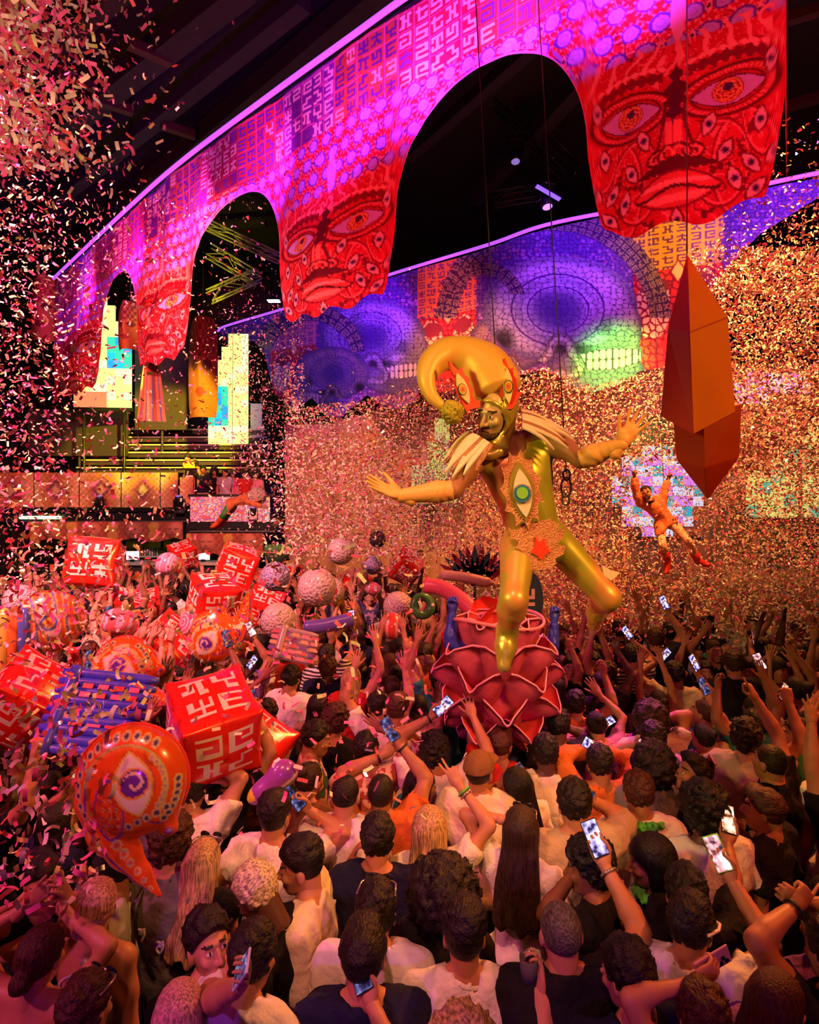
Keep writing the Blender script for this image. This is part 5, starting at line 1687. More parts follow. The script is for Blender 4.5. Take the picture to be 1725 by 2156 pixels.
plate_px('eye_ring', oval(1100, 1038, 12, 12.5), CD - .042, .012, M_RINGG, perf)
hipf = [(1070, 1110), (1085, 1118), (1098, 1103), (1120, 1100), (1140, 1096), (1160, 1092), (1178, 1104), (1172, 1120), (1192, 1108), (1184, 1132), (1172, 1145), (1190, 1150), (1186, 1166), (1168, 1176), (1172, 1186), (1152, 1198), (1120, 1200), (1100, 1190), (1092, 1182), (1108, 1176), (1098, 1160), (1084, 1152), (1092, 1140), (1076, 1130)]
plate_px('hip_flame', hipf, 3.075, .02, M_COPPER, perf)
plate_px('hip_flame', [(1128, 1130), (1136, 1142), (1146, 1134), (1150, 1150), (1158, 1160), (1148, 1168), (1140, 1180), (1130, 1168), (1118, 1164), (1126, 1150)], 3.06, .012, M_FLAME, perf)
# leg fins and the carabiner on the harness line
plate_px('leg_fin', [(1268, 1190), (1285, 1200), (1305, 1205), (1296, 1214), (1285, 1222), (1270, 1210)], 3.18, .02, M_PEACH, perf)
for i in range(3):
    c = Q_(1193, 1000 + i * 26, 3.2)
    rx_, rz_ = (.026, .05) if i == 1 else (.018, .028)
    link('carabiner', tube('carabiner', [(c.x + rx_ * math.cos(a), c.y + .008 * i, c.z + rz_ * math.sin(a)) for a in np.linspace(0, 2 * PI, 16, endpoint=False)], .006, 6, closed=True), perf, M_STEEL)
M_WIRE = mat('steel_wire', (.12, .10, .10), rough=.4, metal=.8, var=0)
for i, (a, b_) in enumerate([((1193, 995, 3.2), 13.8), ((1062, 1085, 3.2), 13.8)]):
    A_ = Q_(*a); top = Vector((A_.x + (-.05 if i == 0 else -.25), A_.y + 2.2, b_ - PB.z))
    link('harness_wire', tube('harness_wire', [A_, top], .0035, 6), perf, M_WIRE)

# ------------------------------------------------------------------ flower performer on stilts
FD = 5.0
FBX = loc_m(1048, FD)
flo = thing('person', 'stilt walker in a blue suit inside a huge pink petal costume holding a hoop', 'person', (FBX, FD, 0))
M_BLUE = mat('blue_suit', (.03, .05, .42), rough=.4, var=.3, scale=8, bump=.3, bscale=20)
M_BLUED = mat('blue_stilt_trousers', (.02, .03, .16), rough=.8, var=.3, scale=6, bump=.3, bscale=8)
Jf = joints(fem=True, head=(0, -.25, 0), L=dict(ARM['up'], t=(.30, .02, .32), pole=(.3, .2, -1), hand='fist'), R=dict(ARM['up'], t=(.22, .06, .40), pole=(.3, .2, -1), hand='fist'))
ff = figure(Jf, h=.02, shirt='tee', sleeve=1.95, loose=.010, wr=.007)
LIFT = .66
o_ = link('body', mesh_np('stilt_body', ff['body'][0], ff['body'][1], True, ff['body'][2]), flo, [M_BLUE, M_BLUE, M_BLUE, M_BLUE]); o_.location = (0, 0, LIFT); o_.rotation_euler = (0, 0, PI)
o_ = link('suit', mesh_np('stilt_suit', *ff['shirt']), flo, M_BLUE); o_.location = (0, 0, LIFT); o_.rotation_euler = (0, 0, PI)
for sx in (-1, 1):
    zz = np.linspace(1.66, .0, 14)
    pts = [(sx * (.10 + .02 * math.sin(z * 5)), .02 * math.sin(z * 9 + sx), z) for z in zz]
    link('stilt_trouser_leg', tube('stilt_trouser_leg', pts, [.14 + .012 * math.sin(z * 23 + sx) for z in zz], 16), flo, M_BLUED)
link('hoop', tube('hoop', [(.36 * math.cos(a) + .0, .30 * math.sin(a) - .05, 2.42 + .03 * math.sin(a * 2)) for a in np.linspace(0, 2 * PI, 40, endpoint=False)], .014, 8, closed=True), flo, mat('pink_hoop', (.75, .20, .22), rough=.4))
M_PET = mat('petal_pink', (.62, .10, .15), rough=.55, var=.55, scale=9, bump=.1, bscale=30)
M_PETI = mat('petal_inside', (.85, .10, .06), rough=.5, var=.45, scale=8)
M_RIM = mat('petal_rim', (.85, .34, .48), rough=.5, var=.1)
def petal_mesh(L_, W_, cup):
    nu, nv = 11, 10
    Vv = []
    for j in range(nv):
        v = j / (nv - 1)
        w_ = W_ * (.45 + .55 * min(1, v / .55)) * (1 if v < .55 else math.sqrt(max(0.02, 1 - ((v - .55) / .46)**2.4)))
        for i in range(nu):
            u = 2 * i / (nu - 1) - 1
            Vv.append((u * w_, L_ * v, cup * u * u * w_ + .12 * L_ * v * v))
    Qq = [(j * nu + i, j * nu + i + 1, (j + 1) * nu + i + 1, (j + 1) * nu + i) for j in range(nv - 1) for i in range(nu - 1)]
    rim = [Vv[j * nu] for j in range(2, nv)] + [Vv[(nv - 1) * nu + i] for i in range(1, nu)] + [Vv[j * nu + nu - 1] for j in range(nv - 2, 1, -1)]
    V2 = np.array(Vv); lo = V2.copy(); lo[:, 2] -= .012
    Vt = np.vstack([V2, lo]); n0 = len(V2)
    Q2 = [tuple(np.array(q)[::-1] + n0) for q in Qq]
    edge = [j * nu for j in range(nv)] + [(nv - 1) * nu + i for i in range(1, nu)] + [j * nu + nu - 1 for j in range(nv - 2, -1, -1)]
    Q3 = [(edge[k], edge[k] + n0, edge[k + 1] + n0, edge[k + 1]) for k in range(len(edge) - 1)]
    mi = [0] * len(Qq) + [1] * len(Q2) + [1] * len(Q3)
    me = mesh_np('petal', Vt, Qq + Q2 + Q3, True, mi)
    me.materials.append(M_PETI); me.materials.append(M_PET)
    rm = tube('petal_rim', rim, .006, 6); rm.materials.append(M_RIM)
    return me, rm
PET = {}
for (z, r0, n, elev, L_, W_, off) in ((1.98, .17, 6, 58, .46, .20, .5), (1.86, .20, 6, 42, .44, .20, .0), (1.74, .20, 6, 28, .41, .195, .5), (1.63, .17, 6, 12, .36, .18, .0), (1.56, .12, 6, -8, .30, .16, .5), (1.52, .07, 5, -28, .24, .14, .1)):
    if (L_, W_) not in PET: PET[(L_, W_)] = petal_mesh(L_, W_, 1.15)
    me, rm = PET[(L_, W_)]
    for k in range(n):
        a = 2 * PI * (k + off) / n
        o = link('petal', me, flo); r_ = link('petal_edge', rm, o)
        o.matrix_local = Matrix.Rotation(a, 4, 'Z') @ Matrix.Translation((0, r0, z)) @ Matrix.Rotation(math.radians(elev), 4, 'X')
link('flower_core', lathe('flower_core', [(0, 1.50), (.12, 1.50), (.22, 1.62), (.26, 1.80), (.24, 1.98), (.20, 2.02), (0, 2.02)], 24), flo, M_PET)
# leafy back wings of the costume
for sx, an in ((1, .5), (1, .95), (-1, .6)):
    me = PET[(.46, .20)][0]
    o = link('back_petal', me, flo); o.material_slots[0].link = 'OBJECT'; o.material_slots[0].material = M_FLAME; o.material_slots[1].link = 'OBJECT'; o.material_slots[1].material = M_FLAME
    o.matrix_local = Matrix.Translation((sx * .30, .22, 1.75)) @ Matrix.Rotation(sx * -an, 4, 'Y') @ Matrix.Rotation(1.35, 4, 'X') @ Matrix.Diagonal((1.1, 1.9, 1, 1))

# ------------------------------------------------------------------ two more flying performers
def flyer(label, base, pts, hand, shirtm, trm, headdir, hairstyle, hairm, fem=False, bootm=None, skin=1, wires=True):
    B0 = P(*base)
    root = thing('person', label, 'person', B0)
    Jx = dict(fem=fem)
    for k, v in pts.items(): Jx[k] = P(*v) - B0
    Jx['Rh'] = basis(*headdir)
    for n in 'RL':
        fd = (Jx['wr' + n] - Jx['el' + n]).normalized(); pn = Vector((0, -1, .2)); pn = (pn - fd * pn.dot(fd)).normalized()
        Jx['hand' + n] = (hand, fd, pn)
    g = figure(Jx, h=.024, sleeve=1.9, loose=.02, wr=.012)
    link('body', mesh_np('flyer_body', g['body'][0], g['body'][1], True, g['body'][2]), root, [SKIN[skin], EYEW, DARK, LIP])
    link('jacket', mesh_np('flyer_jacket', *g['shirt']), root, shirtm)
    link('trousers', mesh_np('flyer_trousers', *g['trousers']), root, trm)
    if hairstyle:
        o = link('wig', hair_mesh(hairstyle), root, hairm); o.matrix_local = Matrix.Translation(Jx['head']) @ Jx['Rh'].to_4x4() @ Matrix.Scale(1.25, 4)
    for n in 'RL':
        A_, T_ = Jx['an' + n], Jx['toe' + n]; up_ = (Jx['kn' + n] - A_).normalized()
        pp = [A_ + up_ * .22, A_ + up_ * .08, A_, A_ + (T_ - A_) * .6, T_, T_ + (T_ - A_) * .35 + up_ * .08]
        link('boot', tube('boot', pp, [.075, .068, .066, .06, .048, .015], 12), root, bootm)
    if wires:
        link('harness_wire', tube('harness_wire', [Jx['pel'], Jx['pel'] + Vector((-.2, 1, 13.8 - B0.z))], .006, 5), root, M_WIRE)
    return root
M_BOOT = mat('red_boot', (.75, .03, .01), rough=.4, var=.15)
def pat_mat(name, ca, cb, sc):
    """cloth with a blocky two-colour sign pattern"""
    m = mat(name, ca, rough=.8, var=.1)
    nt = m.node_tree; b = nt.nodes['Principled BSDF']
    br = nt.nodes.new('ShaderNodeTexBrick'); br.inputs['Scale'].default_value = sc
    br.inputs['Color1'].default_value = (*ca, 1); br.inputs['Color2'].default_value = (*cb, 1); br.inputs['Mortar'].default_value = (*ca, 1)
    br.inputs['Mortar Size'].default_value = .06; br.inputs['Brick Width'].default_value = .5; br.inputs['Row Height'].default_value = .2
    tc = nt.nodes.new('ShaderNodeTexCoord'); mp = nt.nodes.new('ShaderNodeMapping'); mp.inputs['Rotation'].default_value = (PI / 2, .5, 0)
    nt.links.new(tc.outputs['Object'], mp.inputs[0]); nt.links.new(mp.outputs[0], br.inputs['Vector']); nt.links.new(br.outputs['Color'], b.inputs['Base Color'])
    return m
M_PT = pat_mat('glyph_trousers', (.85, .58, .36), (.70, .13, .04), 6.0)
M_PJ = pat_mat('glyph_jacket', (.78, .22, .06), (.45, .04, .02), 7.0)
D1 = 11.0
flyer('performer in patterned trousers and red boots flying with raised arms by the hanging crystal', (1420, 1210, D1),
      dict(pel=(1402, 1098, D1), neck=(1372, 1052, D1), head=(1362, 1038, D1 - .1), shR=(1350, 1060, D1), elR=(1338, 1028, D1 - .05), wrR=(1336, 1002, D1 - .1), shL=(1395, 1056, D1), elL=(1400, 1030, D1), wrL=(1408, 1008, D1),
           hipR=(1390, 1105, D1), knR=(1395, 1148, D1 - .25), anR=(1406, 1180, D1 - .1), toeR=(1404, 1205, D1 - .15), hipL=(1415, 1100, D1), knL=(1450, 1140, D1 - .3), anL=(1470, 1182, D1 - .1), toeL=(1492, 1190, D1 - .15)),
      'point', M_PJ, M_PT, ((-.2, -.8, .5), (-.2, .5, .8)), 'buzz', HAIRM['brown'], False, M_BOOT)
D2 = 15.0
flyer('performer with white wig and green trousers diving sideways before the colourful screen', (452, 1112, D2),
      dict(pel=(488, 1060, D2), neck=(524, 1046, D2), head=(541, 1050, D2 - .2), shR=(520, 1056, D2 - .2), elR=(537, 1062, D2 - .35), wrR=(552, 1066, D2 - .4), shL=(526, 1042, D2 + .2), elL=(536, 1050, D2 + .1), wrL=(548, 1048, D2),
           hipR=(484, 1064, D2 - .1), knR=(472, 1082, D2 - .2), anR=(460, 1100, D2), toeR=(446, 1110, D2 - .1), hipL=(490, 1066, D2 + .1), knL=(478, 1086, D2 + .1), anL=(466, 1104, D2 + .2), toeL=(450, 1112, D2 + .1)),
      'open', M_PJ, mat('green_trousers', (.06, .32, .05), rough=.7), ((.6, -.5, -.6), (.8, .1, .6)), 'afro', mat('white_wig', (.80, .52, .42), rough=.9, var=.5, scale=40, bump=.8, bscale=60), True, mat('orange_boot', (.80, .10, .01), rough=.5))

# ------------------------------------------------------------------ hanging crystal
GD = 5.2
gem = thing('hanging_crystal', 'tall faceted orange crystal hanging point down at the right', 'prop', P(1480, 1053, GD))
M_GR_LIT = mat('crystal_lit_orange', (.85, .27, .03), rough=.55, var=.2, scale=3)  # light from the right put into the colour as brighter orange facets
M_GR_SHADE = mat('crystal_shaded_red', (.52, .05, .02), rough=.55, var=.2, scale=3)  # shaded copy of the orange: darker red on facets turned from the light
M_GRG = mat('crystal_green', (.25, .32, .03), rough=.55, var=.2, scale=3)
def prism(name, apex, ring_t, ring_b, mats, parent, cap_apex=None):
    Vv = [apex] + ring_t + ring_b
    n = len(ring_t)
    Ff = [(0, 1 + (i + 1) % n, 1 + i) for i in range(n)]
    Ff += [(1 + i, 1 + (i + 1) % n, 1 + n + (i + 1) % n, 1 + n + i) for i in range(n)]
    Ff += [tuple(1 + n + i for i in range(n))]
    me = poly_mesh(name, Vv, Ff)
    for m in mats: me.materials.append(m)
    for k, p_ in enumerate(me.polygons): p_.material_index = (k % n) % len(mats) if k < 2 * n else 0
    bm = bmesh.new(); bm.from_mesh(me); bmesh.ops.recalc_face_normals(bm, faces=bm.faces)
    bmesh.ops.bevel(bm, geom=list(bm.edges), offset=.008, segments=1, affect='EDGES'); bm.to_mesh(me); bm.free()
    return link(name, me, parent)
gb = P(1480, 1053, GD)
def gp(px, py, dd): return tuple(P(px, py, GD + dd) - gb)
prism('upper_shell', gp(1447, 533, 0), [gp(1406, 690, .05), gp(1452, 700, -.30), gp(1534, 668, .0), gp(1490, 680, .32)], [gp(1390, 876, .05), gp(1460, 916, -.32), gp(1550, 868, .0), gp(1490, 880, .34)], [M_GR_SHADE, M_GR_LIT, M_GRG, M_GR_SHADE], gem)
prism('lower_core', gp(1491, 1054, .14), [gp(1424, 968, .19), gp(1484, 985, -.08), gp(1558, 962, .16), gp(1500, 972, .40)], [gp(1414, 860, .19), gp(1480, 865, -.08), gp(1563, 850, .16), gp(1500, 860, .40)], [M_GR_SHADE, M_GR_SHADE, M_GR_LIT, M_GRG], gem)
link('hanging_wire', tube('hanging_wire', [gp(1447, 534, 0), (Vector(gp(1447, 534, 0)) + Vector((0, 0, 13.9 - P(1447, 534, GD).z)))], .006, 5), gem, M_WIRE)

# ------------------------------------------------------------------ inflatable cubes with glyph print
M_CUBE = mat('red_vinyl', (.78, .02, .012), rough=.22, var=.1, scale=4, coat=.4)
M_CUBEW = mat('white_print', (.80, .66, .60), rough=.3, var=.05)
def cube_mesh(seed, n=24, S=.5):
    V = []; Qd = []; mi = []
    axes = [((1, 0, 0), (0, 1, 0), (0, 0, 1)), ((-1, 0, 0), (0, -1, 0), (0, 0, 1)), ((0, 1, 0), (-1, 0, 0), (0, 0, 1)), ((0, -1, 0), (1, 0, 0), (0, 0, 1)), ((0, 0, 1), (1, 0, 0), (0, 1, 0)), ((0, 0, -1), (1, 0, 0), (0, -1, 0))]
    for fi, (nn, uu, vv) in enumerate(axes):
        nn, uu, vv = map(np.array, (nn, uu, vv))
        t = np.linspace(-1, 1, n + 1)
        A, B = np.meshgrid(t, t, indexing='ij')
        bul = .13 * (1 - A**2) * (1 - B**2) + .0
        pinch = 1 - .05 * (1 - A**2) * (np.abs(B) > .99) - .05 * (1 - B**2) * (np.abs(A) > .99)
        base = len(V)
        p = nn * (1 + bul[..., None]) + uu * (A * (1 - .06 * (1 - B**2)))[..., None] + vv * (B * (1 - .06 * (1 - A**2)))[..., None]
        p = p - nn * (.06 * ((1 - A**2) * (np.abs(B)**6) + (1 - B**2) * (np.abs(A)**6)))[..., None]
        V += list((p * S / 2).reshape(-1, 3))
        idx = np.arange((n + 1)**2).reshape(n + 1, n + 1) + base
        q = np.stack([idx[:-1, :-1], idx[1:, :-1], idx[1:, 1:], idx[:-1, 1:]], -1).reshape(-1, 4)
        i, j = np.meshgrid(np.arange(n), np.arange(n), indexing='ij')
        a = (i - 2) / (n - 4) * 2; b = (j - 2) / (n - 4) * 2
        gi = np.floor(a).astype(int); gj = np.floor(b).astype(int)
        ok = (a >= 0) & (a < 2) & (b >= 0) & (b < 2)
        g = glyph_mask(a - gi + .02, 1 - (b - gj) - .02, hsh(gi + fi * 3, gj, seed)) & ok
        Qd += list(q); mi += list(g.reshape(-1).astype(int))
    me = mesh_np('cube', np.array(V), np.array(Qd), True, mi)
    bm = bmesh.new(); bm.from_mesh(me); bmesh.ops.remove_doubles(bm, verts=bm.verts, dist=.0008); bm.to_mesh(me); bm.free()
    me.materials.append(M_CUBE); me.materials.append(M_CUBEW)
    return me
CUBES = [cube_mesh(k) for k in range(4)]
# px, py, edge px, rotation, label
CL = [(450, 1528, 158, (.42, -.12, .55), 'largest red glyph cube held up over the orange eye inflatable', 2, .48),
      (528, 1588, 128, (.2, .5, -.3), 'red glyph cube tucked behind the largest cube, low at its right', 1, .46),
      (55, 1478, 140, (.5, .62, .5), 'big red glyph cube cut off by the left edge of the picture', 0, .48),
      (118, 1618, 118, (.9, .2, .9), 'dark red glyph cube below the blue lilo', 3, .48),
      (348, 1362, 96, (.7, .72, .4), 'red glyph cube balanced on a corner above the blue lilo', 1, .5),
      (450, 1262, 86, (.35, .05, .62), 'red glyph cube seen from above, left of the pale ball', 0, .5),
      (258, 1282, 68, (.5, .3, .7), 'left cube of the touching pair beside the purple oval', 2, .5),
      (304, 1284, 66, (.45, -.1, .4), 'right cube of the touching pair beside the purple oval', 3, .5),
      (200, 1187, 98, (-.25, .12, .28), 'tall bulging red glyph cube floating in front of the carved frieze', 1, .55),
      (386, 1170, 48, (.4, -.3, .6), 'small red glyph cube behind the pink ball', 0, .5),
      (500, 1190, 74, (.15, .35, .3), 'red glyph cube with one large cross sign above the purple ball', 3, .52),
      (546, 1222, 42, (.3, .2, .9), 'small red glyph cube peeping out left of the purple ball', 2, .5),
      (616, 1214, 44, (.2, -.4, .5), 'small red glyph cube peeping out right of the purple ball', 1, .5),
      (552, 1284, 72, (.5, .4, .2), 'round-cornered red glyph cube just left of the pale ball', 2, .5),
      (750, 1234, 50, (.35, -.2, .7), 'red glyph cube lying on raised hands right of the big grey ball', 0, .5),
      (856, 1192, 56, (.7, .5, .3), 'red glyph cube tumbling alone in the orange confetti', 3, .5),
      (1268, 1302, 58, (.2, .1, .5), 'red glyph cube under the performer\'s bent knee', 1, .5),
      (1152, 1466, 58, (.1, -.1, .25), 'red glyph cube beside the petal costume', 2, .45)]
CUBE_POS = []
for i, (px, py, ed, rot, lab, sd, S) in enumerate(CL):
    d_ = F * S / ed
    o = link('inflatable_cube', CUBES[sd], None)
    o.location = P(px, py, d_); o.rotation_euler = rot; o.scale = (S / .5,) * 3
    CUBE_POS.append((o.location.copy(), S))
    tag(o, lab, 'inflatable', 'red glyph cubes')
# lettering printed on the cube at the left edge
cb = [o for o in bpy.data.objects if o.name.startswith('inflatable_cube')][2]
tm = text_mesh('brand_print', 'elrow', .085, .0008)
t_ = link('brand_print', tm, cb, M_CUBEW)
t_.matrix_local = Matrix.Translation((-.06, -.2775, .14)) @ Matrix.Rotation(PI / 2, 4, 'X') @ Matrix.Rotation(2.6, 4, 'Z')

# ------------------------------------------------------------------ balls
def ball(px, py, r, d_, m, label, sx=1.0, rot=(0, 0, 0), group='inflatable balls', stripes=None):
    R = r * d_ / F
    root = thing('inflatable_ball', label, 'ball', P(px, py, d_), 0, group)
    root.rotation_euler = rot
    me = bpy.data.meshes.get('ball_skin') or lathe('ball_skin', [(math.sin(a) if 0 < i < 18 else 0, -math.cos(a)) for i, a in enumerate(np.linspace(0, PI, 19))], 28)
    if len(me.materials) == 0: me.materials.append(m)
    o = link('skin', me, root, m); o.scale = (R * sx, R, R)
    v = bpy.data.meshes.get('ball_valve') or lathe('ball_valve', [(0, .99), (.05, .99), (.05, 1.03), (.03, 1.05), (0, 1.05)], 10)
    if len(v.materials) == 0: v.materials.append(M_WHITEB)
    o = link('valve', v, root, M_WHITEB); o.scale = (R * sx, R, R)
    return root
def spotty(name, c0, c1_, sc, rough=.3, metal=0.0):
    m = mat(name, c0, rough=rough, metal=metal, var=.1, coat=.3)
    nt = m.node_tree; b = nt.nodes['Principled BSDF']
    vo = nt.nodes.new('ShaderNodeTexVoronoi'); vo.inputs['Scale'].default_value = sc
    tc = nt.nodes.new('ShaderNodeTexCoord'); nt.links.new(tc.outputs['Object'], vo.inputs['Vector'])
    r = nt.nodes.new('ShaderNodeValToRGB'); r.color_ramp.elements[0].position = .28; r.color_ramp.elements[0].color = (*c1_, 1); r.color_ramp.elements[1].position = .36; r.color_ramp.elements[1].color = (*c0, 1)
    nt.links.new(vo.outputs['Distance'], r.inputs[0]); nt.links.new(r.outputs[0], b.inputs['Base Color'])
    bp = nt.nodes.new('ShaderNodeBump'); bp.inputs['Strength'].default_value = .4; bp.inputs['Distance'].default_value = .05
    nt.links.new(vo.outputs['Distance'], bp.inputs['Height']); nt.links.new(bp.outputs[0], b.inputs['Normal'])
    return m
def swirl(name, c0, c1_, sc=3.0, dist=4.0):
    m = mat(name, c0, rough=.25, var=.1, coat=.4)
    nt = m.node_tree; b = nt.nodes['Principled BSDF']
    wv = nt.nodes.new('ShaderNodeTexWave'); wv.wave_type = 'RINGS'; wv.inputs['Scale'].default_value = sc; wv.inputs['Distortion'].default_value = dist
    tc = nt.nodes.new('ShaderNodeTexCoord'); nt.links.new(tc.outputs['Object'], wv.inputs['Vector'])
    r = nt.nodes.new('ShaderNodeValToRGB'); r.color_ramp.elements[0].position = .45; r.color_ramp.elements[0].color = (*c0, 1); r.color_ramp.elements[1].position = .55; r.color_ramp.elements[1].color = (*c1_, 1)
    nt.links.new(wv.outputs['Fac'], r.inputs[0]); nt.links.new(r.outputs[0], b.inputs['Base Color'])
    return m
MB_GREY = spotty('ball_grey', (.52, .40, .42), (.34, .24, .30), 6)
MB_PURP = spotty('ball_purple', (.34, .27, .45), (.10, .06, .30), 5)
MB_DARK = mat('ball_dark', (.10, .07, .10), rough=.12, metal=.6, var=.2)
MB_PINK = swirl('ball_pink', (.75, .22, .42), (.80, .50, .62), 2.5, 2)
MB_OVAL = swirl('ball_oval', (.55, .35, .55), (.60, .10, .12), 1.2, 3)
ball(718, 1160, 29, 9.0, MB_GREY, 'grey pimpled ball floating highest above the crowd')
ball(795, 1135, 18, 9.2, MB_DARK, 'small shiny dark ball floating in the orange confetti')
ball(580, 1214, 31, 8.0, MB_PURP, 'purple spotted ball between two small cubes')
ball(668, 1237, 41, 7.6, MB_GREY, 'largest grey pimpled ball above the crowd, centre left', rot=(.4, .3, 0))
ball(696, 1245, 30, 8.4, MB_GREY, 'grey ball half hidden behind the largest grey ball')
ball(586, 1306, 37, 6.6, MB_GREY, 'pale ball above the patterned lilo', rot=(1, .2, 0))
ball(785, 1190, 20, 9.8, MB_PURP, 'small dull ball above the single tumbling cube')
ball(838, 1276, 31, 7.6, MB_GREY, 'grey ball left of the green swim ring', rot=(.3, 1, .4))
ball(42, 1264, 33, 6.6, spotty('ball_rose', (.62, .33, .40), (.45, .2, .3), 7), 'rose pink pimpled ball at the left edge', rot=(.3, 1, .4))
ball(353, 1187, 24, 9.0, MB_PINK, 'pink swirled ball beside the small cube near the bar', rot=(1.2, .2, 0))
ball(253, 1311, 30, 6.4, MB_OVAL, 'lilac and red oval ball under the pair of cubes', 1.3, (.2, .3, .2))
ball(786, 1240, 14, 9.4, MB_OVAL, 'small oval ball right of the cube on raised hands', 1.4, (.2, .3, .2))
ball(826, 1318, 28, 6.9, swirl('ball_spiral', (.70, .06, .05), (.75, .45, .42), 2.2, 1), 'red and white spiral ball in front of the green swim ring', rot=(1.4, 0, 0))
ball(398, 1312, 27, 6.6, MB_OVAL, 'purple rimmed disc ball behind the cube seen from above', .6, (.2, .3, .9))

# ------------------------------------------------------------------ rings, noodles, lilos
def vinyl(name, c, rough=.3): return mat(name, c, rough=rough, var=.12, coat=.3)
def ring(px, py, R, r, d_, rot, m, label):
    k = d_ / F
    root = thing('swim_ring', label, 'inflatable', P(px, py, d_)); root.rotation_euler = rot
    link('tube', tube('ring_tube', [(R * k * math.cos(a), R * k * math.sin(a), 0) for a in np.linspace(0, 2 * PI, 40, endpoint=False)], r * k, 14, closed=True), root, m)
    link('valve', lathe('ring_valve', [(0, 0), (.02, 0), (.02, .02), (0, .025)], 8), root, M_WHITEB).location = (R * k, 0, r * k * .97)
ring(890, 1276, 19, 9, 7.2, (1.3, 0, .3), vinyl('ring_green', (.04, .22, .05)), 'dark green swim ring standing up left of the petal costume')
def noodle(label, pts, r, m, name='pool_noodle'):
    pts = [P(*q) for q in pts]
    root = thing(name, label, 'inflatable', pts[0])
    c = catmull([tuple(q - pts[0]) for q in pts], 8)
    rr = np.full(len(c), r); rr[0] = r * .6; rr[-1] = r * .6
    link('tube', tube('noodle_tube', c, rr, 14), root, m)
    link('end_cap', lathe('noodle_cap', [(0, 0), (r * .4, 0), (r * .4, .02), (0, .02)], 10), root, M_WHITEB).location = c[-1]
noodle('long pink noodle curving down behind the petal costume', [(893, 1232, 6.8), (930, 1238, 6.7), (970, 1262, 6.5), (1010, 1300, 6.3)], .085, vinyl('noodle_pink', (.72, .12, .22)))
noodle('straight pale noodle lying across hands behind the flying performer', [(928, 1210, 8.2), (980, 1216, 8.2), (1035, 1228, 8.2)], .07, vinyl('noodle_pale', (.66, .40, .36)))
def lilo(label, c, xdir, ydir, L_, W_, n, ma, mb, extra=None):
    x = Vector(xdir).normalized(); y = Vector(ydir); y = (y - x * y.dot(x)).normalized(); z = x.cross(y)
    root = thing('pool_lilo', label, 'inflatable', c)
    root.rotation_euler = Matrix((x, y, z)).transposed().to_euler()
    r = W_ / n / 2
    for i in range(n):
        yy = -W_ / 2 + (i + .5) * W_ / n
        link('air_tube', tube('air_tube', [(-L_ / 2 + L_ * t, yy, 0) for t in np.linspace(0, 1, 8)], [r * .7] + [r * 1.08] * 6 + [r * .7], 10), root, ma)
    if mb:
        for i, (xx, yy, w_, h_) in enumerate(extra):
            o = link('printed_patch', box_mesh('printed_patch', w_, h_, .004, (xx, yy, r * 1.12)), root, mb[i % len(mb)])
    pl = link('pillow', tube('pillow', [(-L_ / 2 + .09, -W_ / 2 + W_ * t, r * .4) for t in np.linspace(0, 1, 8)], r * 1.5, 10), root, ma)
    return root
M_LBLUE = vinyl('lilo_blue', (.07, .08, .85)); 
patch = [(-.30 + (i % 3) * .16, -.36 + (i // 3) * .12, .09, .05) for i in range(15)]
lilo('ribbed royal blue lilo with red print carried above the crowd', P(205, 1500, 4.2), (1, .05, -.12), (.12, .55, .62), .66, .58, 9, M_LBLUE, [vinyl('print_red', (.6, .03, .06)), vinyl('print_pink', (.7, .1, .3))], [(-.22 + (i % 5) * .105, .10 + (i // 5) * .06, .07, .035) for i in range(10)] + [(-.1 + i * .12, -.1, .09, .02) for i in range(3)])
M_LPAT = [vinyl('print_%d' % i, c) for i, c in enumerate([(.55, .12, .2), (.2, .1, .4), (.6, .4, .25), (.65, .25, .35)])]
patch = [(-.19 + (i % 5) * .095, -.13 + (i // 5) * .055, .07, .035) for i in range(25)]
lilo('flat multicoloured printed lilo held above heads below the pale ball', P(618, 1358, 5.9), (1, .1, -.25), (.35, .5, .62), .42, .32, 6, vinyl('lilo_rim', (.40, .30, .36)), M_LPAT, patch)

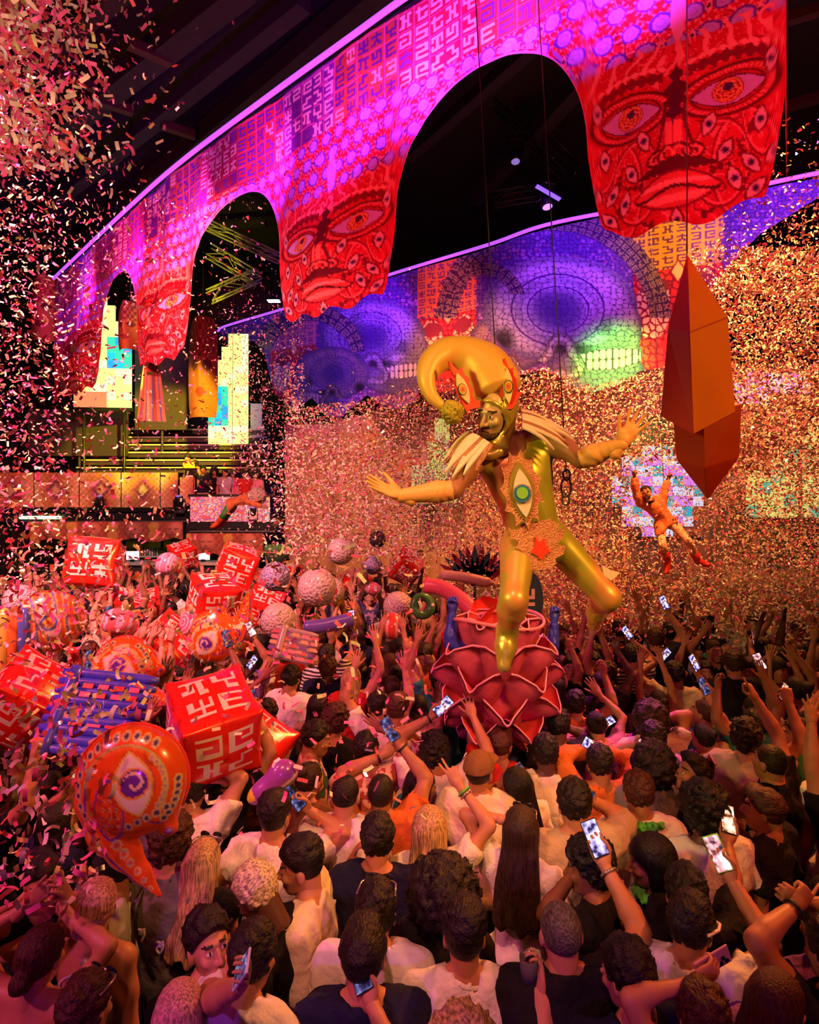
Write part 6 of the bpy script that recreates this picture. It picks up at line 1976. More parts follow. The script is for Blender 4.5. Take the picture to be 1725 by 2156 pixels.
# ------------------------------------------------------------------ eye-shaped inflatables: puffed paisley with printed eye
M_EYEI = mat('printed_vinyl', None, rough=.22, attr='col', var=.06, coat=.45)
def paint_paisley(X, Z):
    col = np.zeros(X.shape + (3,)); col[:] = (.80, .10, .010)
    r = np.hypot(X, Z); a = np.arctan2(Z, X)
    # inner hollow with chequered patch, flowing bands down the tail
    hol = ((X + .07) / .07)**2 + ((Z + .11) / .15)**2
    over(col, hol < 1.25, (.16, .05, .36)); over(col, hol < 1.0, (.75, .12, .02)); over(col, (hol < .95) & (((X * 28).astype(int) + (Z * 28).astype(int)) % 2 == 0), (.60, .06, .02))
    for rr, c, w_ in ((.205, (.50, .48, .10), .006), (.192, (.85, .22, .02), .004)):
        over(col, (np.abs(r - rr) < w_) & (Z > -.13), c)
    tl = (Z < .02)
    cx = np.interp(-Z, [0, .1, .24, .36, .47, .58], [-.20, -.20, -.17, -.10, .0, .12])
    for off, c in ((.0, (.18, .06, .42)), (-.03, (.45, .52, .14)), (.018, (.85, .25, .03))):
        over(col, tl & (np.abs(X - cx - off) < .007), c)
    sw = np.interp(-Z, [-.05, .05, .15, .22], [-.03, .0, .08, .2]); over(col, (np.abs(X - sw) < .010) & (Z < .05) & (Z > -.2), (.18, .06, .42))
    # eye
    ve = vesica((Z - .02) * .98 - (X - .045) * .2, (X - .045) * .98 + (Z - .02) * .2, .155, .085)
    over(col, ve < 1.28, (.62, .10, .02)); over(col, ve < 1.16, (.78, .50, .08)); over(col, ve < 1.0, (.82, .70, .66))
    ir = np.hypot(X - .05, Z - .03)
    over(col, (ve < 1.0) & (ir < .078), (.80, .36, .03)); over(col, (ve < 1.0) & (ir < .066), (.14, .03, .38))
    sp = np.abs(ir - .010 - .0085 * ((np.arctan2(Z - .03, X - .05) + PI)))
    over(col, (ir < .056) & (sp < .008), (.82, .58, .45))
    def dots(cx, cy, s, inner=(.08, .05, .16)):
        q = np.hypot((X - cx) / s, (Z - cy) / (s * 1.2))
        over(col, q < 1, (.75, .58, .15)); over(col, q < .74, (.55, .42, .32)); over(col, q < .5, inner)
    for k in range(15): an = 1.0 + k * .21; dots(.246 * math.cos(an), .246 * math.sin(an), .021)
    for k in range(9): an = .95 - k * .2; dots(.165 * math.cos(an) + .03, .165 * math.sin(an) + .01, .015, (.5, .3, .3))
    for k in range(7): an = -.75 + k * .14; dots(.25 * math.cos(an), .25 * math.sin(an), .019)
    for k in range(5): dots(.02 + k * .045, -.19 + .02 * k, .020 + .003 * (k == 3))
    for k in range(6): t = k / 5; dots(-.05 + .16 * t, -.30 - .24 * t, .026 - .014 * t, (.72, .10, .03))
    for k in range(12): dots(-.10 + .035 * (k % 3), -.05 - (k // 3) * .045, .008)
    return col
def paisley(label, loc, rot, s, paint, hv=.014):
    G, o = grid((-.36, -.16, -.66), (.36, .16, .34), hv)
    g0, g1_, g2_ = G[0], G[1] * 1.9, G[2]
    GG = [g0, g1_, g2_]
    d_ = sd_cone(GG, (0, 0, 0), (0, 0, 0.001), .285, .285)
    chain = [(-.12, -.10, .17), (-.10, -.24, .125), (-.03, -.36, .085), (.06, -.47, .05), (.15, -.58, .015)]
    for a, b in zip(chain[:-1], chain[1:]):
        d_ = smin(d_, sd_cone(GG, (a[0], 0, a[1]), (b[0], 0, b[1]), a[2], b[2]), .03)
    d_ = smin(d_, sd_cone(GG, (.15, 0, -.16), (.19, 0, -.24), .10, .05), .04)
    V, Qd = surface_nets(d_, o, hv)
    me = mesh_np('paisley', V, Qd); set_colors(me, 'col', paint(V[:, 0], V[:, 2]))
    root = thing('eye_inflatable', label, 'inflatable', loc); root.rotation_euler = rot; root.scale = (s,) * 3
    link('skin', me, root, M_EYEI)
    link('valve', lathe('eye_valve', [(0, 0), (.022, 0), (.022, .02), (0, .024)], 10), root, mat('valve_purple', (.2, .08, .4), rough=.3)).location = (.20, -.03, -.26)
    link('seam', tube('seam', [(.29 * math.cos(a), 0, .29 * math.sin(a)) for a in np.linspace(-.5, PI * 1.05, 40)], .006, 6), root, M_FLAME)
    return root
EYD = 2.8
paisley('large orange eye-shaped inflatable with pointed tail at the left', P(280, 1642, EYD), (-.10, 0, .1), .86, paint_paisley, .0085)
def paint_feather(X, Z):
    col = np.zeros(X.shape + (3,)); col[:] = (.75, .35, .05)
    w_ = np.sin(Z * 70 + 5 * np.sin(X * 6)); over(col, w_ > .3, (.72, .10, .04)); over(col, w_ < -.7, (.15, .12, .40))
    ve = vesica(X, Z, .17, .09); over(col, ve < 1.1, (.3, .05, .05)); over(col, ve < 1, (.75, .55, .52))
    ir = np.hypot(X, Z); over(col, ir < .075, (.10, .15, .50)); over(col, ir < .05, (.75, .45, .05)); over(col, ir < .025, (.6, .08, .03))
    return col
paisley('feather-striped eye inflatable behind the confetti at the far left', P(105, 1308, 5.6), (-.2, 1.1, .3), .95, paint_feather)
paisley('dotted orange eye inflatable above the blue lilo', P(262, 1412, 5.0), (-.3, -.9, .2), .95, paint_paisley)
paisley('dotted orange eye inflatable slanting under the cube seen from above', P(455, 1345, 6.6), (-.3, -2.3, .2), 1.1, paint_paisley)
# purple pebble-shaped balloon
pb = thing('purple_balloon', 'glossy purple pebble balloon right of the largest cube', 'inflatable', P(577, 1650, 3.75)); pb.rotation_euler = (0, -.55, .2)
G, o = grid((-.2, -.1, -.12), (.2, .1, .12), .009)
g = smin(sd_ell(G, (-.05, 0, 0), (.13, .065, .07)), sd_ell(G, (.07, 0, .02), (.095, .07, .085)), .05)
V, Qd = surface_nets(g, o, .009); me = mesh_np('pebble', V, Qd)
col = np.zeros((len(V), 3)); col[:] = (.28, .06, .42); over(col, (np.abs(V[:, 2] + .02) < .012), (.6, .45, .6)); over(col, (V[:, 2] < -.03) & (V[:, 0] > -.02), (.22, .20, .24)); over(col, (np.hypot(V[:, 0] - .03, V[:, 2] + .05) < .02), (.15, .45, .08)); over(col, (V[:, 0] < -.12) & (V[:, 2] > .0), (.7, .6, .05))
set_colors(me, 'col', col); link('skin', me, pb, M_EYEI)
link('seam', tube('pebble_seam', [(.165 * math.cos(a) + .0, 0, .075 * math.sin(a)) for a in np.linspace(0, 2 * PI, 30, endpoint=False)], .004, 6, closed=True), pb, mat('seam_purple', (.35, .1, .5), rough=.3))
# striped column balloon at the left edge
sc_ = thing('striped_column', 'yellow, orange and blue striped inflatable column cut by the left edge', 'inflatable', P(12, 1420, 5.2))
for i, c in enumerate([(.60, .45, .04), (.75, .25, .03), (.65, .50, .08), (.70, .15, .03), (.08, .10, .45)]):
    link('stripe_tube', tube('stripe_tube', [(-.17 + i * .085, -.02, z) for z in (0, .05, .3, .52, .56)], [.02, .05, .052, .05, .02], 12), sc_, vinyl('stripe_%d' % i, c))
# red and blue bottle balloon
bt = noodle('red and blue bottle-shaped balloon above the striped shirt dancer', [(640, 1322, 6.4), (680, 1318, 6.4), (725, 1308, 6.4), (745, 1303, 6.4)], .075, swirl('bottle_print', (.70, .05, .09), (.12, .08, .42), 1.6, .5), 'bottle_balloon')
# green mushroom-like table prop
gm = thing('mushroom_table', 'green velvet mushroom-shaped table prop in front of the carved frieze', 'prop', P(586, 1205, 11.5))
M_GRN = mat('green_velvet', (.06, .22, .05), rough=.9, var=.3); M_GRD2 = mat('dark_green', (.03, .07, .03), rough=.7, var=.4)
link('top', lathe('mush_top', [(0, .50), (.22, .51), (.255, .48), (.255, .42), (.24, .40), (0, .40)], 28), gm, M_GRN)
link('bowl', lathe('mush_bowl', [(.24, .40), (.25, .33), (.20, .22), (.10, .12), (.08, -.05), (0, -.05)], 28), gm, M_GRD2)
link('rim_cord', tube('mush_cord', [(.255 * math.cos(a), .255 * math.sin(a), .39) for a in np.linspace(0, 2 * PI, 30, endpoint=False)], .012, 6, closed=True), gm, ST[3])
# teal board with a sign behind the petal costume
tb_ = thing('sign_board', 'dark teal surf-shaped board with a pale sign behind the petal costume', 'prop', P(1108, 1272, 6.2))
link('board', plate('board', [(.17 * math.sin(a), .30 * -math.cos(a) + .05) for a in np.linspace(0, 2 * PI, 28, endpoint=False)], .04), tb_, mat('teal_board', (.03, .10, .13), rough=.5))
for i in range(5):
    for j in range(5):
        if GLY[8][i][j]: link('sign_block', box_mesh('sign_block', .034, .01, .034, (-.07 + j * .034, -.026, .14 - i * .034)), tb_, M_PEACH)
# dark feathered prop deep in the crowd
fp = thing('feather_prop', 'dark red feather fan raised in the crowd left of the flying performer', 'prop', P(1000, 1235, 9.0))
for i in range(11):
    an = -1.0 + i * .2
    link('feather', plate('feather', [(.06 * math.sin(t * PI) * (1 if t < 1 else 1), .62 * t) for t in np.linspace(0, 1, 8)] + [(-.06 * math.sin(t * PI), .62 * t) for t in np.linspace(1, 0, 8)[1:-1]], .012), fp, mat('feather_%d' % (i % 2), [(.25, .02, .03), (.04, .10, .12)][i % 2], rough=.8)).rotation_euler = (0, an, 0)
link('grip', tube('grip', [(0, 0, -.35), (0, 0, .05)], .02, 8), fp, M_LAMP)

# ------------------------------------------------------------------ the crowd: individually posed people near the camera
from mathutils.bvhtree import BVHTree
M_STRIPE = mat('cloth_stripe', (.7, .68, .66), rough=.85, var=0)
def _stripe(m, ca, cb, sc, rotx=0.0):
    nt = m.node_tree; b = nt.nodes['Principled BSDF']
    wv = nt.nodes.new('ShaderNodeTexWave'); wv.wave_type = 'BANDS'; wv.bands_direction = 'Z'; wv.inputs['Scale'].default_value = sc; wv.inputs['Distortion'].default_value = 1.0
    tc = nt.nodes.new('ShaderNodeTexCoord'); nt.links.new(tc.outputs['Object'], wv.inputs['Vector'])
    r = nt.nodes.new('ShaderNodeValToRGB'); r.color_ramp.interpolation = 'CONSTANT'; r.color_ramp.elements[0].color = (*ca, 1); r.color_ramp.elements[1].position = .5; r.color_ramp.elements[1].color = (*cb, 1)
    nt.links.new(wv.outputs['Fac'], r.inputs[0]); nt.links.new(r.outputs[0], b.inputs['Base Color'])
_stripe(M_STRIPE, (.02, .018, .02), (.70, .66, .62), 9)
def floral(name, pal, sc):
    m = mat(name, pal[0], rough=.8, var=0)
    nt = m.node_tree; b = nt.nodes['Principled BSDF']
    vo = nt.nodes.new('ShaderNodeTexNoise'); vo.inputs['Scale'].default_value = sc; vo.inputs['Detail'].default_value = 1
    tc = nt.nodes.new('ShaderNodeTexCoord'); nt.links.new(tc.outputs['Object'], vo.inputs['Vector'])
    r = nt.nodes.new('ShaderNodeValToRGB'); r.color_ramp.interpolation = 'CONSTANT'
    r.color_ramp.elements[0].color = (*pal[0], 1); r.color_ramp.elements[1].position = .6; r.color_ramp.elements[1].color = (*pal[1], 1)
    for i, c in enumerate(pal[2:]): e = r.color_ramp.elements.new(.42 + .08 * i); e.color = (*c, 1)
    nt.links.new(vo.outputs['Fac'], r.inputs[0]); nt.links.new(r.outputs[0], b.inputs['Base Color'])
    return m
CLOTH['stripe'] = M_STRIPE
CLOTH['tropical'] = floral('cloth_tropical', [(.62, .30, .28), (.04, .16, .05), (.65, .45, .40), (.05, .08, .06)], 9)
CLOTH['floral'] = floral('cloth_floral', [(.04, .03, .10), (.42, .20, .34), (.06, .05, .16), (.25, .12, .30)], 14)
CLOTH['zebra'] = floral('cloth_zebra', [(.62, .40, .34), (.30, .05, .04), (.62, .40, .34), (.30, .05, .04)], 18)
M_LENSB = mat('sunglass_lens', (.015, .012, .015), rough=.06, var=0)
M_FRAME = mat('sunglass_frame', (.6, .5, .45), rough=.2, metal=.8, var=0)
OCC = []   # occupied spots on the floor

def on_back(root, shirt_me, body, size, zc, m, xoff=0.0, tilt=0.0, side=-1, name='shirt_print'):
    """lettering printed on the back of a shirt: every vertex laid on the cloth"""
    tm = text_mesh(name, body, size, 0.0)
    bvh = BVHTree.FromPolygons([v.co.copy() for v in shirt_me.vertices], [tuple(p.vertices) for p in shirt_me.polygons])
    bm = bmesh.new(); bm.from_mesh(tm)
    bmesh.ops.triangulate(bm, faces=bm.faces)
    bmesh.ops.subdivide_edges(bm, edges=[e for e in bm.edges if e.calc_length() > .03], cuts=1)
    for v in bm.verts:
        x, z = v.co.x * math.cos(tilt) - v.co.y * math.sin(tilt) + xoff, v.co.x * math.sin(tilt) + v.co.y * math.cos(tilt) + zc
        hit = bvh.ray_cast(Vector((x, side * .8, z)), Vector((0, -side, 0)))
        v.co = (hit[0] + Vector((0, side * .005, 0))) if hit[0] else Vector((x, side * .12, z))
    bm.to_mesh(tm); bm.free()
    return link(name, tm, root, m)
def head_local(J): return Matrix.Translation(J['head']) @ J['Rh'].to_4x4()
def sunglasses(root, J, up=True, m=None, band=False):
    z, y = (.105, .075) if up else (.012, .118)
    pts = [(-.085, -.03, z - .01 if up else .012), (-.078, y * .7, z), (-.06, y, z), (0, y + .008, z + .004), (.06, y, z), (.078, y * .7, z), (.085, -.03, z - .01 if up else .012)]
    g = link('sunglasses', tube('sunglasses', pts, .0045, 6), root, m or M_FRAME); g.matrix_local = head_local(J)
    for sx in (-1, 1):
        l_ = link('lens', lathe('lens', [(0, -.003), (.026, -.003), (.026, .003), (0, .003)], 14), g, M_LENSB)
        l_.matrix_local = Matrix.Translation((sx * .036, y + .004, z + (.012 if up else 0))) @ Matrix.Rotation(PI / 2 + (.6 if up else 0), 4, 'X')
def cap_hat(root, J, m):
    G, o = grid((-.14, -.17, -.02), (.14, .24, .18), .009)
    d = sd_ell(G, (0, -.015, .03), (.098, .118, .118)); d = np.maximum(d, .035 - G[2])
    br = sd_ell(G, (0, .12, .045), (.085, .095, .012)); d = smin(d, br, .012)
    o_ = link('cap', mesh_np('cap', *surface_nets(d, o, .009)), root, m); o_.matrix_local = head_local(J)
    b = link('cap_badge', lathe('cap_badge', [(0, .0), (.022, 0), (.022, .006), (0, .006)], 14), o_, CLOTH['lilac']); b.matrix_local = Matrix.Translation((-.085, -.02, .10)) @ Matrix.Rotation(-1.2, 4, 'Y')
def lei(root, J, m, R=.105):
    G, o = grid((-.19, -.17, -.10), (.19, .2, .10), .011)
    r = np.sqrt(G[0]**2 + (G[1] - .01)**2)
    d = np.sqrt((r - R)**2 + (G[2] + .10 * (G[1] - .01))**2) - .026
    d = d + .045 * (vnoise(G[0] * 75, G[1] * 75, G[2] * 75) - .5)
    o_ = link('flower_lei', mesh_np('flower_lei', *surface_nets(d, o, .011)), root, m); o_.location = J['neck'] + Vector((0, 0, .005))
M_LEIG = mat('lei_green', (.12, .60, .08), rough=.7, var=.5, scale=60); M_LEIB = mat('lei_blue', (.12, .30, .55), rough=.7, var=.5, scale=60)
def strap(root, pts, r, m, name='bag_strap'):
    return link(name, tube(name, catmull(pts, 6), r, 6), root, m)
def bracelet(root, J, n, m, t=.9):
    E, W = J['el' + n], J['wr' + n]; c = E + (W - E) * t; z = (W - E).normalized()
    M = z.to_track_quat('Z', 'Y').to_matrix().to_4x4(); M.translation = c
    o_ = link('bracelet', tube('bracelet', [(.036 * math.cos(a), .036 * math.sin(a), 0) for a in np.linspace(0, 2 * PI, 16, endpoint=False)], .007, 6, closed=True), root, m); o_.matrix_local = M
def watch(root, J, n): bracelet(root, J, n, M_LAMP, .93)

def hero(px, py, label, hair='short', hc='dark', skin=0, shirt='white', tr='denim', s=1.0, yaw=0.0, head=(0, -.1, 0), L='down', R='down', fem=False, lean=0.03, side=0.0,
         case='black', scr=0, add=None, lab_phone=None, lab_cup=None, hs=1.0, land=False, **kw):
    A = {}
    J0 = joints(fem=fem, lean=lean, side=side, head=head)
    zh = J0['head'].z * s
    d = F * (CZ - zh) / (py - HY)
    hw = P(px, py, d)
    Rz = Matrix.Rotation(yaw, 3, 'Z')
    hl = Rz @ (J0['head'] * s)
    loc = Vector((hw.x - hl.x, hw.y - hl.y, 0))
    for n, sp in (('L', L), ('R', R)):
        if isinstance(sp, tuple):      # (preset, px, py, depth offset)
            a = dict(ARM[sp[0]])
            Wd = P(sp[1], sp[2], d + sp[3])
            wl = (Rz.transposed() @ (Wd - loc)) / s
            v = wl - J0['sh' + n]
            a['world'] = v; a['t'] = (v.x * (1 if n == 'R' else -1), v.y, v.z)
            if len(sp) > 4: a.update(sp[4])
            A[n] = a
        else: A[n] = sp
    J = joints(fem=fem, lean=lean, side=side, head=head, L=A['L'], R=A['R'])
    kw.setdefault('h', .0232)
    if 'top' in kw: kw['shirt'] = kw.pop('top')
    M = fig_meshes('p%d' % len(OCC), J, **kw)
    root = place_person(M, hair, loc, yaw, s, skin, shirt, tr, hc, label, None, J, hair_s=hs)
    OCC.append((loc.x, loc.y))
    W = Matrix.Translation(loc) @ Matrix.Rotation(yaw, 4, 'Z') @ Matrix.Scale(s, 4)
    for n in 'LR':
        hk = J['hold' + n]
        if hk == 'phone': phone(W @ hold_matrix(J, n, 'phone', land), lab_phone or ('phone held up by the ' + label), case, scr)
        elif hk == 'cup': cup(W @ hold_matrix(J, n, 'cup'), lab_cup or lab_phone or ('plastic cup held by the ' + label))
    if add: add(root, J, M)
    return root, J, M
B_ = lambda m, n='L', t=.9: (lambda r, J, M: bracelet(r, J, n, m, t))
SG = lambda r, J, M: sunglasses(r, J)
def H(*a, **k):
    return hero(*a, **k)
H(92, 1857, 'laughing woman with dark bun facing the camera at far left', 'bun', 'dark', 0, 'black', yaw=PI + .55, head=(-.1, -.15, .1), fem=True, R=('cup', 42, 1905, -.05), L=('bent', 150, 1905, -.25), hh=.0065, s=.98, lab_phone='clear glass in the hand of the laughing woman at far left', sleeve=0)
H(230, 1838, 'woman in profile with slick dark hair and white strap top', 'lowbun', 'black', 1, 'white', yaw=PI / 2 + .25, head=(.1, -.1, 0), fem=True, L=('up', 165, 1890, -.1), sleeve=0, hh=.007, s=.97)
def bag(r, J, M):
    strap(r, [(.02, -.06, 1.44), (.10, -.125, 1.30), (.16, -.12, 1.12), (.20, -.10, .95)], .020, CLOTH['white'])
    link('bow', tube('bow', catmull([(0, -.10, 1.40), (-.05, -.13, 1.38), (-.02, -.14, 1.30), (0, -.13, 1.39), (.04, -.14, 1.34), (.02, -.14, 1.24)], 5), .008, 6), r, CLOTH['lilac'])
H(203, 1912, 'bare-backed woman with pink hair tied low and white shoulder strap', 'lowbun', 'pink', 0, 'lilac', 'purple', yaw=-.12, head=(.1, -.2, 0), fem=True, L=('up', 138, 1948, .12), sleeve=0, add=bag, s=.97, hs=1.06, top='halter')
H(87, 2017, 'woman with auburn low bun, both arms raised, at bottom left', 'lowbun', 'auburn', 0, 'white', yaw=-.2, head=(.1, -.15, 0), fem=True, L=('up', 48, 1925, .1), R=('up', 150, 1945, .1), sleeve=0, s=.96, top='halter', hs=1.05)
H(442, 1993, 'young man in black laughing towards the man in white at bottom left', 'short', 'dark', 4, 'black', yaw=PI + .75, head=(-.05, .30, .1), hh=.0065, R=('bent', 470, 2100, -.1))
H(532, 2024, 'man with cropped dark hair in pinkish white tee, phone near his neck', 'short', 'dark', 0, 'white', yaw=-.5, head=(.15, -.25, 0), L=('phone', 500, 2092, -.32, dict(pn=(.6, -.6, .3))), lab_phone='pale phone beside the neck of the man in white at bottom left', case='white', scr=3, bulk=1.08)
H(378, 2140, 'person with pink blonde hair cut off by the bottom edge', 'long', 'pink', 0, 'lilac', yaw=.1, fem=True, s=.95)
H(181, 2130, 'person with auburn hair and dark glasses cut off by the bottom edge', 'short', 'auburn', 0, 'black', yaw=-.3, add=SG, s=.95)
def print9(r, J, M):
    on_back(r, M['shirt'], 'NOER', .05, 1.22, CLOTH['pink'], -.10, -.12)
    for k in range(3):
        strap(r, [(-.14 + .1 * k + .02 * math.sin(i * 2.1), -.145, 1.32 - .045 * k + .03 * math.sin(i * 1.7)) for i in range(6)], .006, CLOTH['white'], 'script_print')
    strap(r, [(-.09, -.03, 1.46), (-.08, -.135, 1.36), (-.04, -.15, 1.22), (.02, -.13, 1.06)], .010, M_LAMP, 'chain_strap')
H(362, 1780, 'man with curly auburn hair in grey printed tee under the orange tail', 'curly', 'auburn', 0, 'grey', yaw=-.2, add=print9, s=1.02)
H(428, 1820, 'woman with long honey hair and sunglasses on her head', 'long', 'blonde', 0, 'black', yaw=-.15, fem=True, add=SG, R=('cup', 428, 1892, .1), lab_phone='bottle-like clear cup held behind the honey-haired woman', s=.97, sleeve=0)
H(404, 1668, 'man in white tee reaching up to hold the largest cube', 'short', 'dark', 0, 'white', yaw=-.1, L=('up', 392, 1620, .15), R=('up', 440, 1618, .15))
H(543, 1885, 'man with bleached crop and dark skin looking down in black', 'short', 'bleach', 3, 'black', yaw=.9, head=(.3, -.6, 0), s=1.0)
H(580, 1722, 'man in white hooded top with faded dark hair holding a blue-lit phone up', 'fade', 'dark', 0, 'white', yaw=-.25, head=(0, 0, 0), R=('phone', 652, 1712, .1), scr=3, L=('down', 470, 1880, .1), bulk=1.08, lab_phone='blue lit phone raised by the man in white hooded top')
H(634, 1828, 'man in cream shirt with cropped hair smiling to the left', 'fade', 'dark', 0, 'cream', yaw=PI / 2 - .1, head=(.1, -.1, 0), sleeve=.9, hh=.007)
H(666, 1558, 'man in profile wearing a tropical leaf shirt', 'short', 'dark', 1, 'tropical', yaw=-1.4, head=(0, -.15, 0), hh=.007)
H(708, 1523, 'man with curly auburn hair in black tee left of the petal costume', 'curly', 'auburn', 1, 'black', yaw=-.4)
H(652, 1645, 'woman with brown updo in brown top above the hooded man', 'bun', 'brown', 0, 'brown', yaw=-.5, fem=True, s=.97)
def print18(r, J, M):
    for k, t in enumerate(['N   OT', 'O   ME', 'Y  RS', 'I  V', 'OV']): on_back(r, M['shirt'], t, .062, 1.28 - k * .075, CLOTH['red'], .0, -.1)
H(728, 1677, 'man with shaved head in white tee with red lettering on the back', 'buzz', 'dark', 0, 'white', yaw=-.15, add=print18, bulk=1.12, s=1.02)
H(803, 1672, 'bald man in rust-orange tee with both arms raised', 'buzz', 'dark', 1, 'orange', yaw=-.1, head=(0, .1, 0), L=('fist', 800, 1602, .2), R=('phone', 845, 1580, .2), bulk=1.1, lab_phone='dark phone raised by the bald man in rust-orange', scr=3, add=lambda r, J, M: (watch(r, J, 'L'), bracelet(r, J, 'R', M_LAMP)))
H(796, 1772, 'man in dark navy tee with wristbands on his left arm', 'short', 'dark', 0, 'navy', yaw=-.15, L=('bent', 738, 1820, .12), bulk=1.12, add=lambda r, J, M: (bracelet(r, J, 'L', M_LEIG, .88), bracelet(r, J, 'L', CLOTH['white'], .80)))
H(905, 1752, 'woman with long blonde hair making a peace sign', 'long', 'blonde', 0, 'white', yaw=-.1, fem=True, R=('peace', 972, 1668, .12), s=.98, hs=1.1, add=lambda r, J, M: (bracelet(r, J, 'R', M_LEIG, .85), bracelet(r, J, 'R', M_FRAME, .78)))
H(1010, 1628, 'broad man with brown baseball cap in cream shirt', 'buzz', 'brown', 1, 'cream', yaw=-.25, head=(-.2, .05, 0), bulk=1.22, s=1.03, add=lambda r, J, M: cap_hat(r, J, CLOTH['brown']))
H(887, 1655, 'woman with long dark hair turned right in teal top', 'longwavy', 'dark', 1, 'teal', yaw=-1.0, fem=True, s=.95, sleeve=0)
H(915, 1588, 'man with short curls in white tee, arms raised in front of the petals', 'curly', 'dark', 1, 'white', yaw=-.1, L=('phonehi', 905, 1520, .1), R=('high', 1000, 1520, .2), scr=1, lab_phone='lit phone raised left of the petal costume', add=lambda r, J, M: watch(r, J, 'L'))
H(936, 1884, 'person with a huge dark afro in the bottom centre', 'afro', 'dark', 2, 'black', yaw=-.2, fem=True, hs=1.02, s=.97)
H(793, 1925, 'man in white shirt with sunglasses pushed up, behind the tall quiff', 'short', 'dark', 0, 'white', yaw=-.1, add=SG, bulk=1.08)
H(765, 2018, 'man with tall dark quiff in navy and white shirt holding his phone', 'quiff', 'dark', 0, 'navy', yaw=.05, head=(-.1, -.15, 0), R=('phone', 785, 2118, -.12, dict(pn=(-.2, -1, .3))), scr=3, bulk=1.08, lab_phone='dark phone turned to the camera at bottom centre', hs=1.05)
def collar(r, J, M):
    sunglasses(r, J); strap(r, [(.075 * math.cos(a), .02 + .075 * math.sin(a), 1.475 + .012 * math.sin(a * 2)) for a in np.linspace(0, 2 * PI, 14)], .014, CLOTH['white'], 'collar')
H(977, 1975, 'man in lilac-white polo with sunglasses on his dark hair', 'fade', 'dark', 0, 'white', yaw=0, add=collar, bulk=1.1, s=1.0, hs=1.04)
def patch(r, J, M):
    o_ = link('back_patch', box_mesh('back_patch', .11, .004, .032), r, CLOTH['red']); o_.location = (0, -.148, 1.33); o_.rotation_euler = (.12, 0, 0)
H(1180, 1968, 'man with greying buzz cut in black tee with a red back patch', 'buzz', 'grey', 0, 'black', yaw=.05, R=('phonehi', 1278, 1835, .35), scr=1, bulk=1.15, s=1.03, add=lambda r, J, M: (patch(r, J, M), bracelet(r, J, 'R', M_FRAME)), lab_phone='phone filming, raised by the man with the red back patch', lab_cup='plastic cup lifted behind the man with the red back patch', L=('cup', 1140, 2095, -.1, dict(pn=(.8, 0, 0))))
H(1322, 2058, 'man with cropped dark hair in navy tee bent over his phone', 'short', 'dark', 0, 'navy', yaw=.45, head=(.1, -.2, 0), L=('phone', 1262, 2068, .12), scr=3, bulk=1.1, lab_phone='black phone close to the bent man at bottom right')
H(1208, 1697, 'man in loose beige shirt with dark hair raising a phone', 'short', 'dark', 0, 'beige', yaw=.1, R=('phone', 1250, 1692, .15), scr=3, bulk=1.18, s=1.05, sleeve=.9, lab_phone='phone tilted in the hand of the man in the loose beige shirt')
H(1098, 1752, 'woman with long brown hair and a hand on her head', 'long', 'brown', 0, 'white', yaw=-.3, fem=True, L=('head', 1070, 1735, .0), s=.98, add=SG, hs=1.1)
H(1344, 1674, 'man in white tee wearing a bright green lei', 'short', 'auburn', 0, 'white', yaw=0, bulk=1.2, add=lambda r, J, M: lei(r, J, M_LEIG))
H(1369, 1816, 'woman in profile with long black hair and a green lei', 'long', 'black', 1, 'black', yaw=PI / 2 - .1, fem=True, sleeve=0, s=.99, hh=.007, hs=1.1, add=lambda r, J, M: lei(r, J, M_LEIG, .09), L=('bent', 1290, 1915, -.1))
def print36(r, J, M):
    for ch, xo in (('I', -.13), ('P', -.07), ('W', .10)): on_back(r, M['shirt'], ch, .13, 1.20, CLOTH['yellow'], xo, name='shirt_letter')
H(1148, 1590, 'man with black crop in white tee with yellow lettering', 'short', 'black', 3, 'white', yaw=.05, add=print36, bulk=1.08)
H(1262, 1612, 'person in orange long sleeves filming with both hands', 'short', 'dark', 1, 'orange', yaw=.1, fem=True, L=('fist', 1245, 1588, .15), R=('phonehi', 1272, 1590, .15), sleeve=1.9, scr=1, lab_phone='bright phone held in both hands by the person in orange sleeves', s=.98)
H(1088, 1657, 'woman with sleek dark hair tilting a phone beside the cap wearer', 'long', 'black', 0, 'white', yaw=.5, fem=True, L=('phone', 1056, 1655, .08, dict(pn=(.5, -.8, .4))), scr=3, s=.97, lab_phone='phone lying flat in the hand of the sleek-haired woman')
H(1376, 1617, 'person with big dark curls in grey tee', 'bigcurly', 'dark', 2, 'grey', yaw=-.2, s=1.0)
H(1240, 1832, 'man with dark curls lifting a cup by the filming phones', 'curly', 'black', 2, 'black', yaw=1.1, L=('cup', 1205, 1850, .0), head=(.1, -.1, 0), hh=.007)
def band(r, J, M):
    g = link('white_glasses', tube('white_glasses', [(.088, -.05, .03), (.09, .05, .02), (.07, .115, .012), (0, .13, .012), (-.07, .115, .012), (-.09, .05, .02)], .007, 6), r, CLOTH['white']); g.matrix_local = head_local(J)
H(1457, 1954, 'man with white-rimmed glasses in white tee raising a green phone', 'short', 'dark', 0, 'white', 'denim', yaw=-.55, head=(-.3, -.1, 0), R=('phone', 1545, 1866, .2), L=('down', 1400, 2120, 0), case='green', scr=0, add=band, bulk=1.1, lab_phone='phone in a green case held high at the right')
H(1444, 1888, 'man in black sleeves stretching a phone far up at the right', 'short', 'dark', 1, 'black', yaw=-.15, R=('phonehi', 1535, 1745, .5), scr=2, sleeve=.95, lab_phone='brightest phone stretched up at the right, pale screen')
H(1480, 1716, 'man with round black curls in pale tee at the right', 'curly', 'black', 3, 'white', yaw=.1, bulk=1.12, s=1.03, hs=1.15)
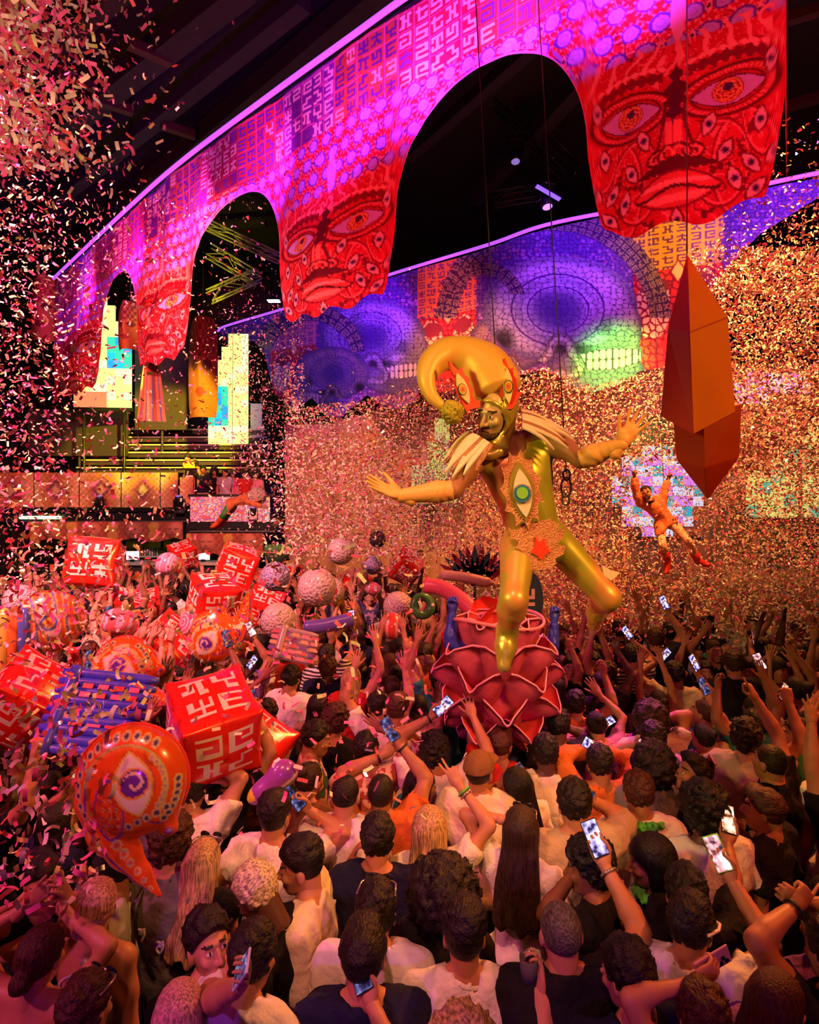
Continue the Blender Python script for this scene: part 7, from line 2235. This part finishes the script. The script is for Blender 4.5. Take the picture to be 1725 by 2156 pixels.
H(1608, 1708, 'man with auburn quiff in black tee turned half left', 'quiff', 'auburn', 0, 'black', yaw=.7, head=(.2, 0, 0), bulk=1.15)
H(1752, 2010, 'person in black at the right edge with both hands lifted together', 'short', 'dark', 1, 'black', yaw=.2, L=('point', 1672, 1925, .1), R=('fist', 1700, 1915, .15), bulk=1.15, add=lambda r, J, M: watch(r, J, 'L'))
H(1638, 2118, 'woman with auburn hair looking right at the bottom edge', 'long', 'auburn', 0, 'purple', yaw=-1.2, fem=True, s=.97, hh=.007)
H(1478, 2150, 'person at the bottom edge with a pale pink phone lifted overhead', 'short', 'auburn', 0, 'red', yaw=.1, fem=True, L=('phonehi', 1455, 2085, .05, dict(pn=(0, 1, .1))), case='pink', lab_phone='pale pink phone seen from its back at bottom right', s=.97)
H(1457, 1632, 'man with moustache gazing up beside a red phone', 'quiff', 'dark', 1, 'black', yaw=PI / 2 + .2, head=(-.1, .35, 0), R=('phone', 1485, 1628, .1), case='red', scr=3, hh=.007, lab_phone='phone in a red case beside the man gazing up')
H(1675, 1552, 'bearded man in a green jacket at the right edge', 'short', 'dark', 1, 'green', yaw=1.2, head=(0, .2, 0), hh=.007, sleeve=1.9)
H(1545, 1402, 'broad-backed man in black tee under the hanging crystal', 'short', 'brown', 1, 'black', yaw=0, bulk=1.2, s=1.05)
H(1420, 1424, 'man in cream tee filming under the hanging crystal', 'short', 'dark', 1, 'cream', yaw=.2, L=('phonehi', 1380, 1400, .2), scr=1, bulk=1.1, lab_phone='small bright phone above the man in cream')
H(1369, 1522, 'person with big brown curls in cream top, hand on head', 'bigcurly', 'brown', 1, 'cream', yaw=-.1, R='head')
H(1330, 1385, 'person in black and white striped tee with dark hair', 'short', 'dark', 0, 'stripe', yaw=.1, R='phone', scr=1, bulk=1.05, lab_phone='phone raised by the person in the striped tee')
H(1375, 1560, 'person in blue floral shirt right of the magenta-lit group', 'short', 'dark', 0, 'floral', yaw=.1, bulk=1.2, L=('phone', 1340, 1570, .1), lab_phone='phone low in front of the blue floral shirt')
H(688, 1385, 'man in striped knit with lilac-lit sleeves below the bottle balloon', 'short', 'dark', 0, 'stripe', yaw=-.2, R=('phone', 745, 1330, .2), scr=1, bulk=1.1, lab_phone='phone raised above the striped knit')
H(613, 1432, 'man with rust tee and pale jacket left of centre', 'short', 'dark', 1, 'white', yaw=-.3, L=('bent', 560, 1470, .2), bulk=1.1)
H(562, 1510, 'person in navy sleeve raising an open hand right of the largest cube', 'short', 'black', 1, 'navy', yaw=-.2, L=('high', 548, 1440, .2), sleeve=1.5)
H(835, 1425, 'woman in thin striped top left of the petal costume', 'bun', 'dark', 1, 'stripe', yaw=-.2, fem=True, s=.97)
H(770, 1585, 'person in zebra shirt with a hand lifted in the centre', 'short', 'black', 2, 'zebra', yaw=.2, R=('up', 812, 1545, .15), sleeve=1.8)
H(1175, 1530, 'person lit magenta right of the petal costume, phone up', 'short', 'black', 3, 'black', yaw=0, R=('phonehi', 1180, 1530, .2), scr=1, lab_phone='phone with white case right of the petal costume', case='white')
H(1255, 1530, 'woman lit magenta with both arms stretched up', 'bun', 'dark', 0, 'pink', yaw=.1, fem=True, L=('phonehi', 1252, 1535, .15), R=('up', 1265, 1470, .3), scr=1, lab_phone='phone in the hands of the magenta-lit woman', s=.96)

# ------------------------------------------------------------------ the rest of the crowd: copies of a few figures, each with its own look
ARCHE = []
def arch(fem, L, R, head, hair, hs=1.0, sleeve=.55, bulk=1.05, lean=.03, **kw):
    J = joints(fem=fem, L=L, R=R, head=head, lean=lean)
    ARCHE.append((fig_meshes('a%d' % len(ARCHE), J, h=.023, hh=.010, hhand=.0085, sleeve=sleeve, bulk=bulk, **kw), J, hair, hs, fem, (L if isinstance(L, str) else 'up', R if isinstance(R, str) else 'up')))
arch(False, 'down', 'phonehi', (.1, .1, 0), 'short')
arch(False, 'up', 'up', (0, .1, 0), 'fade')
arch(True, 'down', 'up', (-.1, .1, 0), 'long', sleeve=0)
arch(True, 'phone', 'bent', (.1, .05, 0), 'longwavy', sleeve=0)
arch(False, 'bent', 'fist', (.2, .1, 0), 'curly')
arch(True, 'high', 'high', (0, .15, 0), 'ponytail', sleeve=0)
arch(False, 'down', 'point', (-.2, .1, 0), 'buzz')
arch(False, 'phone', 'down', (-.1, .05, 0), 'quiff')
arch(True, 'bent', 'phonehi', (.2, .15, 0), 'bun', sleeve=.4)
arch(False, 'high', 'down', (.25, .1, 0), 'short', bulk=1.15)
arch(False, 'down', 'down', (0, -.1, 0), 'fade', bulk=1.12)
arch(True, 'down', 'bent', (.3, -.05, 0), 'bigcurly', sleeve=.4)
arch(False, 'phonehi', 'up', (0, .2, 0), 'short')
arch(True, 'down', 'down', (-.3, -.1, 0), 'long', sleeve=0)
ARMTXT = {'down': 'arms down', 'phonehi': 'phone held high', 'phone': 'phone in front', 'up': 'an arm up', 'high': 'open hand up', 'bent': 'an arm bent', 'fist': 'fist raised', 'point': 'finger raised', 'head': 'hand on head'}
PLACES = [(0, 240, 0, 6.5, 'near the blue lilo'), (240, 560, 0, 4.5, 'around the largest cube'), (0, 420, 6.5, 9, 'under the touching cubes'), (420, 760, 4.5, 9, 'under the grey balls'),
          (560, 900, 0, 4.5, 'in the front centre'), (760, 940, 4.5, 9, 'left of the petals'), (900, 1200, 0, 4.5, 'below the gold performer'), (940, 1240, 4.5, 9, 'beside the petal costume'),
          (1240, 1480, 0, 4.5, 'in the front right'), (1240, 1480, 4.5, 9, 'below the flying red boots'), (1480, 1800, 0, 4.5, 'at the lower right edge'), (1480, 1800, 4.5, 9, 'under the hanging crystal'), (-80, 240, 4.5, 9, 'at the far left'), (240, 420, 4.5, 6.5, 'left of the patterned lilo')]
SH = ['black', 'black', 'black', 'white', 'grey', 'navy', 'cream', 'red', 'brown', 'pink', 'purple', 'beige', 'orange', 'black', 'floral', 'navy', 'teal', 'black']
HC = ['dark', 'dark', 'black', 'brown', 'auburn', 'black', 'blonde', 'dark']
R2 = random.Random(5)
spots = []
OCC.append((FBX, FD)); OCC.append((FBX + .1, FD + .2))
y = 2.0
while y < 15.5:
    step = .47 if y < 7 else .62
    half = (1725 / 2 / F) * y + .5
    x = -half
    while x < half:
        px = x / y * F + CX
        if y < 8.3 or px < 620 + (15 - y) * 60:
            sx, sy = x + R2.uniform(-.13, .13), y + R2.uniform(-.13, .13)
            if all((sx - a)**2 + (sy - b)**2 > (.34 if y < 4.5 else .36)**2 for a, b in OCC): spots.append((sx, sy))
        x += step
    y += step * .9
used = {}
NP = 0
for sx, sy in spots:
    if NP >= 245: break
    NP += 1
    px = sx / sy * F + CX
    k = R2.choice([0, 0, 1, 2, 3, 4, 5, 6, 7, 8, 9, 10, 12, 12, 8, 11, 13] if px > 900 else [1, 1, 2, 4, 5, 5, 6, 9, 10, 11, 13, 0, 3, 9])
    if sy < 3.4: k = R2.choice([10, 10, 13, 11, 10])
    M, J, hair, hs, fem, at_ = ARCHE[k]
    s = R2.uniform(.93, 1.06) * (.97 if fem else 1.0)
    if sy < 3.4: s *= .95
    yaw = R2.gauss(.1 if px > 900 else -.15, .35) if (sy < 6.3 or R2.random() < .45) else PI + R2.gauss(0, .6)
    hair0 = hair
    pl = next((t for a, b, c, e, t in PLACES if a <= px < b and c <= sy < e), 'in the middle of the crowd') if sy < 9 else next(t for b, t in ((180, 'far off at the left'), (300, 'before the frieze'), (420, 'before the bar'), (560, 'below the diver'), (760, 'far off below the balls'), (9999, 'far off at the back')) if px < b)
    arms = next((ARMTXT[q] for q in (at_[1], at_[0]) if q != 'down'), 'arms down')
    for tries in range(60):
        sh = R2.choice(SH); hc = R2.choice(HC); sk = R2.choice([0, 0, 1, 1, 2, 4, 3])
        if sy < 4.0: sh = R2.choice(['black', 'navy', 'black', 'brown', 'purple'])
        if tries > 4: hair = R2.choice(['long', 'longwavy', 'bun', 'ponytail', 'bigcurly', 'lowbun'] if fem else ['short', 'fade', 'curly', 'quiff', 'buzz', 'afro']); hs = 1.0
        lab = '%s in %s with %s %s hair, %s, %s' % ('woman' if fem else 'man', sh, hc,
              {'short': 'short', 'fade': 'cropped', 'long': 'long', 'longwavy': 'wavy', 'curly': 'curly', 'ponytail': 'tied', 'buzz': 'shaved', 'quiff': 'swept', 'bun': 'bunned', 'lowbun': 'pinned', 'bigcurly': 'bushy', 'afro': 'afro'}[hair], arms, pl)
        if lab not in used: break
    used[lab] = 1
    grp = 'dancers ' + pl
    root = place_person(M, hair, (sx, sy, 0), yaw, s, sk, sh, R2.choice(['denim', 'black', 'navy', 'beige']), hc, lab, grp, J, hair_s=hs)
    if sy < 7.5:
        W = Matrix.Translation((sx, sy, 0)) @ Matrix.Rotation(yaw, 4, 'Z') @ Matrix.Scale(s, 4)
        for n in 'LR':
            if J['hold' + n] == 'phone' and R2.random() < .75:
                phone(W @ hold_matrix(J, n, 'phone'), 'lit phone held up by the %s in %s %s' % ('woman' if fem else 'man', sh, pl), 'black', R2.choice([0, 1, 1, 2, 3]), 'phones held up in the crowd')

# ------------------------------------------------------------------ people on the balconies
def guest(px, py, d, k, yaw, sh, hc, sk, label, s=1.0):
    M, J, hair, hs, fem, at_ = ARCHE[k]
    hd = P(px, py, d)
    place_person(M, hair, (hd.x, d, hd.z - J['head'].z * s), yaw, s, sk, sh, 'beige', hc, label, 'guests on the balconies', J, hair_s=hs)
guest(398, 966, BD + .55, 10, PI - .6, 'yellow', 'brown', 0, 'man lit yellow at the right corner of the woven balcony')
guest(413, 976, BD + .75, 13, PI - .7, 'orange', 'dark', 0, 'woman lit yellow beside the man at the balcony corner', .96)
guest(428, 990, BD + .7, 4, PI + .2, 'navy', 'black', 2, 'man in navy behind the colourful screen, arm bent')
guest(452, 994, BD + .8, 11, PI, 'black', 'black', 1, 'person with bushy hair in black on the lower balcony')
guest(474, 998, BD + .7, 10, PI + .3, 'lilac', 'dark', 0, 'person in lilac on the lower balcony above the diving performer')
guest(494, 1000, BD + .9, 13, PI - .3, 'magenta', 'dark', 1, 'woman in magenta on the lower balcony', .96)
guest(516, 1000, BD + .8, 10, PI, 'red', 'brown', 0, 'man in red at the right end of the lower balcony')
guest(538, 1002, BD + .9, 4, PI + .2, 'pink', 'dark', 0, 'man in pink farthest right on the lower balcony')

# ------------------------------------------------------------------ paper confetti in the air
CONF = [mat('confetti_cream', (.80, .68, .45), rough=.6, var=0), mat('confetti_pink', (.85, .13, .36), rough=.6, var=0), mat('confetti_lime', (.62, .66, .22), rough=.6, var=0),
        mat('confetti_white', (.85, .80, .80), rough=.35, var=0), mat('confetti_foil', (.85, .75, .72), rough=.18, metal=.9, var=0), mat('confetti_red', (.72, .12, .10), rough=.6, var=0)]
def rand_frames(n):
    q = RNG.normal(size=(n, 4)); q /= np.linalg.norm(q, axis=1, keepdims=True)
    w_, x, y, z = q.T
    X = np.stack([1 - 2 * (y*y + z*z), 2 * (x*y + z*w_), 2 * (x*z - y*w_)], 1)
    Y = np.stack([2 * (x*y - z*w_), 1 - 2 * (x*x + z*z), 2 * (y*z + x*w_)], 1)
    Z = np.stack([2 * (x*z + y*w_), 2 * (y*z - x*w_), 1 - 2 * (x*x + y*y)], 1)
    return X, Y, Z
def confetti_mesh(name, C, probs, size=(.056, .020), bend=True):
    n = len(C)
    X, Y, Z = rand_frames(n)
    L = size[0] * RNG.uniform(.8, 1.15, (n, 1)); W = size[1] * RNG.uniform(.85, 1.15, (n, 1))
    if bend:
        b = RNG.uniform(-.28, .28, (n, 1)) * L
        rows = [(-.5, 1.0), (0, 0.0), (.5, 1.0)]
        V = np.stack([C + X * L * t + Y * W * e + Z * b * k for t, k in rows for e in (-.5, .5)], 1).reshape(-1, 3)
        base = np.arange(n)[:, None] * 6
        Q = np.concatenate([base + np.array([[0, 1, 3, 2]]), base + np.array([[2, 3, 5, 4]])], 1).reshape(-1, 4)
        mi = np.repeat(RNG.choice(len(probs), n, p=probs), 2)
    else:
        V = np.stack([C + X * L * t + Y * W * e for t, e in ((-.5, -.5), (.5, -.5), (.5, .5), (-.5, .5))], 1).reshape(-1, 3)
        Q = np.arange(n)[:, None] * 4 + np.array([[0, 1, 2, 3]])
        mi = RNG.choice(len(probs), n, p=probs)
    me = mesh_np(name, V, Q, False, mi)
    for m in CONF: me.materials.append(m)
    return me
def cloud(n, px, py, d):
    return np.stack([(px - CX) / F * d, d, CZ - (py - HY) / F * d], 1)
def keep_clear(C):
    """nothing inside the flying performer, the crystal or the camera"""
    r = np.linalg.norm(C - np.array([0, 0, CZ]), axis=1) > 1.9
    return C[r & (C[:, 2] > .3) & (C[:, 2] < 13.6) & (C[:, 0] > -20.5) & (C[:, 0] < 15.5)]
def stuff(name, me, label):
    o = link(name, me, None); o['label'] = label; o['category'] = 'confetti'; o['kind'] = 'stuff'; return o
P_WARM = [.30, .34, .08, .10, .04, .14]
# left curtain
n = 4700
px = np.abs(RNG.normal(0, 150, n)) - 40 + RNG.uniform(-30, 30, n); px[::4] -= RNG.uniform(0, 260, len(px[::4]))
py = -80 + 1560 * RNG.random(n)**1.25; d = 3.8 + 8.2 * RNG.random(n)**1.1
C1 = cloud(n, px, py, d)
n = 1500
px = RNG.normal(120, 150, n); py = RNG.normal(1330, 190, n); d = RNG.uniform(3.4, 7.5, n)
C2 = cloud(n, px, py, d)
n = 2000
px = RNG.uniform(-150, 560, n)**1.0; py = RNG.uniform(420, 1100, n); d = RNG.uniform(7, 15, n)
C3 = cloud(n, px, py, d)
n = 330
px = RNG.uniform(-60, 330, n); py = RNG.uniform(1450, 1930, n); d = RNG.uniform(2.3, 3.4, n)
px = px * (1 - .45 * (py - 1450) / 480)
C4 = cloud(n, px, py, d)
n = 1300
px = np.abs(RNG.normal(0, 115, n)) - 30; py = RNG.uniform(-60, 360, n); d = RNG.uniform(2.9, 4.8, n)
C5 = cloud(n, px, py, d)
CL_ = keep_clear(np.concatenate([C1, C2, C3, C4, C5]))
# the 300 pieces that show largest are single objects
near = np.argsort(np.linalg.norm(CL_ - np.array([0, 0, CZ]), axis=1) + 50 * ((CL_[:, 0] / CL_[:, 1] * F + CX < -10) | ((CL_[:, 2] - CZ) / CL_[:, 1] * F > HY)))
sel = near[:300]; rest = near[300:]
strips = []
for k in range(4):
    L, W, b = .056, .020, (-.3, -.1, .15, .32)[k] * .05
    t = np.linspace(-.5, .5, 6)
    V = [(L * a, W * e, b * 4 * a * a) for a in t for e in (-.5, .5)]
    me = mesh_np('confetti_strip', V, [(2 * i, 2 * i + 1, 2 * i + 3, 2 * i + 2) for i in range(5)], True)
    me.materials.append(CONF[0]); strips.append(me)
for i in sel:
    ci_ = int(RNG.choice(6, p=P_WARM)); cn = ['cream', 'pink', 'lime', 'white', 'shiny foil', 'red'][ci_]
    py_ = HY - (CL_[i][2] - CZ) / CL_[i][1] * F; px_ = CL_[i][0] / CL_[i][1] * F + CX
    zn = ('high at the top left' if py_ < 500 else 'before the face banner' if py_ < 1000 else 'beside the floating cubes' if py_ < 1420 else 'around the orange eye inflatable' if py_ < 1650 else 'above the women at lower left') + ('' if px_ > 120 else ', near the left edge')
    o = link('confetti_strip', strips[random.randrange(4)], None, CONF[ci_])
    o.location = CL_[i]; o.rotation_euler = (random.uniform(0, 6.28), random.uniform(0, 6.28), random.uniform(0, 6.28))
    tag(o, '%s paper confetti strip fluttering %s' % (cn, zn), 'confetti', 'paper confetti strips in the air')
stuff('confetti_curtain', confetti_mesh('confetti_curtain', CL_[rest], P_WARM), 'curtain of pink and cream paper confetti falling along the left side')
# orange storm in the middle and right
def storm(n, px0, px1, py0, py1, d0, d1, pw=1.0):
    px = RNG.uniform(px0, px1, n); py = RNG.uniform(py0, py1, n); d = d0 + (d1 - d0) * RNG.random(n)**pw
    return cloud(n, px, py, d)
parts = [storm(84000, 600, 1980, 765, 1330, 9.5, 15.5), storm(22000, 520, 1950, 930, 1345, 8.2, 11), storm(26000, 1440, 1990, 520, 1000, 7.5, 13), storm(5000, 1500, 2000, 250, 620, 7, 12),
         storm(5000, 430, 640, 640, 1120, 12, 18), storm(2600, 400, 900, 540, 900, 12, 18), storm(900, 1080, 1340, 230, 440, 12, 15.5), storm(9000, 1150, 1950, 1200, 1400, 7.3, 9.2)]
A = keep_clear(np.concatenate(parts))
pxA = A[:, 0] / A[:, 1] * F + CX; pyA = HY - (A[:, 2] - CZ) / A[:, 1] * F
edge = vnoise(pxA * .012, pyA * .012, 5.0)
lim = np.interp(pxA, [430, 560, 640, 760, 900, 1050, 1150, 1250, 1350, 1420, 1480, 1560, 1700, 2000], [560, 780, 865, 840, 805, 790, 772, 820, 780, 765, 620, 520, 430, 330])
okm = (pyA > lim + 20 * (edge - .5)) | (RNG.random(len(A)) < np.where(pxA < 640, .6, np.where(pxA > 1450, .25, .012)))
left_fade = np.clip((pxA - 420) / 200, .08, 1)
dA = A[:, 1]
hide = ((pxA > 1325) & (pxA < 1512) & (pyA > 972) & (pyA < 1215) & (dA < 11.3)) | ((pxA > 430) & (pxA < 575) & (pyA > 1015) & (pyA < 1125) & (dA < 15.3))
left_fade = left_fade * np.where(hide, .10, 1)
low = np.where((pyA > 1170) & (pxA < 940), .12, 1.0)
A = A[okm & (RNG.random(len(A)) < left_fade * low)]
P_STORM = [.42, .18, .06, .14, .09, .11]
stuff('confetti_storm', confetti_mesh('confetti_storm', A, P_STORM, (.048, .021), False), 'dense storm of orange-lit confetti filling the middle and right of the hall')
# pieces resting on the lilo and sparse ones over the crowd
n = 700
C = keep_clear(storm(n, 250, 900, 1150, 1750, 3.2, 7))
stuff('confetti_scatter', confetti_mesh('confetti_scatter', C, P_WARM), 'scattered confetti drifting over the crowd left of centre')
